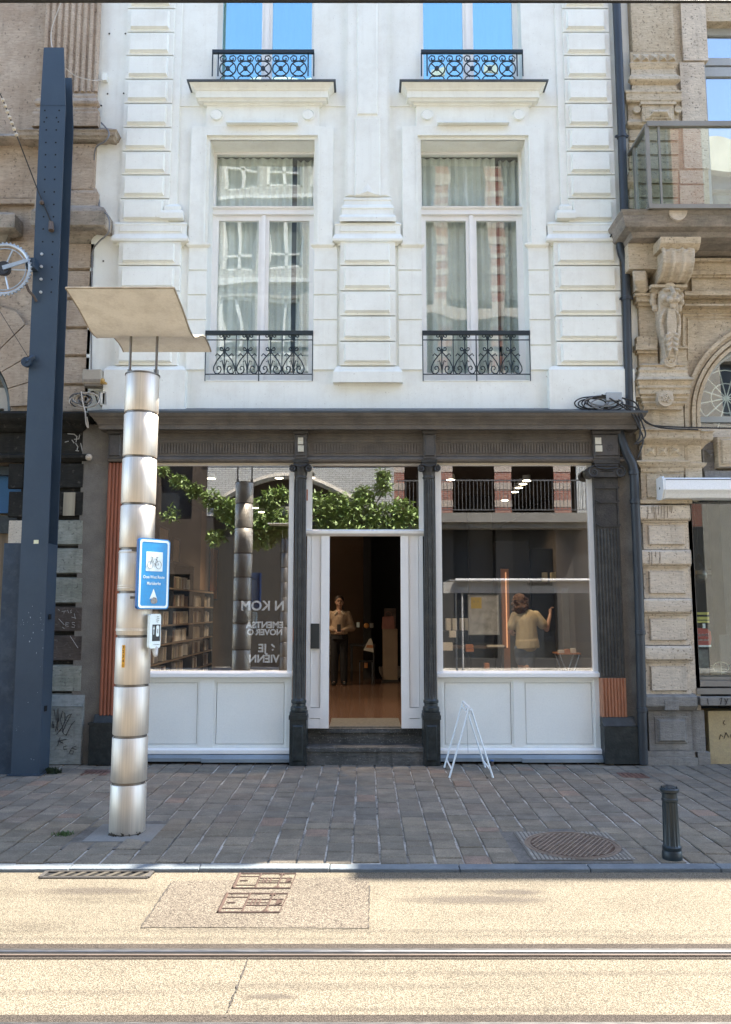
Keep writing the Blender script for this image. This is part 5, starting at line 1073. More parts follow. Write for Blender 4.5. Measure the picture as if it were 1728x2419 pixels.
# graffiti marks on the painted blocks and the base block
def strokes(parent, name, mm, lines, Y, r): 
    m = MB()
    for ln in lines: m.tube([(PX(a, b, Y), Y, PZ(b, Y)) for a, b in ln], r, 5)
    m.build(name, mm, parent)
ink = M('ink_black', (.012,.012,.015), .6); chalk = M('chalk_white', (.45,.43,.40), .9)
strokes(lb, 'graffiti', ink, [[(x*.2463,y*.2463+1400) for x, y in l] for l in (
    [(510,1230),(500,1290),(520,1300),(515,1260)],[(520,1120),(540,1230),(560,1110),(565,1240)],[(535,1330),(560,1200),(555,1320)],[(600,1140),(580,1220),(600,1280),(625,1240),(625,1160),(600,1135),(590,1200)],
    [(545,1360),(600,1290),(650,1180),(688,1165)],[(600,1340),(640,1250),(690,1160)],[(635,1370),(690,1260),(722,1228)],[(575,1330),(600,1290),(610,1350),(640,1370)],
    [(580,1385),(565,1430),(555,1470)],[(555,1425),(640,1405)],[(570,1425),(610,1445)],[(640,1470),(610,1480),(615,1505),(645,1500)],[(735,1470),(690,1490),(665,1540),(700,1548),(708,1520),(680,1515)],[(690,1490),(735,1505)])], YW-.063, .0035)
strokes(lb, 'graffiti', chalk, [[(x*.2463,y*.2463+1400) for x, y in l] for l in (
    [(595,180),(640,175)],[(618,178),(615,200)],[(650,165),(660,195)],[(690,165),(675,175),(690,190),(672,195)],[(560,160),(575,170)],
    [(660,290),(635,285),(632,320),(660,322)],[(634,303),(655,303)],[(720,288),(695,285),(695,302),(722,312),(715,335),(690,330)],[(565,250),(620,310)],[(675,415),(750,530)],[(600,330),(620,345)],[(690,235),(730,245)],[(715,200),(725,250)])], YW-.008, .003)
strokes(lb, 'scraped_paint', chalk, [[(x*.2198,y*.2198+950) for x, y in l] for l in (
    [(730,340),(800,345),(830,370),(820,430)],[(800,400),(850,395),(860,350)],[(815,440),(840,480),(830,520)],[(870,440),(890,530)],[(815,520),(850,525)],[(775,405),(800,440)],[(700,430),(740,420)],[(830,200),(880,215)],[(850,180),(845,230)])], YW+.025, .006)
# ================================================================== RIGHT STONE BUILDING
rb = thing('stone_building', 'carved cream stone building on the right with lion bracket, balcony and banded pier', 'building', (5, YW, 0))
RX0 = 3.555
acx, acr = PX(1854, 985, YW), PX(1854, 985, YW)-PX(1656, 985, YW); acz = z(985)
RGZ = z(1010)
m = MB(); 
n = 24; arch_wall(m, RX0, 12, RGZ, z(575), YW+.04, YW+.4, acx, acz, acr+.005)
wx = xe(1660,300,-.1); wz1 = z(50)
m.box(RX0, wx, YW+.0, YW+.4, z(575), 10.85); m.box(wx, wx+1.3, YW+.0, YW+.4, wz1, 10.85); m.box(wx+1.3, 12, YW, YW+.4, z(575), 10.85)
m.box(RX0, 12, 19, 19.4, 0, 10.85); m.box(RX0, RX0+.1, YW+.4, 19, 0, 10.85); m.build('wall', stone_r, rb)
m = MB(); m.box(RX0, 12, YW+.05, 19.4, 10.85, 11); m.box(5.3, 14, YW, YW+.4, 11, 11.75); m.build('roof', stone_r, rb)  # unseen taller part on the right, added to lengthen the road shadow there
m = MB()
for r0, o in ((acr+.005, -.0), (acr+.075, .03), (acr+.13, .0), (acr+.17, .035)):
    r1 = r0+.045; N_ = 40
    for k in range(N_):
        a, b = radians(88+k*92/N_), radians(88+(k+1)*92/N_)
        m.py([(acx+r1*cos(a), acz+r1*sin(a)), (acx+r0*cos(a), acz+r0*sin(a)), (acx+r0*cos(b), acz+r0*sin(b)), (acx+r1*cos(b), acz+r1*sin(b))], YW-o, YW+.06)
    m.box(acx-r1, acx-r0, YW-o, YW+.06, RGZ, acz)
m.build('arch_moulding', stone_r, rb)
m = MB(); m.box(acx-acr-.02, 12, YW+.24, YW+.246, RGZ, acz+acr+.02); m.build('arch_pane', old_glass, rb)
m = MB(); m.box(RX0+.1, 12, YW+1.1, YW+1.15, 3.9, 10.8); m.build('window_backing', M('arch_backing', (.05,.055,.06), .8), rb)  # dark sheet standing in for the unlit room behind the arch
m = MB(); m.box(acx-acr, 12, YW+.20, YW+.25, z(985)-.02, z(975)); m.tube([(acx+(acr-.02)*cos(radians(90+90*k/20)), YW+.22, acz+(acr-.02)*sin(radians(90+90*k/20))) for k in range(21)], .03, 6); m.build('arch_frame', M('arch_frame_grey', (.3,.32,.31), .5), rb)
m = MB(); hx, hz_ = PX(1718,940,YW+.3), z(940,-.3)
for k in range(12): a = k*pi/6+.2; m.tube([(hx, YW+.32, hz_), (hx+.42*cos(a), YW+.32, hz_+.42*sin(a))], .008, 4)
for r in (.2,.38): m.tube([(hx+r*cos(k*pi/12), YW+.32, hz_+r*sin(k*pi/12)) for k in range(24)], .007, 4, closed=True)
m.build('wire_ornament', M('wire_white', (.7,.74,.7), .4), rb)
m = MB(); xpl = xe(1625,900,0)                       # recessed spandrel panel frames
def frame_line(m, pts, wd=.012, o=.02):
    for (a, b) in zip(pts[:-1], pts[1:]): m.tube([(PX(a[0], a[1], YW), YW+.035-.0, z(a[1])), (PX(b[0], b[1], YW), YW+.035, z(b[1]))], wd, 4)
frame_line(m, [(1740,741),(1616,741),(1616,905)], .02); frame_line(m, [(1740,750),(1628,750),(1628,848)], .012)
for a, b, o in ((640,648,.10),(648,655,.07),(688,697,.12),(697,703,.05),(718,722,.08),(610,616,.12),(616,640,.06)): m.box(xe(1618,a,o), 12, YW-o, YW+.06, z(b,o), z(a,o))
for a, b, o in ((656,688,.03),): m.box(xe(1634,a,o), 12, YW-o, YW+.06, z(b,o), z(a,o))
m.build('architrave_bands', stone_r, rb)
# window behind the balcony
m = MB(); m.box(wx, wx+.10, YW+.14, YW+.2, z(560), wz1); m.box(wx+.1, wx+1.2, YW+.14, YW+.2, z(155,-.15), z(138,-.15)); m.box(wx+.1, wx+1.2, YW+.14, YW+.2, z(178,-.15)-.02, z(160,-.15)); m.box(wx+.1, wx+1.2, YW+.14, YW+.2, wz1-.1, wz1); m.build('window_frame', M('grey_frame', (.36,.38,.38), .5, var=.08), rb)
m = MB(); m.box(wx+.1, wx+1.2, YW+.17, YW+.176, z(560), wz1); m.build('pane', GLASS('right_glass', .42, (.6,.66,.68), wavy=.006), rb)
m = curtain_mesh(wx, wx+1.3, YW+.3, z(560), wz1, .02, 50); m.build('curtain', curtain, rb)
# upper pier
m = MB(); m.box(xe(1493,60,.1), xe(1592,60,.1), YW-.10, YW+.05, z(122,.1), 10.85); m.build('upper_shaft', stone_r, rb)
xg0, xg1 = xe(1489,140,.12), xe(1598,140,.12)
m = MB(); m.mould(xg0+.04, xg1-.03, YW-.08, [(.02, z(240,.1)), (.02, z(218,.1)), (.03, z(214,.1)), (.02, z(203,.1)), (.01, z(200,.1)), (.05, z(196,.1)), (.07, z(190,.12)), (.06, z(182,.12)), (.03, z(177,.1)), (.02, z(164,.1)), (.03, z(160,.1)), (.045, z(152,.1)), (.03, z(147,.1)), (.03, z(125,.1)), (.0, z(120,.1))]); m.build('capital_mouldings', stone_r, rb)
m = MB()
for k in range(5): x = xg0+.035+k*(xg1-xg0-.02)/5; s = (xg1-xg0-.02)/5*.42; m.add([(x, YW-.11, z(146,.1)), (x+2*s, YW-.11, z(146,.1)), (x+2*s, YW-.11, z(129,.1)), (x, YW-.11, z(129,.1)), (x+s, YW-.165, z(140,.13))], [(0,1,4),(1,2,4),(2,3,4),(3,0,4)])
m.build('pyramid_studs', stone_r, rb)
m = MB(); m.mould(xe(1480,228,.1)+.06, xe(1606,228,.1)-.06, YW-.06, [(0, z(250,.05)), (.03, z(245,.08)), (.06, z(240,.12)), (.07, z(237,.12)), (.07, z(222,.12)), (.08, z(220,.12)), (.08, z(216,.12)), (0, z(213,.05))]); m.build('abacus', stone_r, rb)
m = MB(); m.box(xe(1484,262,.06), xe(1603,262,.06), YW-.07, YW+.1, z(300,.06), z(238,.06)); m.box(xe(1516,262,.1), xe(1590,262,.1), YW-.13, YW, z(288,.12), z(244,.12)); m.fr(xe(1522,262,.1), xe(1584,262,.1), z(284,.12), z(256,.12), YW-.13, YW-.145, .01); m.fr(xe(1530,262,.1), xe(1578,262,.1), z(280,.12), z(262,.12), YW-.145, YW-.19, .045)
m.box(xe(1512,262,.1), xe(1596,262,.1), YW-.15, YW, z(247,.14), z(241,.14))
for px_ in (1503, 1600): m.tube([(PX(px_, 262, YW-.08), YW-.06, z(262,.08)), (PX(px_, 262, YW-.08), YW-.12, z(262,.08))], .05, 18)
m.mould(xe(1486,300,.06)+.05, xe(1600,300,.06)-.05, YW-.02, [(0, z(306,.05)), (.03, z(303,.05)), (.07, z(296,.08)), (.08, z(290,.08)), (.05, z(280,.08)), (0, z(278,.05))]); m.build('carved_block', stone_r, rb)
m = MB()
for k, (a, b) in enumerate(((306,331),(337,364),(370,398),(404,432),(437,466),(470,492))): m.box(xe(1487,a,.05), xe(1602,a,.05), YW-.05, YW+.05, z(b,.05), z(a,.05))
m.box(xe(1490,400,.02), xe(1600,400,.02), YW-.02, YW+.05, z(500), z(300))
m.mould(xe(1482,420,.1)+.04, xe(1500,420,.1), YW-.02, [(0, z(445,.1)), (.04, z(440,.1)), (.08, z(430,.1)), (.08, z(412,.1)), (0, z(408,.1))]); m.build('rusticated_blocks', stone_r, rb)
m = MB()
for a, b in ((-40,143),(147,398),(402,434),(437,500)): m.box(xe(1606,a,.04), xe(1664,a,.04), YW-.04, YW+.05, z(b,.04)+.004, z(a,.04)-.002)
m.build('window_pier', stone_rp, rb)
# balcony: slab, rail, glass
YBf = 9.35; yb_ = lambda y: PZ(y, YBf); xc0 = PX(1528, 295, YBf)
m = MB(); m.mould(xc0+.28, 9, YW-.0, [(.03, z(600,.1)), (.10, z(590,.14)), (.14, z(585,.2)), (.30, z(575,.3)), (.33, z(571,.33)), (.44, z(560,.45)), (.46, z(553,.47)), (.47, z(548,.47)), (.56, z(535,.56)), (.58, z(525,.58)), (.60, z(508,.6)), (.62, z(500,.62)), (.63, z(494,.63)), (0, z(480,.5))]); m.build('balcony_slab', stone_lm if 0 else STONE('right_sooty_stone', (.22,.20,.17), (.36,.31,.26), pits=.3, ps=60), rb)
m = MB(); xx = PX(1605, 505, YBf); m.py([(xx+.115*cos(pi+pi*k/16), PZ(497,YBf+.04)+.115*sin(pi+pi*k/16)*1.15) for k in range(17)], YW-.625, YW-.5); m.build('slab_disc', stone_rp, rb)
frm = M('balcony_metal', (.25,.235,.20), .45, .4, var=.1); 
m = MB(); zt, zb_ = yb_(294), yb_(488); m.box(xc0, 8, YBf-.03, YBf+.03, zt-.035, zt+.03); m.box(xc0-.02, 8, YBf-.03, YBf+.04, zb_-.035, zb_+.02); m.box(xc0-.03, xc0+.03, YBf, YW, zt-.035, zt+.0); m.box(xc0-.03, xc0+.03, YBf, YW, zb_-.035, zb_+.02)
for x in (xc0, PX(1560,400,YBf)): m.box(x-.012 if x > xc0 else x-.022, x+.012 if x > xc0 else x+.022, YBf-.015, YBf+.02, zb_, zt)
m.box(xc0-.02, xc0+.02, YW-.22, YW-.16, zb_, zt); m.box(6.2, 6.24, YBf-.015, YBf+.02, zb_, zt); m.build('balcony_rail', frm, rb)
m = MB(); m.box(xc0+.03, 8, YBf, YBf+.008, zb_, zt); m.box(xc0-.004, xc0+.004, YBf+.03, YW-.05, zb_, zt); m.build('balcony_glass', GLASS('balcony_glass', .10, (.88,.93,.91)), rb)
# scroll bracket, lion mask and drapery
m = MB(); xb0, xb1 = xe(1558,640,.35), xe(1627,640,.35)
prof = [(YW, z(590,0)), (YW-.50, z(588,.5)), (YW-.52, z(600,.5)), (YW-.50, z(620,.5)), (YW-.44, z(640,.44)), (YW-.36, z(655,.36)), (YW-.27, z(667,.27)), (YW-.2, z(672,.2)), (YW, z(672,0))]
m.px(prof[::-1], xb0, xb1)
for f in (0,.32,.68,1): x = xb0+(xb1-xb0)*f; m.tube([(x, y-.005, zz) for y, zz in prof[1:-1]], .018, 6)
for k in range(9): x = xb0+(xb1-xb0)*k/8; m.ball((x, YW-.51, z(590+6*sin(k*1.3)**2,.5)), .028, 8)
m.build('scroll_bracket', carved_r, rb, voxel=.012, smooth_iter=1)
m = MB(); m.mould(xb0+.02-.0, xb1-.02, YW-.1, [(0, z(592,.4)), (.36, z(588,.45)), (.40, z(577,.45)), (.45, z(566,.5)), (.45, z(560,.5))] ) if 0 else m.px([(YW, z(590,.45)), (YW-.50, z(590,.5)), (YW-.56, z(575,.55)), (YW-.58, z(562,.55)), (YW, z(560,.5))], xb0-.05, xb1+.08)
m.px([(YW, z(674,.2)), (YW-.26, z(682,.26)), (YW-.30, z(678,.3)), (YW-.30, z(672,.3)), (YW, z(671,.2))], xb0-.09, xb1-.0); m.px([(YW, z(690,.2)), (YW-.20, z(690,.2)), (YW-.24, z(683,.24)), (YW, z(681,.2))], xb0-.07, xb1-.02); m.build('bracket_mouldings', stone_r, rb)
xl_, yl0 = PX(1583, 705, YW-.26), YW-.22
zl = lambda y: PZ(y, YW-.26)
m = MB(); zc_ = zl(702); zh_ = zl(672)-zl(733); s = zh_/2
s *= 1.12; m.ball((xl_, yl0, zc_+.02), s*.72, 20, (.95,.8,1.0)); m.ball((xl_, yl0-.12, zc_-.35*s), s*.36, 16, (1.05,.9,.8)); m.ball((xl_, yl0-.17, zc_-.12*s), s*.16, 12, (1.1,1.1,1))
m.tube([(xl_, yl0-.09, zc_+.55*s), (xl_, yl0-.15, zc_+.2*s), (xl_, yl0-.18, zc_-.1*s)], [s*.13, s*.13, s*.15], 10)
for f in (-1, 1):
    m.ball((xl_+f*s*.34, yl0-.10, zc_+.38*s), s*.20, 12, (1.3,.8,.55)); m.ball((xl_+f*s*.45, yl0-.08, zc_-.15*s), s*.24, 12); m.ball((xl_+f*s*.22, yl0-.15, zc_-.42*s), s*.2, 12); m.ball((xl_+f*s*.72, yl0+.02, zc_+.65*s), s*.2, 12)
    for k in range(7): a = radians(70-k*26); m.ball((xl_+f*s*.95*cos(a), yl0+.03+.01*k, zc_+s*.95*sin(a)), s*.24, 10, (1,.8,1.2))
m.ball((xl_, yl0-.06, zc_+.75*s), s*.3, 12, (1.2,.7,.8)); m.ball((xl_, yl0-.12, zc_-.75*s), s*.2, 10, (1,.8,1.1))
m.build('lion_mask', carved_r, rb, voxel=.007, smooth_iter=1)
m = MB()
for f in (-1, 1):
    for k in range(5): m.tube([(xl_+f*.05, yl0-.02, zl(728+2*k)), (xl_+f*(.105+.004*k), yl0-.03+.008*k, zl(745+6*k)), (xl_+f*(.125-.004*k), yl0-.0, zl(758+8*k)), (xl_+f*(.09-.008*k), yl0-.02, zl(772+9*k))], [.016,.020,.020,.010], 6)
    for k in range(4): m.tube([(xl_+f*.015, yl0-.04, zl(785+12*k)), (xl_+f*(.065-.006*k), yl0-.065, zl(793+12*k)), (xl_+f*(.085-.012*k), yl0-.02, zl(806+12*k))], [.016,.022,.008], 6)
for k in range(7): m.tube([(xl_+(k-3)*.012, yl0-.07, zl(732)), (xl_+(k-3)*.018, yl0-.065, zl(760)), (xl_+(k-3)*.014, yl0-.04, zl(800)), (xl_+(k-3)*.007, yl0-.02, zl(842))], [.009,.011,.011,.008], 6)
m.add([], []); m.py([(xl_-.07, zl(845)), (xl_+.07, zl(845)), (xl_+.12, zl(760)), (xl_+.12, zl(690)), (xl_-.12, zl(690)), (xl_-.12, zl(760))], yl0-.0, YW); m.build('carved_drapery', carved_r, rb, voxel=.007, smooth_iter=1)
m = MB(); m.tube([(xl_+.0, YW, zl(848)), (xl_, YW-.2, zl(848))], .085, 24); m.tube([(xl_+.05*cos(k*pi/8), YW-.2, zl(848)+.05*sin(k*pi/8)) for k in range(16)], .014, 6, closed=True)
for k in range(4): a = k*pi/2+.6; m.tube([(xl_, YW-.215, zl(848)), (xl_+.04*cos(a), YW-.205, zl(848)+.04*sin(a))], [.016,.01], 6)
m.build('rosette', carved_r, rb)
m = MB(); xq0, xq1 = xe(1545,900,.2), xe(1600,900,.2)
m.mould(xq0, xq1, YW, [(.0, z(968,.05)), (.10, z(966,.12)), (.10, z(958,.12)), (.13, z(952,.14)), (.12, z(946,.14)), (.15, z(940,.15)), (.14, z(934,.15)), (.17, z(930,.17)), (.17, z(920,.17)), (.19, z(915,.19)), (.17, z(910,.17)), (.19, z(900,.2)), (.22, z(896,.22)), (.17, z(890,.17)), (.15, z(880,.15)), (.16, z(874,.16)), (.13, z(866,.14)), (.15, z(862,.15)), (.10, z(858,.12)), (0, z(856,.1))]); m.build('bracket_base', stone_r, rb)
m = MB(); xx = PX(1572, 940, YW-.2); m.tube([(xx, YW-.12, z(942,.2)), (xx, YW-.22, z(942,.2))], .10, 24); m.box(xx-.10, xx+.10, YW-.2, YW-.12, z(942,.2), z(925,.2))
for k in range(14): a = k*2.4; r = .012*sqrt(k)*1.3; m.ball((xx+r*cos(a), YW-.225, z(942,.2)+r*sin(a)), .017, 6)
m.build('flower_boss', carved_r, rb)
m = MB()
for a, b, o, x0, x1 in ((575,635,.30,1484,1535),(635,640,.2,1490,1540),(692,698,.17,1500,1545),(698,712,.14,1504,1545),(712,722,.10,1508,1545),(722,795,.06,1509,1540),(795,812,.10,1505,1535),(812,826,.13,1503,1535),(826,834,.10,1506,1535),(834,900,.06,1509,1535),(900,912,.08,1507,1530),(912,930,.12,1503,1530),(930,938,.13,1503,1530),(938,945,.08,1506,1530),(945,1010,.05,1510,1530)): m.box(xe(x0,a,o), xe(x1,a,o)+.1, YW-o, YW+.05, z(b,o), z(a,o))
m.build('corner_pier', stone_r, rb)
m = MB()
for k in range(6): m.tube([(xe(1496+5*k,640,.28), YW-.30, z(640,.3)), (xe(1500+4*k,665,.25), YW-.28, z(662,.28)), (xe(1512+2.5*k,690,.15), YW-.16, z(690,.18))], [.02,.03,.012], 6)
m.box(xe(1500,650,.2), xe(1530,650,.2), YW-.2, YW, z(690,.15), z(638,.2)); m.build('acanthus_leaf', carved_r, rb, voxel=.009, smooth_iter=1)
m = MB(); m.box(xe(1540,820,.06), xe(1555,820,.06), YW-.045, YW+.05, z(875,.05), z(720,.05)); m.box(xe(1600,850,.0), xe(1622,850,.0), YW-.02, YW+.06, z(905), z(822)); m.fr(xe(1598,815,.05), xe(1626,815,.05), z(826), z(820), YW+.04, YW-.05, .002); m.box(xe(1538,990,.06), xe(1618,990,.06), YW-.03, YW+.06, z(1010), z(955)); m.build('pier_panel', stone_r, rb)
# ground floor pier
X0p, X1p = xe(1514,1300,.05), xe(1640,1300,.0)
m = MB(); m.box(RX0-.02, xe(1640,1300,0), YW+.02, YW+.5, 0, z(1010)); m.box(xe(1640,1100,0), 12, YW+.12, YW+.5, z(1130), z(1008)); m.build('pier_core', stone_rp, rb)
m = MB(); m.mould(xe(1535,1030,.15)+.08, xe(1622,1030,.15)-.05, YW, [(.04, z(1058,.1)), (.08, z(1052,.1)), (.12, z(1046,.15)), (.19, z(1038,.18)), (.2, z(1034,.2)), (.2, z(1018,.2)), (.22, z(1016,.22)), (.22, z(1012,.22)), (0, z(1004,.1))])
m.mould(xe(1640,1030,.1), xe(1665,1030,.1)-.04, YW, [(.02, z(1060,.1)), (.06, z(1050,.1)), (.12, z(1040,.12)), (.13, z(1037,.14)), (.13, z(1022,.14)), (.15, z(1018,.15)), (0, z(1010,.1))]); m.build('pier_cornice', stone_r, rb)
m = MB(); m.box(xe(1517,1070,.1), xe(1618,1070,.1), YW-.09, YW+.1, z(1090,.1), z(1050,.1)); m.box(xe(1618,1070,.06), xe(1657,1070,.06), YW-.06, YW+.15, z(1180,.06), z(1050,.06))
for px_ in (1524,1552,1582): a, b = xe(px_,1070,.1), xe(px_+26,1070,.1); m.fr(a, b, z(1077,.1), z(1055,.1), YW-.088, YW-.10, .006); m.fr(a+.02, b-.02, z(1074,.1), z(1058,.1), YW-.10, YW-.135, .042)
m.build('diamond_frieze', stone_r, rb)
m = MB(); m.mould(xe(1518,1100,.1)+.04, xe(1616,1100,.1)-.04, YW-.02, [(.04, z(1115,.1)), (.05, z(1112,.1)), (.05, z(1104,.1)), (.08, z(1100,.1)), (.09, z(1096,.12)), (.12, z(1091,.14)), (.12, z(1088,.14)), (.02, z(1084,.1))]); m.mould(xe(1620,1100,.1), xe(1660,1100,.1)-.04, YW-.0, [(.04, z(1118,.1)), (.05, z(1106,.1)), (.09, z(1098,.12)), (.10, z(1092,.14)), (.02, z(1088,.1))]); m.build('impost_moulding', stone_r, rb)
m = MB(); m.box(xe(1516,1150,.06), xe(1618,1150,.06), YW-.05, YW+.1, z(1180,.05), z(1114,.05)); m.fr(xe(1528,1150,.06), xe(1612,1150,.06), z(1176,.06), z(1120,.06), YW-.05, YW-.068, .006); m.box(xe(1513,1185,.1), xe(1636,1185,.1), YW-.10, YW+.1, z(1189,.1), z(1180,.1)); m.build('pier_top_panel', stone_r, rb)
m = MB(); sh = 0
for a, b in ((1193,1229),(1299,1336),(1414,1449),(1526,1561)):
    s = (a-1193)*.012; x0, x1 = xe(1511+s,a,.10), xe(1629+s*1.6,a,.10); z0_, z1_ = z(b,.1), z(a,.1); m.px([(YW+.1, z0_), (YW-.09, z0_), (YW-.115, z0_+.02), (YW-.12, (z0_+z1_)/2), (YW-.115, z1_-.02), (YW-.09, z1_), (YW+.1, z1_)][::-1], x0, x1)
    m.box(x0+.02, x1-.02, YW-.07, YW, z0_-.025, z0_)
m.build('projecting_band', stone_rp, rb, bevel=.008)
m = MB()
for a, b in ((1232,1296),(1339,1411),(1452,1522),(1564,1641)):
    s = (a-1193)*.016; x0, x1 = xe(1518+s,a,.05), xe(1624+s*1.0,a,.05); m.box(x0, x1, YW-.045, YW+.1, z(b+2,.05), z(a-3,.05)); m.fr(x0+.055, x1-.045, z(b-8,.05)+.0, z(a+9,.05), YW-.045, YW-.075, .014)
m.build('panelled_block', stone_rp, rb)
m = MB(); x0, x1 = xe(1519,1660,.15), xe(1650,1660,.15)
m.px([(YW+.1, z(1678,.1)), (YW-.08, z(1678,.08)), (YW-.13, z(1668,.13)), (YW-.13, z(1646,.13)), (YW-.06, z(1640,.06)), (YW+.1, z(1638))], x0, x1); m.box(xe(1569,1670,.1), xe(1602,1670,.1), YW-.14, YW, z(1678,.14), z(1655,.14)); m.box(xe(1655,1660,.1), 12, YW-.1, YW+.1, z(1667,.1), z(1647,.1)); m.build('grey_cap', stone_rg, rb, bevel=.006)
m = MB(); m.box(xe(1533,1720,.05), xe(1634,1720,.05), YW-.055, YW+.1, .17, z(1678,.05)); m.fr(xe(1546,1720,.05), xe(1623,1720,.05), z(1757,.05), z(1692,.05), YW-.055, YW-.068, .01); m.fr(xe(1551,1720,.05), xe(1619,1720,.05), z(1753,.05), z(1697,.05), YW-.068, YW-.10, .028); m.box(xe(1634,1720,.05), xe(1668,1720,.05), YW-.02, YW+.1, .15, z(1678,.02)); m.build('base_block', stone_rg, rb)
m = MB(); m.box(xe(1530,1790,.1), xe(1650,1790,.1), YW-.09, YW+.1, 0, .09); m.box(xe(1532,1790,.1), xe(1645,1790,.1), YW-.07, YW+.1, .09, .165); m.box(xe(1650,1790,.05), xe(1679,1790,.05), YW-.05, YW+.1, 0, .15); m.build('plinth_course', stone_rg, rb)
m = MB(); m.box(xe(1677,1740,0), 12, YW+.01, YW+.3, 0, z(1680)); m.build('yellow_wall', M('yellow_paint', (.43,.335,.18), .85, var=.12, vs=3, fine=.1, bump=.4, bs=30, dirt=(.16,.13,.10), dirt_amt=.35, ds=3), rb)
strokes(rb, 'graffiti', ink, [[(1440+(x-220)*.2463+220*.2463*0,y) for x, y in l] for l in ()] + [[(1700,1747),(1703,1735),(1708,1740)],[(1711,1745),(1716,1730),(1722,1742)],[(1726,1735),(1730,1745)],[(1712,1702),(1709,1708),(1714,1712)]], YW+.005, .004)
strokes(rb, 'graffiti', ink, [[(1672,1650),(1674,1664)],[(1700,1652),(1706,1648),(1703,1664)],[(1712,1650),(1718,1662)],[(1720,1650),(1714,1665)]], YW-.104, .004)
strokes(rb, 'drips', M('drip_stain', (.10,.075,.05), .9), [[(x, 1195), (x+random.uniform(-1,1), 1195+l*.5), (x+random.uniform(-1.5,1.5), 1195+l)] for x, l in ((1531,31),(1541,18),(1545,30),(1550,33),(1556,22),(1563,27),(1569,32),(1577,28),(1583,14),(1588,17))], YW-.122, .003)
strokes(rb, 'drips', bpy.data.materials['drip_stain'], [[(x, 1303), (x+1, 1303+l*.5), (x, 1303+l)] for x, l in ((1534,30),(1540,32),(1549,12),(1559,28))], YW-.122, .003)
# panels on the dark fascia beside the pier
m = MB(); m.box(xe(1657,1070,-.1), xe(1688,1070,-.1), YW+.06, YW+.12, z(1118,-.06), z(1046,-.06)); m.fr(xe(1662,1070,-.1), xe(1684,1070,-.1), z(1092,-.06), z(1062,-.06), YW+.06, YW+.0, .08); m.box(xe(1657,1110,-.1), 12, YW+.0, YW+.12, z(1128), z(1112)); m.build('dark_fascia', stone_rg, rb)
m = MB(); m.fr(xe(1690,1070,0), 7, z(1106,.04), z(1028,.04), YW+.12, YW-.04, .02); m.fr(xe(1699,1070,0), 7, z(1098,.06), z(1036,.06), YW-.04, YW-.065, .02); m.build('fascia_panel', stone_r, rb)
m = MB(); YA = YW-.28; x0 = PX(1566,1150,YA); za, zb_ = PZ(1127,YA), PZ(1175,YA)
m.px([(YA+.28, za-.01), (YA+.04, za), (YA, za-.03), (YA-.01, (za+zb_)/2-.03), (YA+.03, zb_+.05), (YA+.06, zb_), (YA+.28, zb_+.0)][::-1], x0+.03, 12); m.build('awning_cassette', pvc_white, rb, bevel=.006)
m = MB(); m.px([(YA+.28, za), (YA+.03, za+.012), (YA-.012, za-.03), (YA-.02, (za+zb_)/2-.03), (YA+.02, zb_+.04), (YA+.05, zb_-.012), (YA+.28, zb_-.005)][::-1], x0, x0+.028); m.build('awning_end_cap', pvc_white, rb, bevel=.008)
m = MB(); m.cyl((x0-.002, YA+.1, (za+zb_)/2), (x0+.001, YA+.1, (za+zb_)/2), .016, 10); m.box(x0+.04, 12, YA-.004, YA+.006, za-.034, za-.026); m.build('awning_slot', sign_black, rb)
m = MB(); xw = xe(1636,1400,0); m.box(xw, xw+.05, YW+.02, YW+.1, z(1640), z(1175)); m.box(xw, 12, YW+.0, YW+.1, z(1640), z(1626)); m.box(xw, 12, YW+.02, YW+.1, z(1622), z(1608)); m.box(xw, 12, YW+.06, YW+.1, z(1606,-.05), z(1595,-.05)); m.build('shop_window_frame', M('taupe_frame', (.22,.20,.17), .5), rb)
m = MB(); m.box(xw+.05, 12, YW+.06, YW+.066, z(1600), z(1175)); m.build('shop_pane', GLASS('right_shop_glass', .06, (.9,.95,.95)), rb)
rw = M('shop_grey_wall', (.06,.058,.06), .8)
m = MB(); m.box(xw, 12, YW+.1, YW+.7, z(1606)-.05, z(1606)); m.build('display_shelf', M('display_shelf', (.42,.39,.32), .4), rb)
m = MB(); m.box(PX(1683,1400,12), 12, 11.6, 12, 0, 4); m.box(xw, 12, 13.5, 13.6, 0, 4); m.build('display_partition', rw, rb)
m = MB(); m.box(RX0, 12, YW+.5, 18, 3.9, 4.0); m.box(xw-.1, 12, YW+.1, 18, .2, .3); m.build('inner_floors', dark_room, rb)
zz = PZ(1352, 12); m = MB(); m.box(PX(1636,1400,12), PX(1682,1400,12), 11.98, 12.0, zz-.03, zz+.03); m.build('shelf_edge', M('pale_edge', (.4,.4,.38), .5), rb)
# display things in the right shop
def flat(name, label, cat, x0, y0, x1, y1, Y, mm, dep=.03): 
    a, b = PX(x0, (y0+y1)/2, Y), PX(x1, (y0+y1)/2, Y); m = MB(); m.box(a, b, Y, Y+dep, PZ(y1, Y), PZ(y0, Y)); return tag(m.build(name, mm), label, cat)
ys_ = M('yellow_board', (.5,.42,.08), .5); rs_ = M('red_board', (.42,.05,.035), .5)
Ys = 10.3
t = thing('shop_notice', 'yellow notice strip in the right-hand shop window above the red sign', 'sign', (PX(1660,1460,Ys), Ys, PZ(1460,Ys)))
for a, b in ((1446,1452),(1457,1464),(1466,1471)): x0_, x1_ = PX(1642,1460,Ys), PX(1676,1460,Ys); m = MB(); m.box(x0_, x1_, Ys, Ys+.01, PZ(b,Ys), PZ(a,Ys)); m.build('yellow_strip', ys_, t)
m = MB(); m.box(PX(1661,1480,Ys), PX(1667,1480,Ys), Ys, Ys+.02, PZ(1484,Ys), PZ(1473,Ys)); m.build('bracket', white_paint, t)
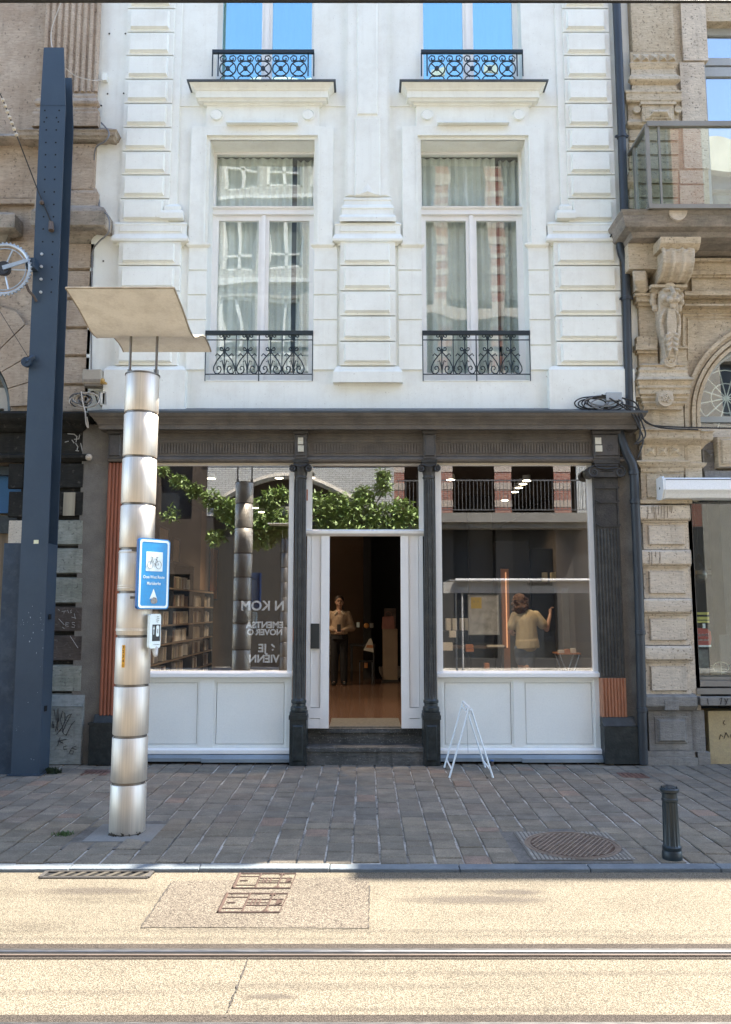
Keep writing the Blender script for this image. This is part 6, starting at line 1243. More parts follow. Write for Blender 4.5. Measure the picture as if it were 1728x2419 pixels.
t = thing('shop_sign', 'red sign card with white lettering standing in the right-hand shop window', 'sign', (PX(1660,1500,Ys), Ys, PZ(1526,Ys)))
m = MB(); m.py([(PX(a,1500,Ys), PZ(b,Ys)) for a, b in ((1642,1524),(1678,1524),(1681,1510),(1680,1492),(1672,1485),(1642,1483))], Ys, Ys+.015); m.build('card', rs_, t)
m = MB(); m.box(PX(1642,1500,Ys), PX(1679,1500,Ys), Ys-.005, Ys+.02, PZ(1528,Ys), PZ(1524,Ys)); m.build('base', white_paint, t)
m = MB(); random.seed(2)
for y0_, n_, h_ in ((1500,9,.022),(1512,11,.014)):
    m.tube([(PX(1645+k*30/(n_*2),1500,Ys), Ys-.004, PZ(y0_,Ys)+h_*(1 if k % 2 else -1)*random.uniform(.4,1)) for k in range(n_*2)], .0028, 4)
m.build('worn_script', sign_white, t)
rk = M('rack_wire', (.45,.43,.33), .4, .5)
t = thing('wire_basket', 'round pale wire basket on the right-hand shop display shelf', 'basket', (PX(1697,1570,10.45), 10.45, PZ(1600,10.45))); 
m = MB(); bxx, bzz = PX(1697,1570,10.45), PZ(1600,10.45)
for k in range(7): r = .10+.01*sin(k); m.tube([(bxx+(.075+.02*sin(k*.5))*1.1*cos(a*pi/10), 10.45+.08*sin(a*pi/10), bzz+.01+k*.022) for a in range(20)], .004, 4, closed=True)
m.build('wire_body', rk, t); m = MB(); m.tube([(bxx+.10*cos(a*pi/14), 10.37, bzz+.13+.065*sin(a*pi/14)) for a in range(28)], .005, 4, closed=True); m.tube([(bxx, 10.36, bzz), (bxx, 10.37, bzz+.19)], .006, 4); m.build('handle_ring', rk, t)
tag(flat('display_board', None, None, 1648, 1535, 1675, 1592, 10.5, M('grey_print', (.2,.19,.18), .6, var=.4, vs=14)), 'grey printed board leaning in the right-hand shop window', 'board')
tag(flat('dark_panel', None, None, 1703, 1500, 1728, 1600, 10.4, M('slate_panel', (.03,.035,.04), .5, var=.3)), 'dark slate panel at the right edge of the right-hand shop window', 'panel')
t = thing('pendant_lamp', 'translucent teardrop pendant lamp hanging behind the right-hand shop glass', 'lamp', (PX(1654,1350,11), 11, PZ(1370,11)))
m = MB(); xx, zz = PX(1652,1355,11), PZ(1378,11); m.lathe(xx, 11, [(.03,zz),(.09,zz+.03),(.115,zz+.10),(.10,zz+.18),(.06,zz+.28),(.01,zz+.40)], 20); m.build('shade', GLASS('amber_shade', .05, (.75,.6,.42)), t); m = MB(); m.tube([(xx,11,zz+.4),(xx,11,3.9)], .004, 4); m.build('cord', sign_black, t)
# ================================================================== INTERIOR THINGS
blackwood = M('black_shelf_wood', (.018,.018,.018), .5); pale_edge = M('shelf_front_edge', (.20,.15,.10), .6)
t = thing('bookcase', 'black bookcase full of pale books along the left shop wall', 'bookcase', (-2.85, 12.9, FZ))
XB = -2.85; shelves = [.62,.87,1.12,1.37,1.635,1.90,2.17]
m = MB()
for (ya, yb_, top) in ((10.55, 13.4, 2.57), (13.4, 15.2, 2.19)):
    for y in (ya, yb_-.04, (ya+yb_)/2): m.box(XB-.33, XB-.002, y, y+.04, FZ, top)
    m.box(XB-.34, XB-.32, ya, yb_, FZ, top); m.box(XB-.33, XB, ya, yb_, top-.03, top)
m.build('carcass', blackwood, t)
for s in shelves:
    m = MB(); m.box(XB-.33, XB-.004, 10.55, 15.2, s-.025, s); m.box(XB-.004, XB+.002, 10.55, 15.2, s-.02, s+.002); m.build('shelf', [blackwood, pale_edge], t)
m = MB()
for s in shelves: m.box(XB-.0035, XB+.004, 10.6, 15.15, s-.021, s+.002)
m.build('shelf_lip', pale_edge, t)
bk = [M('book_cover_'+n, c, .6, var=.15) for n, c in (('cream', (.62,.54,.42)), ('sand', (.52,.43,.31)), ('grey', (.36,.34,.31)), ('olive', (.28,.25,.18)), ('white', (.75,.71,.62)), ('umber', (.24,.16,.11)))]
protos = []
for i in range(6):
    w_, h_, d_ = (.028,.19,.14) if i < 3 else (.035,.17,.15); w_ += .006*(i % 3)
    me = MB(); me.box(-d_, 0, -w_/2, w_/2, 0, h_); me.box(-d_+.01, -.006, -w_/2+.003, w_/2-.003, .003, h_+.001) ; o = me.build('book', bk[i], None, bevel=.002); protos.append(o)
names_ = ['cream', 'sand-coloured', 'grey', 'olive', 'white', 'brown']; rowsn = ['lowest', 'second lowest', 'third lowest', 'middle', 'third highest', 'second highest', 'top']
used = set(); random.seed(11)
for si, s in enumerate(shelves):
    y = 10.72
    while y < 15.05:
        if random.random() < .12: y += random.uniform(.08, .3); continue
        k = random.randrange(6)
        if 11.93 < y < 12.06 or 13.3 < y < 13.5 or 14.25 < y < 14.38: y += .05; continue
        if si == 6 and y > 13.3: break
        o = protos[k] if k not in used else protos[k].copy()
        if k in used: sc.collection.objects.link(o)
        used.add(k); o.location = (XB-.04-random.uniform(0,.03), y, s)
        lean = random.uniform(-.06,.06); o.rotation_euler = (lean if random.random() < .2 else 0, 0, random.uniform(-.05,.05))
        tag(o, names_[k]+' book standing upright on the '+rowsn[si]+' shelf of the black bookcase', 'book', 'books on the black bookcase')
        y += random.choice([.045,.045,.06,.075,.10])
def pframe(name, label, corners, mm_in, mm_fr, depth=.025, wd=.03, cat='picture'):
    # framed sheet given by origin, u vector, width, height
    o, u, W, Hh = corners; o = Vector(o); u = Vector(u).normalized(); n = Vector((u.y, -u.x, 0))
    t = thing(name, label, cat, tuple(o))
    def P(a, b, d): return o+u*a+Vector((0,0,b))+n*d
    def pb_(m, a0, a1, b0, b1, d0, d1): m.add([P(a0,b0,d0),P(a1,b0,d0),P(a1,b0,d1),P(a0,b0,d1),P(a0,b1,d0),P(a1,b1,d0),P(a1,b1,d1),P(a0,b1,d1)], [(0,1,2,3),(7,6,5,4),(3,2,6,7),(1,0,4,5),(2,1,5,6),(0,3,7,4)])
    m = MB(); pb_(m, 0, W, 0, Hh, 0, depth*.5); m.build('sheet', mm_in, t)
    m = MB(); pb_(m, 0, W, 0, wd, 0, depth); pb_(m, 0, W, Hh-wd, Hh, 0, depth); pb_(m, 0, wd, wd, Hh-wd, 0, depth); pb_(m, W-wd, W, wd, Hh-wd, 0, depth); m.build('frame', mm_fr, t)
    return t, P, pb_
tan_sheet = M('tan_print', (.26,.19,.13), .7, var=.2, vs=4)
for yy, W, h_, lb_ in ((11.35,.55,.62,'nearest'),(12.15,.62,.52,'middle'),(12.95,.5,.42,'farthest')):
    pframe('framed_print', lb_+' of three black-framed tan prints leaning on top of the bookcase', ((XB-.22, yy-W/2, 2.58), (0,1,0), W, h_), tan_sheet, blackwood)
t, P, pb_ = pframe('framed_print', 'narrow orange and black print on the tan wall seen through the doorway', ((XL+.39, 16.4, 2.05), (0,1,0), .9, 1.1), M('orange_print', (.45,.16,.06), .6, var=.4, vs=3), sign_black)
lampm = EMIT('spot_lamp', (1,.86,.62), 5); spot_body = M('spot_body', (.5,.5,.48), .5)
sl_pos = [(500,1128),(660,1127),(618,1208),(604,1198),(1065,1131),(1245,1133),(1236,1141),(1226,1150),(1217,1160),(1193,1180),(1113,1269),(735,1126)]
sl_pos = [p for p in sl_pos]
lb_s = ['leftmost ceiling spot over the left shop window','ceiling spot beside the first iron column','rear right ceiling spot over the vine reflection','rear left ceiling spot over the vine reflection','ceiling spot at the upper left of the right shop window','largest ceiling spot in the right shop window','second ceiling spot in the slanting row','third ceiling spot in the slanting row','fourth ceiling spot in the slanting row','last ceiling spot in the slanting row','lone low ceiling spot deep inside the right window','ceiling spot seen through the door transom']
for (px_, py_), lb_ in zip(sl_pos, lb_s):
    el = TH-math.atan((py_-CY)/F); Y = min(18.6, (CZ-.06-H)/tan(el)); X = PX(px_, py_, Y)
    t = thing('ceiling_spotlight', lb_, 'spotlight', (X, Y, CZ-.03), 'lit ceiling spots in the shop')
    m = MB(); m.lathe(X, Y, [(.065, CZ-.075), (.07, CZ-.07), (.06, CZ)], 16); m.build('body', spot_body, t)
    m = MB(); m.lathe(X, Y, [(.03,CZ-.081),(.055, CZ-.079), (.055, CZ-.0755)], 16); m.build('lamp', lampm, t)
for k_, en in ((0, 30), (1, 22), (2, 34), (4, 22), (5, 26), (9, 26), (11, 34), (3, 26)):
    px_, py_ = sl_pos[k_]; el = TH-math.atan((py_-CY)/F); Y = min(18.6, (CZ-.06-H)/tan(el)); X = PX(px_, py_, Y)
    ld = bpy.data.lights.new('spot_light', 'SPOT'); ld.energy = en; ld.color = (1,.76,.52); ld.shadow_soft_size = .04; ld.spot_size = radians(125); ld.spot_blend = .9; lo = bpy.data.objects.new('spot_light', ld); lo.location = (X, Y, CZ-.10); sc.collection.objects.link(lo)
def bx(name, label, cat, X0, X1, Y0, Y1, Z0, Z1, mm, group=None, bevel=.004): m = MB(); m.box(X0, X1, Y0, Y1, Z0, Z1); return tag(m.build(name, mm, bevel=bevel), label, cat, group)
def pbx(name, label, cat, x0, y0, x1, y1, Y, dep, mm, group=None): return bx(name, label, cat, PX(x0,(y0+y1)/2,Y), PX(x1,(y0+y1)/2,Y), Y, Y+dep, PZ(y1,Y), PZ(y0,Y), mm, group)
# right window displays
Yt = 12.9; zt = PZ(1527, Yt)
t = thing('display_table', 'dark display table with trays of small goods behind the right shop window', 'table', (1.8, Yt, FZ))
x0, x1 = PX(1046,1530,Yt), PX(1196,1530,Yt)
m = MB(); m.box(x0, x1, Yt, Yt+.6, zt-.035, zt); m.build('table_top', M('dark_oak', (.09,.06,.04), .45, var=.3, vs=4, stretch=(1,8,8)), t)
for xx in (x0+.03, x1-.07):
    for yy in (Yt+.03, Yt+.53): m = MB(); m.box(xx, xx+.04, yy, yy+.04, FZ, zt-.035); m.build('leg', blackwood, t)
cb = M('carton_pale', (.55,.52,.44), .7, var=.08); cor = M('carton_orange', (.42,.17,.07), .6); 
for a, b, lb_ in ((1055,1066,'leftmost pale upright box file on the shop shelf'),(1070,1080,'second pale upright box file on the shop shelf'),(1089,1097,'third pale upright box file on the shop shelf'),(1099,1107,'fourth pale upright box file on the shop shelf'),(1110,1119,'rightmost pale upright box file beside the grey poster')):
    pbx('box_file', lb_, 'box file', a, 1461, b, 1489, 13.2, .2, cb, 'pale box files behind the right window')
bx('wall_shelf', 'long dark wall shelf carrying the pale box files', 'shelf', PX(1044,1490,13.2), PX(1128,1490,13.2), 13.15, 13.45, PZ(1492,13.2), PZ(1489.5,13.2), blackwood)
for a, c_, b, d_, mm, lb_, cat in ((1101,1523,1119,1531,cor,'upper orange carton stacked on the display table','carton'),(1102,1532,1120,1540,cor,'lower orange carton stacked on the display table','carton'),(1046,1518,1070,1537,cb,'pale pile of paper cones at the left end of the display table','paper pile'),(1152,1524,1192,1529,cb,'low tray of small pale goods on the display table','tray'),(1063,1490,1078,1506,cb,'small pale card under the box files','card'),(1146,1567,1157,1580,cor,'small brown box below the display table','box')):
    pbx('carton' if cat == 'carton' else cat.replace(' ', '_'), lb_, cat, a, c_, b, d_, 12.8, .12, mm)
t, P, pb_ = pframe('poster', 'large grey drawn poster with a yellow square behind the right shop window', ((PX(1106,1450,13.0), 13.0, PZ(1500,13.0)), (1,0,0), PX(1179,1450,13.0)-PX(1106,1450,13.0), PZ(1405,13)-PZ(1500,13)), M('poster_grey', (.34,.36,.36), .6, var=.25, vs=9), M('poster_edge', (.22,.24,.24), .5), wd=.012, cat='poster')
m = MB(); a0, a1, b0, b1 = .05, .22, .42, .60; pb_(m, a0, a1, b0, b1, .0125, .014); m.build('yellow_square', M('poster_yellow', (.42,.33,.10), .6), t)
m = MB()
for k in range(26): a = random.uniform(.05,.45); b = random.uniform(.04,.38); l = random.uniform(.02,.08); q = random.uniform(0,3.1); m.tube([P(a,b,.013),P(min(.48,a+l*cos(q)),b+abs(l*sin(q)),.013)], .0015, 4)
for k in (0,1): m.tube([P(.10+.06*k+.012*cos(i*pi/5), .53+.012*sin(i*pi/5), .0145) for i in range(11)], .002, 4)
m.build('drawn_lines', M('poster_line', (.14,.15,.15), .6), t)
Yc = 13.1; t = thing('light_column', 'copper coloured upright panel with a lit orange tube behind the right shop window', 'light column', (PX(1196,1440,Yc), Yc, FZ))
m = MB(); m.box(PX(1186,1440,Yc), PX(1204,1440,Yc), Yc, Yc+.06, FZ, PZ(1344,Yc)); m.build('panel', M('copper_panel', (.30,.13,.06), .5), t)
m = MB(); m.box(PX(1195.5,1440,Yc), PX(1198,1440,Yc), Yc-.015, Yc-.001, PZ(1530,Yc), PZ(1352,Yc)); m.build('lit_tube', EMIT('orange_tube', (1,.5,.25), .13), t)
for a, b, c_, d_, lb_ in ((1368,1398,1386,1413,'cream note pinned high on the grey board near the right frame'),(1370,1451,1387,1470,'beige note pinned on the grey board near the right frame')): pbx('paper_note', lb_, 'note', a, b, c_, d_, 12.6, .004, cb)
pbx('notice_board', 'grey pin board behind the right edge of the shop window', 'board', 1330, 1390, 1410, 1530, 12.62, .04, M('pinboard', (.10,.10,.095), .8, var=.15))
pbx('storage_cabinet', 'tall black cabinet in front of the person in the right window', 'cabinet', 1258, 1296, 1316, 1700, 13.6, .5, M('cabinet_black', (.018,.02,.024), .5))
for k, (a, b) in enumerate(((1283,1372),(1303,1372),(1327,1366),(1341,1364))): pbx('roll_of_paper', ['first','second','third','fourth'][k]+' from the left of four tall cream paper rolls on the black cabinet top', 'paper roll', a, b-20, a+11, b+2, 13.4, .1, M('cream_paper', (.5,.44,.28), .6) if k == 0 else bpy.data.materials['cream_paper'])
# folding table frame at the right edge
t = thing('folding_table', 'small folding table with crossed metal legs at the right of the window display', 'table', (PX(1350,1560,12), 12, FZ)); x0, x1 = PX(1320,1545,12), PX(1376,1545,12); zt = PZ(1543,12)
m = MB(); m.box(x0, x1, 12, 12.4, zt-.02, zt); m.build('table_top', cor, t)
for yy in (12.04, 12.36):
    for s in (0, 1): m = MB(); m.tube([(x0+.03 if s else x1-.03, yy, zt-.02), (x1-.03 if s else x0+.03, yy+.02*s, FZ)], .010, 6); m.build('leg', galv, t)
for k, (a, b) in enumerate(((1322,1334),(1337,1348),(1352,1362))): pbx('goods_box', ['left','middle','right'][k]+' small box of goods on the folding table', 'box', a, 1536-2*k, b, 1543, 12.05, .12, (cb, cor, cb)[k])
# through the doorway
Yd = 16.6
t = thing('pedestal', 'plain beige box pedestal standing inside the doorway', 'pedestal', (PX(922,1560,Yd), Yd, FZ)); m = MB(); m.box(PX(905,1560,Yd), PX(940,1560,Yd), Yd, Yd+.32, FZ, PZ(1486,Yd)); m.build('pedestal_box', M('beige_ped', (.30,.22,.15), .7), t, bevel=.01); m = MB(); m.box(PX(903,1560,Yd), PX(942,1560,Yd), Yd-.01, Yd+.34, FZ, FZ+.04); m.build('base', blackwood, t)
pinkm = M('pink_bag', (.34,.15,.12), .7, var=.2, vs=6)
t = thing('paper_bag', 'dusty pink carrier bag standing on the beige pedestal', 'bag', (PX(917,1470,Yd), Yd, PZ(1486,Yd))); xa_, xb2 = PX(903,1470,Yd), PX(933,1470,Yd); z0_ = PZ(1486,Yd); z1_ = PZ(1457,Yd)
m = MB(); m.add([(xa_,Yd+.02,z0_),(xb2,Yd+.02,z0_),(xb2,Yd+.2,z0_),(xa_,Yd+.2,z0_),(xa_+.01,Yd+.06,z1_),(xb2-.01,Yd+.06,z1_+.01),(xb2-.01,Yd+.12,z1_+.01),(xa_+.01,Yd+.12,z1_)], [(0,3,2,1),(4,5,6,7),(0,1,5,4),(1,2,6,5),(2,3,7,6),(3,0,4,7)]); m.build('bag_body', pinkm, t, bevel=.01)
m = MB(); xm = (xa_+xb2)/2; m.tube([(xm-.07,Yd+.08,z1_-.01),(xm-.06,Yd+.08,z1_+.08),(xm,Yd+.08,z1_+.11),(xm+.06,Yd+.08,z1_+.08),(xm+.07,Yd+.08,z1_-.01)], .006, 6); m.build('handle', pinkm, t)
pbx('backdrop_print', 'dim pale print leaning behind the pink bag', 'print', 908, 1437, 936, 1486, 17.0, .02, M('dim_print', (.16,.12,.10), .7, var=.5, vs=6))
Yq = 17.0; X = PX(924,1590,Yq); zt = PZ(1575,Yq)
t = thing('planter', 'large pale round bowl planter with a dark plant inside the doorway', 'planter', (X, Yq, FZ)); m = MB(); m.lathe(X, Yq, [(.12,FZ),(.19,FZ+.06),(.24,FZ+.16),(.255,zt),(.24,zt),(.225,zt-.03),(.02,zt-.04)], 32); m.build('bowl', M('planter_concrete', (.26,.23,.20), .7, var=.2, vs=5), t)
m = MB(); random.seed(5)
for k in range(60): a = random.uniform(0,2*pi); r = random.uniform(.05,.3); h_ = random.uniform(.08,.32); b = a+random.uniform(-.3,.3); m.add([(X+.03*cos(a),Yq+.03*sin(a),zt-.03),(X+r*.6*cos(b)-.02,Yq+r*.6*sin(b),zt+h_*.8),(X+r*cos(b),Yq+r*sin(b),zt+h_),(X+r*.6*cos(b)+.02,Yq+r*.6*sin(b)+.02,zt+h_*.75)], [(0,1,2,3)])
m.build('foliage', M('dark_leaf', (.02,.035,.02), .6), t)
t = thing('work_table', 'dark table with papers inside the doorway beside the standing person', 'table', (PX(850,1540,Yd), Yd, FZ)); x0, x1 = PX(826,1540,Yd), PX(888,1540,Yd); zt = PZ(1524,Yd)
m = MB(); m.box(x0, x1, Yd+.1, Yd+.8, zt-.03, zt); m.build('table_top', blackwood, t)
for xx in (x0+.02, x1-.06):
    for yy in (Yd+.12, Yd+.72): m = MB(); m.box(xx, xx+.04, yy, yy+.04, FZ, zt-.03); m.build('leg', blackwood, t)
t = thing('leaflet_stand', 'white triangular leaflet stand with an orange stripe on the dark table', 'leaflet stand', (PX(870,1520,Yd+.1), Yd+.1, zt)); Y_ = Yd+.08
m = MB(); m.py([(PX(a,1520,Y_), PZ(b,Y_)) for a, b in ((859,1536),(883,1541),(881,1518),(877,1508),(872,1510))], Y_, Y_+.02); m.build('card', cb, t); m = MB(); m.py([(PX(a,1520,Y_), PZ(b,Y_)) for a, b in ((865,1530),(882,1531),(881,1524),(868,1523))], Y_-.004, Y_); m.build('stripe', cor, t)
pbx('small_card', 'small white card glowing against the dark wall inside the doorway', 'card', 843, 1470, 850, 1482, Yd+.4, .01, sign_white)
m = MB(); xx, zz = PX(866,1478,Yd+.3), PZ(1478,Yd+.3); m.ball((xx, Yd+.3, zz), .055, 16, (1,.4,1)); tag(m.build('ornament', M('amber_ball', (.5,.22,.05), .4)), 'round amber ornament beside the small cards inside the doorway', 'ornament')
pbx('small_print', 'small grey print right of the amber ornament inside the doorway', 'print', 874, 1472, 883, 1483, Yd+.4, .01, M('small_grey_print', (.25,.25,.23), .6, var=.5, vs=40))
t = thing('metal_stool', 'chrome framed stool with an orange card under the dark table', 'stool', (PX(865,1590,16.2), 16.2, FZ)); x0, x1 = PX(849,1590,16.2), PX(881,1590,16.2); zt = PZ(1562,16.2)
m = MB(); m.box(x0, x1, 16.2, 16.5, zt-.02, zt); m.build('seat', blackwood, t)
for xx in (x0+.01, x1-.01):
    for yy in (16.21, 16.49): m = MB(); m.tube([(xx, yy, FZ), (xx, yy, zt-.02)], .008, 6); m.build('leg', galv, t)
pbx('orange_card', 'small orange card on the metal stool front', 'card', 861, 1566, 869, 1578, 16.15, .005, EMIT('orange_card_m', (.5,.2,.05), .0))
pbx('plaid_coat', 'dark plaid coat hanging left of the standing person', 'coat', 777, 1490, 789, 1552, 16.4, .1, BRICK('plaid', (.05,.05,.05), (.09,.085,.08), (.16,.15,.13), .06, .06))

# ================================================================== PEOPLE
skin = M('skin_tone', (.42,.25,.17), .55, var=.08); hair_d = M('hair_dark_brown', (.03,.017,.011), .6, var=.4, vs=40, stretch=(4,4,.5)); hair_c = M('hair_curly_brown', (.085,.042,.022), .75, var=.5, vs=30)
blouse_m = M('cream_blouse', (.36,.26,.175), .85, var=.15, vs=8, bump=.2, bs=12); trouser_m = M('black_trousers', (.012,.012,.014), .8); tee_m = M('beige_tee', (.46,.38,.23), .9, var=.1, vs=6, bump=.25, bs=10); denim = M('denim_shorts', (.13,.16,.19), .85, var=.2, vs=10); shoe_m = M('shoe_black', (.01,.01,.01), .5); eye_w = M('eye_white', (.5,.48,.45), .4)
def hand(m, wrist, direc, up, side, s=1.0, curl=.9):
    w_ = Vector(wrist); d = Vector(direc).normalized(); u = Vector(up).normalized(); r = d.cross(u).normalized()*side; u = r.cross(d).normalized()*side
    m.caps(w_, w_+d*.045*s, .021*s, .028*s, 8); m.ball(w_+d*.06*s, .030*s, 8, (1,1,1))
    for k, (L1, off) in enumerate(((.072,-.026),(.080,-.009),(.075,.009),(.058,.025))):
        a = w_+d*.08*s+r*off*s; b = a+(d*cos(curl*.5)-u*sin(curl*.5))*L1*.5*s; c = b+(d*cos(curl*1.4)-u*sin(curl*1.4))*L1*.5*s
        m.caps(a, b, .0085*s, .008*s, 6); m.caps(b, c, .008*s, .0065*s, 6)
    a = w_+d*.03*s-r*.026*s; b = a+(d*.6-r*.7-u*.3).normalized()*.035*s; c = b+(d*.9-u*.3).normalized()*.028*s; m.caps(a, b, .011*s, .009*s, 6); m.caps(b, c, .009*s, .0075*s, 6)
def head(m, c, f, s=1.0):     # c centre, f facing unit vector (xy)
    c = Vector(c); f = Vector(f).normalized(); r = Vector((-f.y, f.x, 0)); z_ = Vector((0,0,1)); P = lambda a, b, d: c+r*a*s+f*b*s+z_*d*s
    m.ball(P(0,-.01,.025), .088*s, 18, (.9,.98,1.05)); m.ball(P(0,.02,-.045), .062*s, 14, (.95,1,1.1)); m.ball(P(0,.045,-.095), .028*s, 10)
    m.ball(P(0,.088,-.022), .014*s, 8, (1,1,1.2)); m.tube([P(0,.078,.02), P(0,.094,-.02)], [.008*s,.012*s], 6); m.ball(P(0,.07,.045), .045*s, 10, (1.2,.5,.5))
    for q in (-1, 1): m.ball(P(q*.083,-.005,-.01), .018*s, 8, (.5,.9,1.4)); m.ball(P(q*.04,.05,-.04), .028*s, 8)
    m.tube([P(-.022,.077,-.062), P(0,.083,-.060), P(.022,.077,-.062)], .0075*s, 6)
    m.caps(P(0,-.015,-.07), P(0,-.03,-.16), .052*s, .058*s, 10)
    return P
# --- person in the doorway, facing the street
px0, py0 = PX(802, 1500, 15.9), 15.9; fz = FZ
A = lambda x, y, z_: (px0+x, py0+y, fz+z_)
pa = thing('person', 'person with tied-back dark hair in cream blouse and black trousers standing inside the open doorway', 'person', A(0,0,0))
m = MB(); P = head(m, A(.0,-.01,1.60), (.12,-1,0), 1.0)
m.caps(A(0,.02,1.36), A(0,.02,1.12), .11, .105, 12); m.ball(A(0,.02,1.32), .14, 14, (1.15,.65,.8)); m.caps(A(0,.02,1.12), A(0,.02,.92), .105, .125, 12)
for s in (-1, 1):
    m.caps(A(s*.085,.02,.90), A(s*.09,.0,.50), .078, .052, 10); m.caps(A(s*.09,0,.50), A(s*.095,.03,.10), .052, .036, 10); m.caps(A(s*.095,.03,.05), A(s*.11,-.13,.03), .035, .028, 8)
    m.caps(A(s*.17,.02,1.37), A(s*.23,.05,1.10), .046, .038, 10); m.caps(A(s*.23,.05,1.10), A(s*.07,-.14,1.05), .036, .024, 10)
    hand(m, A(s*.065,-.145,1.05), (-s*.6,-.35,-.1), (0,-.3,1), s, .95, 1.2)
m.build('body', skin, pa, voxel=.0062, smooth_iter=3)
m = MB(); m.ball(A(0,.02,1.30), .165, 16, (1.22,.72,.95)); m.caps(A(0,.02,1.25), A(0,.02,1.0), .15, .155, 14); m.tube([A(0,.02,1.06),A(0,.02,.98)], [.165,.175], 14); m.ball(A(0,.02,1.385), .085, 12, (1.3,.8,.5))
for s in (-1, 1): m.caps(A(s*.16,.02,1.36), A(s*.245,.05,1.10), .072, .075, 10); m.caps(A(s*.245,.05,1.10), A(s*.11,-.10,1.06), .072, .045, 10)
m.build('blouse', blouse_m, pa, voxel=.009, smooth_iter=3)
m = MB()
for s in (-1, 1): m.caps(A(s*.045,-.075,1.40), A(s*.085,-.09,1.36), .018, .012, 8); m.caps(A(s*.045,-.075,1.40), A(s*.06,0.0,1.44), .016, .014, 8)
m.build('collar', M('blouse_collar', (.5,.42,.32), .8), pa)
m = MB(); m.ball(A(0,.02,.93), .16, 14, (1.1,.9,.8)); m.tube([A(0,.02,1.0), A(0,.02,.88)], [.148,.165], 16)
for s in (-1, 1): m.caps(A(s*.08,.02,.90), A(s*.09,0,.50), .098, .078, 12); m.caps(A(s*.09,0,.50), A(s*.095,.03,.07), .078, .07, 12)
m.build('trousers', trouser_m, pa, voxel=.010, smooth_iter=3)
m = MB()
for s in (-1, 1): m.caps(A(s*.095,.05,.035), A(s*.115,-.14,.03), .042, .036, 10)
m.build('shoes', shoe_m, pa, voxel=.008, smooth_iter=1)
m = MB(); m.ball(P(0,-.028,.045), .096, 18, (.95,.98,.98)); m.ball(P(0,-.10,.02), .045, 10); m.caps(P(.03,-.10,.0), P(.075,-.03,-.15), .035, .022, 10); m.caps(P(.075,-.03,-.15), P(.085,-.0,-.24), .022, .01, 8)
m.build('hair', hair_d, pa, voxel=.007, smooth_iter=1)
m = MB()
for s in (-1, 1): m.ball(P(s*.031,.077,.008), .0085, 8, (1.3,.6,.7)); m.tube([P(s*.017,.085,.03), P(s*.034,.086,.034), P(s*.05,.074,.028)], .003, 5)
m.build('eyes_and_brows', hair_d, pa); m = MB(); m.tube([P(-.02,.086,-.062), P(0,.092,-.060), P(.02,.086,-.062)], .0055, 6); m.build('lips', M('lips', (.30,.10,.08), .5), pa)
ph = thing('phone', 'small dark phone held in both hands of the person in the doorway', 'phone', A(0,-.19,1.05)); m = MB(); m.box(px0-.036, px0+.036, py0-.215, py0-.205, fz+1.03, fz+1.17); m.build('case', sign_black, ph, bevel=.004); m = MB(); m.box(px0-.032, px0+.032, py0-.204, py0-.203, fz+1.035, fz+1.165); m.build('screen', M('phone_glass', (.02,.02,.03), .1), ph)
# --- person in the right window, seen from behind, right arm raised, one knee bent
px0, py0 = PX(1240, 1480, 12.2)+.0, 12.2
hz = lambda y: PZ(y, 12.2)-FZ
B = lambda x, y, z_: (px0+x, py0+y, FZ+z_)
pb2 = thing('person', 'person with curly brown hair and beige t-shirt, back turned, arm raised, in the right window', 'person', B(0,0,0))
zsh = hz(1449); zhip = hz(1528); hd = hz(1423)
m = MB(); head(m, B(-.075,.03,hd), (.15,1,0), 1.0); m.ball(B(.02,0,zsh-.09), .15, 14, (1.15,.65,.8)); m.caps(B(.02,0,zsh-.1), B(.02,.0,zhip+.05), .125, .13, 12); m.caps(B(-.06,0,zsh+.02), B(-.07,.01,zsh+.1), .05,.05, 8)
m.caps(B(.19,0,zsh-.03), B(.335,.02,zsh-.24), .048, .038, 10); m.caps(B(.335,.02,zsh-.24), B(.41,.10,zsh-.02), .037, .025, 10); hand(m, B(.412,.105,zsh-.01), (.12,.25,1), (-1,.2,0), 1, .95, 1.1)
m.caps(B(-.15,0,zsh-.03), B(-.20,.06,zsh-.28), .046, .038, 10); m.caps(B(-.20,.06,zsh-.28), B(-.12,.30,zsh-.30), .036, .024, 10); hand(m, B(-.115,.31,zsh-.30), (.1,1,0), (0,0,1), -1, .95, .8)
m.caps(B(.05,0,zhip-.04), B(.04,.03,.47), .085, .055, 12); m.caps(B(.04,.03,.47), B(.03,.0,.09), .055, .035, 10); m.caps(B(.03,.0,.04), B(.03,.16,.03), .035, .028, 8)
m.caps(B(-.06,0,zhip-.04), B(-.03,.10,.52), .085, .055, 12); m.caps(B(-.03,.10,.52), B(-.035,-.28,.62), .055, .034, 10); m.caps(B(-.035,-.30,.62), B(-.03,-.33,.48), .034, .026, 8)
m.build('body', skin, pb2, voxel=.0065, smooth_iter=3)
m = MB(); m.ball(B(.02,0,zsh-.09), .175, 16, (1.18,.72,.9)); m.caps(B(.02,0,zsh-.1), B(.03,0,zhip+.06), .152, .168, 14); m.tube([B(.03,0,zhip+.1), B(.035,0,zhip-.02)], [.175,.185], 16); m.caps(B(.17,0,zsh-.03), B(.27,.012,zsh-.16), .075, .078, 10); m.caps(B(-.13,0,zsh-.03), B(-.18,.03,zsh-.18), .075, .078, 10)
m.build('t_shirt', tee_m, pb2, voxel=.010, smooth_iter=3)
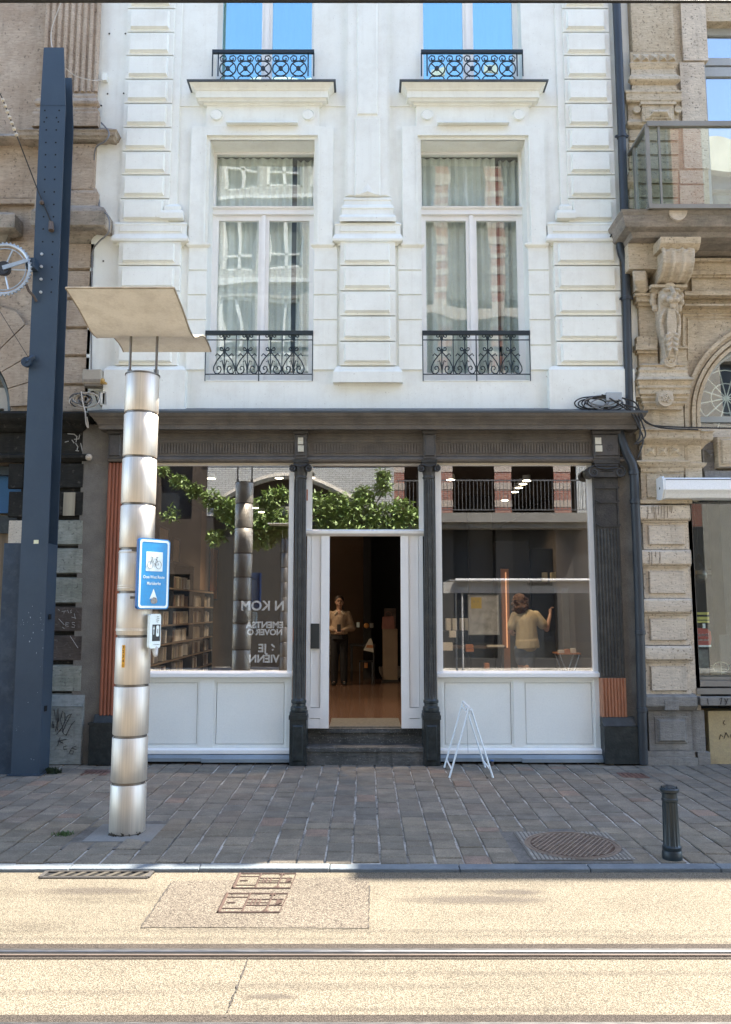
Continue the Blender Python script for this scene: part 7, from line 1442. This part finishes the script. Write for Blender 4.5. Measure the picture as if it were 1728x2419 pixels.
m = MB(); m.ball(B(.0,0,zhip-.03), .15, 14, (1.15,.8,.7)); m.caps(B(.055,0,zhip-.05), B(.05,.02,zhip-.24), .102, .09, 12); m.caps(B(-.065,0,zhip-.05), B(-.05,.05,zhip-.20), .102, .09, 12); m.build('shorts', denim, pb2, voxel=.010, smooth_iter=2)
m = MB(); random.seed(4); c0 = Vector(B(-.075,-.0,hd))
m.ball(c0+Vector((0,-.03,.03)), .108, 16); m.ball(c0+Vector((0,-.05,-.08)), .10, 14)
for k in range(110): 
    a = random.uniform(0, 2*pi); b = random.uniform(-.9, 1.1); r = .115+random.uniform(-.01,.02); p = c0+Vector((r*cos(a)*cos(b), -.03+r*sin(a)*cos(b)*.95, .0+r*sin(b)*1.15-.03))
    if p.y > c0.y+.07: continue
    m.ball(p, random.uniform(.014,.026), 6)
m.build('curly_hair', hair_c, pb2, voxel=.0065)
m = MB(); m.caps(B(.03,-.02,.03), B(.03,.17,.028), .042, .036, 8); m.build('shoe', shoe_m, pb2)
t = thing('stool', 'low dark stool under the bent knee of the person in the right window', 'stool', B(-.03,.12,0)); m = MB(); m.box(px0-.17, px0+.10, py0+.02, py0+.3, FZ+.42, FZ+.46); m.build('seat', blackwood, t)
for a, b in ((-.15,.04),(.08,.04),(-.15,.28),(.08,.28)): m = MB(); m.box(px0+a-.012, px0+a+.012, py0+b-.012, py0+b+.012, FZ, FZ+.42); m.build('leg', blackwood, t)
pc = thing('marker_pen', 'short pale pen in the raised hand in the right window', 'pen', B(.43,.12,zsh+.05)); m = MB(); m.tube([B(.425,.13,zsh+.03), B(.45,.19,zsh+.08)], .006, 6); m.build('barrel', sign_white, pc)

# ================================================================== OPPOSITE SIDE OF THE STREET (seen in the reflections)
YO = -6.0
red_b = BRICK('red_brick', (.24,.075,.05), (.32,.12,.08), (.32,.27,.22)); white_b = BRICK('whitewashed_brick', (.42,.41,.38), (.50,.49,.46), (.20,.19,.18)); stucco_o = M('opposite_render', (.42,.38,.32), .85, var=.1)
dark_gl = M('opposite_dark_glass', (.03,.035,.04), .12); whitef = M('opposite_white_frame', (.75,.75,.72), .5)
def face(m, x0, x1, z0, z1, y0, d): m.box(x0, x1, y0-d, y0, z0, z1)
dim_shop = M('opposite_shop_dark', (.035,.033,.03), .7); ob1 = thing('opposite_building', 'red brick building with long iron balcony across the street, reflected in the right window', 'building', (5.5, YO, 0))
ops = [(x0, x1, z0, z1) for x0, x1 in ((1.28,2.4),(2.86,4.25),(4.8,6.2),(6.75,8.2),(8.6,10)) for z0, z1 in ((.3,4.5),(5.0,8.2),(8.9,11.6),(12.4,15.0),(15.8,18.2))]
m = MB(); m.wall(.95, 11, 4.55, 19.6, YO-.4, YO, ops); m.build('wall', red_b, ob1); m = MB(); m.wall(.95, 11, 0, 4.55, YO-.4, YO, ops); m.build('shop_wall', dim_shop, ob1)
m = MB()
for k in range(28): 
    z_ = 5.2+k*.58
    for x0, x1 in ((.95,1.28),(2.4,2.86),(4.25,4.8),(6.2,6.75),(8.2,8.6)): m.box(x0-.01, x1+.01, YO-.05, YO+.012, z_, z_+.22)
m.box(.9, 11, YO-.05, YO+.15, 8.35, 8.6); m.box(.9, 11, YO-.05, YO+.15, 11.8, 12.1); m.box(.9, 11, YO-.05, YO+.5, 19.2, 19.7); m.build('stone_bands', M('band_stone', (.40,.33,.27), .8, var=.1), ob1)
m = MB()
for o in ops: m.box(o[0], o[1], YO-.35, YO-.3, o[2], o[3])
m.build('window_glass', dark_gl, ob1)
m = MB()
for o in ops[0:]:
    if o[2] > 4: m.box(o[0], o[0]+.06, YO-.3, YO-.22, o[2], o[3]); m.box(o[1]-.06, o[1], YO-.3, YO-.22, o[2], o[3]); m.box((o[0]+o[1])/2-.04, (o[0]+o[1])/2+.04, YO-.3, YO-.22, o[2], o[3])
m.build('window_frames', M('opposite_blue_frame', (.16,.20,.26), .5), ob1)
m = MB(); m.box(1.0, 7.2, YO, YO+.75, 4.62, 4.92); m.box(1.0, 7.2, YO, YO+.6, 4.45, 4.62); m.build('balcony_slab', M('opposite_slab', (.2,.185,.16), .8), ob1)
m = MB(); m.box(1.0, 7.2, YO+.68, YO+.71, 5.95, 5.99); m.box(1.0, 7.2, YO+.68, YO+.71, 5.0, 5.03); x = 1.05
while x < 7.2: m.box(x, x+.018, YO+.685, YO+.703, 5.0, 5.97); x += .12
m.build('balcony_railing', M('opposite_rail', (.10,.10,.10), .5), ob1)
m = MB(); 
for k in range(7): m.tube([(6.95+.055*k, YO+.05, 4.6), (6.95+.055*k, YO+.05, 19)], .03, 8)
m.build('fluted_pilaster', M('opposite_pilaster', (.5,.5,.47), .8), ob1)
m = MB(); m.box(.95, 11, -14, YO-.41, 0, 19.5); m.build('body', stucco_o, ob1)
ob2 = thing('opposite_building', 'whitewashed brick building with wide arch across the street, reflected in the left window', 'building', (-2.5, YO, 0))
ops2 = [(x0, x0+1.25, z0, z0+2.1) for x0 in (-5.0,-3.45,-1.9,-.45) for z0 in (7.3,10.4,13.5,16.6)]
m = MB(); m.wall(-5.2, .945, 6.55, 20.3, YO-.4, YO+.02, ops2)
n = 16; xa_, xb2 = -5.0, -.15; pts = [(xa_+(xb2-xa_)*k/n, 5.35+.95*sin(pi*k/n)) for k in range(n+1)]
for k in range(n): m.py([(pts[k+1][0], 6.55), pts[k+1], pts[k], (pts[k][0], 6.55)], YO-.4, YO+.02)
m.box(-5.2, xa_, YO-.4, YO+.02, 4.9, 6.55); m.box(xb2, .945, YO-.4, YO+.02, 4.9, 6.55); m.build('wall', white_b, ob2); m = MB(); m.box(-5.2, xa_, YO-.4, YO+.0, 0, 4.9); m.box(xb2, .945, YO-.4, YO+.0, 0, 4.9); m.build('lower_pier', dim_shop, ob2)
m = MB(); m.tube([(x, YO+.03, z_-.08) for x, z_ in pts], .12, 6); m.build('arch_band', stucco_o, ob2)
m = MB(); m.box(-5.2, .945, YO-.5, YO-.45, 0, 20.3); m.box(-5.2, .945, -14, YO-.5, 0, 20.2); m.build('dark_recess', M('arch_dark', (.03,.03,.028), .8), ob2)
m = MB()
for o in ops2:
    for a, b, c_, d_ in ((o[0],o[0]+.1,o[2],o[3]),(o[1]-.1,o[1],o[2],o[3]),(o[0],o[1],o[3]-.1,o[3]),(o[0],o[1],o[2],o[2]+.1),(o[0]+.1,o[1]-.1,o[2]+.6,o[2]+.68),((o[0]+o[1])/2-.05,(o[0]+o[1])/2+.05,o[2],o[3])): m.box(a, b, YO-.18, YO-.08, c_, d_)
for z_ in (6.9, 9.9, 13.0, 16.1): m.box(-5.2, .945, YO, YO+.16, z_, z_+.16)
m.box(-5.2, .945, YO, YO+.5, 19.9, 20.35); m.build('window_frames', whitef, ob2)
m = MB()
for o in ops2: m.box(o[0], o[1], YO-.3, YO-.2, o[2], o[3])
m.build('window_glass', M('opposite_window', (.15,.17,.17), .2), ob2)
ob3 = thing('opposite_building', 'brown rendered building at the far left end across the street', 'building', (-9, YO, 0)); m = MB(); m.wall(-16, -5.21, 0, 18.5, YO-.4, YO, [(x0, x0+1.1, z0, z0+2) for x0 in (-14.6,-12.6,-10.6,-8.6,-6.8) for z0 in (1,4.8,8.2,11.6,15)]); m.build('wall', M('brown_render', (.05,.036,.026), .9, var=.2), ob3); m = MB(); m.box(-16, -5.21, -14, YO-.38, 0, 18.4); m.build('dark_rooms', dark_gl, ob3)
ob4 = thing('opposite_building', 'pale rendered building at the far right across the street', 'building', (15, YO, 0)); m = MB(); m.wall(11.01, 20, 0, 18, YO-.4, YO, [(x0, x0+1.1, z0, z0+2) for x0 in (12,14,16,18) for z0 in (1,4.8,8.2,11.6,15)]); m.build('wall', stucco_o, ob4); m = MB(); m.box(11.01, 20, -14, YO-.38, 0, 17.9); m.build('dark_rooms', dark_gl, ob4)
# climbing plant on the opposite facade
YV = -4.2
def rp(px_, py_, Yr=24.3): return Vector((PX(px_, py_, Yr), YV, PZ(py_, Yr)))
t = thing('climbing_plant', 'leafy green climber across the street, reflected across the left shop window and door transom', 'plant', (-1, YV, 0))
m = MB(); m.tube([(-1.2, YV-1.5, 0), (-1.25, YV-1.3, 2), (-1.0, YV-.6, 3.6), rp(860,1235)], [.07,.06,.05,.03], 8); m.tube([rp(860,1235), rp(760,1215), rp(640,1245), rp(540,1200), rp(440,1150), rp(380,1118)], [.03,.03,.025,.02,.012,.008], 6); m.tube([rp(860,1235), rp(900,1170), rp(905,1105)], [.03,.02,.01], 6); m.tube([(-1.2, YV-1.6, 2.5), (-1.2, YO, 2.6)], .03, 6); m.build('stems', M('vine_stem', (.12,.08,.05), .8), t)
leafm = M('vine_leaf', (.27,.36,.12), .5, var=.45, vs=3, fine=.3, fs=12)
m = MB(); random.seed(21)
blobs = [((385,1112),10,60,.10),((420,1135),16,130,.14),((460,1158),18,170,.15),((500,1178),22,210,.2),((625,1265),30,260,.25),((670,1255),28,240,.25),((560,1210),26,200,.2),((800,1190),34,300,.3),((540,1205),30,330,.28),((575,1235),34,320,.28),((510,1268),22,120,.16),((610,1205),28,240,.25),((640,1235),38,420,.35),((640,1180),22,220,.25),((665,1170),20,260,.2),((680,1230),30,260,.3),((600,1280),22,90,.2),((745,1195),36,380,.35),((790,1225),40,520,.4),((850,1215),44,620,.45),((910,1225),42,560,.4),((960,1235),34,360,.35),((860,1168),22,220,.25),((905,1120),14,150,.15),((905,1150),18,150,.2),((950,1195),24,180,.25),((990,1215),22,150,.2),((400,1215),20,60,.2),((760,1262),30,200,.3)]
for (bx_, by_), rp_, n_, dy in blobs:
    for k in range(int(n_*1.9)):
        a = random.uniform(0, 2*pi); r = rp_*sqrt(random.random())*1.1; p = rp(bx_+r*cos(a), by_+r*sin(a)*.8); p.y += random.uniform(-dy, dy)
        d = Vector((random.uniform(-1,1), random.uniform(-1,1), random.uniform(-.9,.5))).normalized(); s = d.cross(Vector((random.uniform(-.4,.4), random.uniform(-.4,.4), 1))).normalized(); L_ = random.uniform(.12,.24); w_ = L_*.19
        m.add([p, p+d*L_*.5+s*w_, p+d*L_, p+d*L_*.5-s*w_], [(0,1,2,3)])
m.build('foliage', leafm, t)
m = MB(); a = rp(646,1196); m.box(a.x, a.x+.55, YV-.2, YV+.05, a.z-.28, a.z); tag(m.build('planter_box', M('planter_grey', (.35,.33,.30), .7)), 'grey planter box hanging in the reflected climber', 'planter')
# tram stop shelter close behind the photographer's side of the road
YS = 1.0; t = thing('tram_shelter', 'white framed tram stop shelter reflected across the right shop window', 'shelter', (4, YS, 0)); wt = M('shelter_white', (.42,.42,.42), .4)
rs = lambda px_, py_: (PX(px_, py_, 19.2), PZ(py_, 19.2))
m = MB(); xa_ = rs(1076,1372)[0]; zt = rs(1200,1367)[1]; m.tube([(xa_, YS, zt-.04), (6.3, YS, zt-.04)], .045, 10); m.build('gutter_tube', wt, t)
m = MB(); m.box(rs(1048,1380)[0], 6.3, YS-.12, YS-.06, zt-.34, zt-.08); m.build('fascia', M('shelter_fascia', (.42,.40,.37), .5), t)
m = MB(); m.box(2.0, 6.3, YS-1.5, YS-.05, zt-.05, zt-.02); m.build('roof', M('shelter_roof', (.3,.3,.3), .5), t)
m = MB()
for x in (2.30, 6.25): m.tube([(x, YS-.1, 0), (x, YS-.1, zt)], .022, 10); m.tube([(x, YS-1.4, 0), (x, YS-1.4, zt)], .022, 10)
m.build('posts', M('shelter_post', (.4,.4,.4), .4), t)
m = MB(); m.box(2.3, 6.2, YS-1.42, YS-1.4, .3, 2.1); m.build('rear_glass', GLASS('shelter_glass', .06), t)
text(t, 'lettering', 'LIPPENSPLEIN', sign_black, rs(1276,1382)[0], YS-.055, rs(1276,1380.5)[1], .098, .002, rotz=pi, bold=.001)
# second stainless lamp column across the street
cs = thing('street_lamp', 'matching stainless lamp column across the street, faint in the reflection left of the iron column', 'street lamp', (-2.42, -4.0+.0, 0), None)
for k in range(9): m = MB(); m.lathe(-2.42, -4.0, [(.14,.03+k*.44),(.145,.035+k*.44),(.145,.445+k*.44),(.14,.455+k*.44)], 32); m.build('column_segment', stainless_dk, cs)
m = MB(); m.box(-2.86, -1.98, -4.7, -3.2, 4.35, 4.37); m.tube([(-2.5,-4,3.9),(-2.5,-4,4.36)], .012, 6); m.tube([(-2.34,-4,3.9),(-2.34,-4,4.36)], .012, 6); m.build('canopy', canopy_cream, cs)

# ================================================================== CABLES, BOXES AND SMALL THINGS ON THE FACADES
def cable(name, label, pts, r, mm=wire_m, par=None):
    # smooth the control points (Catmull-Rom)
    P = [Vector(p) for p in pts]; P = [P[0]]+P+[P[-1]]; out = []
    for i in range(1, len(P)-2):
        for k in range(6):
            u = k/6; a, b, c_, d = P[i-1], P[i], P[i+1], P[i+2]; out.append(.5*((2*b)+(c_-a)*u+(2*a-5*b+4*c_-d)*u*u+(3*b-a-3*c_+d)*u**3))
    out.append(P[-2]); m = MB(); m.tube(out, r, 6)
    if par is not None: return m.build(name, mm, par)
    return tag(m.build(name, mm), label, 'cable')
def W(px_, py_, Y=YW-.02): return (PX(px_, py_, Y), Y, PZ(py_, Y))
pale_c = M('pale_cable', (.5,.45,.38), .6); grey_c = M('grey_cable', (.16,.16,.16), .5)
cable('wall_cable', 'dark cable running down the joint between the brown stone and white houses', [W(236,-20), W(233,60), W(226,130), W(222,190), W(221,260)], .010, grey_c)
cable('wall_cable', 'dark cable looping over the stone ledge left of the white house', [W(240,290,9.85), W(258,313,9.7), W(250,333,9.68), W(228,348,9.8), W(223,380,9.95), W(222,440,9.98), W(234,470,9.98), W(236,490,9.9), W(256,512,9.6), W(257,548,9.6), W(235,570,9.7), W(220,592,9.92), W(218,630,9.93), W(217,700,9.93), W(216,860,9.93), W(216,910,9.93)], .010, grey_c)
cable('wall_cable', 'thin cream cable dropping behind the top of the navy mast', [W(147,0,9.7), W(125,60,9.7), W(121,90,9.7), W(124,112,9.6)], .006, pale_c)
cable('wall_cable', 'thin cream cable sagging from the navy mast to the white wall', [W(155,161,9.6), W(180,180,9.7), W(220,190,9.8), W(249,188,9.98)], .006, pale_c)
cable('wall_cable', 'thin cable hanging beside the right drainpipe', [W(1447,545), W(1425,560), W(1417,600), W(1418,680), W(1432,760), W(1452,830), W(1464,870), W(1463,930)], .006, grey_c)
cable('wall_cable', 'black cable arching from the drainpipe to the balcony of the right building', [W(1442,560,9.9), W(1452,548,9.85), W(1475,545,9.8), W(1492,553,9.6)], .009, wire_m)
cable('wall_cable', 'thin white cable drooping to the shop cornice', [W(1290,888), W(1320,915), W(1365,943)], .004, pale_c)
def bundle(label, cx_, cy_, rx, ry, n, Y, mats_, seed, rad=.009):
    random.seed(seed); t = thing('cable_bundle', label, 'cables', W(cx_, cy_, Y))
    for k in range(n):
        ox, oy = random.uniform(-.3,.3)*rx, random.uniform(-.2,.2)*ry; a0 = random.uniform(0, 6.28); s = random.uniform(.5,1); pts = []
        for i in range(9): a = a0+i*.75; pts.append(W(cx_+ox+rx*s*cos(a)*(1-.03*i), cy_+oy+ry*s*sin(a)*(1-.03*i), Y+random.uniform(-.03,.03)))
        cable('loop', None, pts, rad, mats_[k % len(mats_)], t)
    return t
b1 = bundle('tangle of black and grey cables on the cornice beside the right drainpipe', 1420, 950, 62, 22, 9, 9.78, [wire_m, grey_c], 5)
for pts in ([(1470,940),(1500,950),(1515,975),(1530,1000),(1580,1008),(1728,1012)],[(1470,955),(1505,965),(1520,990),(1560,1010),(1650,1015)],[(1440,940),(1490,975),(1510,1010),(1520,1040),(1508,1080)],[(1480,960),(1508,990),(1512,1030),(1500,1050)],[(1500,960),(1518,1000),(1525,1030),(1505,1050)]): cable('loop', None, [W(a, b, 9.70) for a, b in pts], .010, wire_m, b1)
m = MB(); p = W(1452,937,9.75); m.box(p[0]-.10, p[0]+.10, 9.75, 9.82, p[2]-.05, p[2]+.06); m.build('splice_box', M('splice_grey', (.35,.38,.40), .5), b1, bevel=.01)
b2 = bundle('loops of pale and dark cables hanging under the junction box on the left ledge', 196, 945, 34, 20, 9, 9.84, [pale_c, grey_c, wire_m], 8, .008)
cable('loop', None, [W(192,925,9.8), W(196,950,9.8), W(202,975,9.8), W(204,1000,9.78), W(209,1010,9.78), W(206,985,9.78)], .009, pale_c, b2); cable('loop', None, [W(205,935), W(222,925), W(232,950), W(250,965), W(262,958)], .008, wire_m, b2)
t = thing('junction_box', 'pale ribbed junction box with a small orange fitting on the left wall', 'junction box', W(217,890,9.9)); m = MB(); a, b = W(194,905,9.82), W(240,872,9.82); m.box(a[0], b[0], 9.82, 9.97, a[2], b[2]); m.build('housing', M('box_cream', (.42,.38,.31), .6), t, bevel=.008)
m = MB()
for k in range(14): x = a[0]+.01+k*(b[0]-a[0]-.03)/13; m.box(x, x+.006, 9.815, 9.82, a[2]+.01, a[2]+.05)
m.box(a[0]+.02, b[0], 9.83, 9.97, a[2]-.03, a[2]); m.build('ribs', M('box_rib', (.22,.19,.15), .7), t); m = MB(); p = W(243,899,9.8); m.ball(p, .03, 10); m.box(p[0]-.03, p[0]+.04, 9.8, 9.86, p[2]-.035, p[2]-.015); m.build('fitting', M('fitting_amber', (.45,.28,.08), .6), t)
t = thing('meter_box', 'small white box standing on the ledge left of the white pier', 'box', W(242,945,9.9)); m = MB(); a, b = W(234,958,9.88), W(252,925,9.88); m.box(a[0], b[0], 9.88, 9.97, a[2], b[2]); m.build('housing', white_plaster, t, bevel=.02); m = MB(); m.tube([W(235,955,9.87), W(236,926,9.87), W(250,926,9.87), W(251,955,9.87)], .005, 5); m.build('edge_seal', grey_c, t)
m = MB(); a, b = W(240,168,9.9), W(250,185,9.9); m.box(a[0], b[0], 9.93, 9.99, b[2], a[2]); tag(m.build('cable_clip', white_plaster), 'small white cable clip on the party wall beside the mast top', 'clip')
m = MB(); m.tube([(-.03+1.33, 9.86, .0), (-.03+1.33, 9.86, .035)], .014, 8); 
t = thing('bollard_stub', 'tiny blue-topped bolt standing in front of the dark gap under the right panels', 'bolt', (PX(1163,1800,9.9), 9.9, 0)); m = MB(); x = PX(1163,1800,9.9); m.tube([(x,9.9,0),(x,9.9,.055)], .018, 8); m.build('pin', rust_m, t); m = MB(); m.tube([(x,9.9,.055),(x,9.9,.068)], .020, 8); m.build('cap', M('blue_cap', (.03,.12,.35), .5), t)
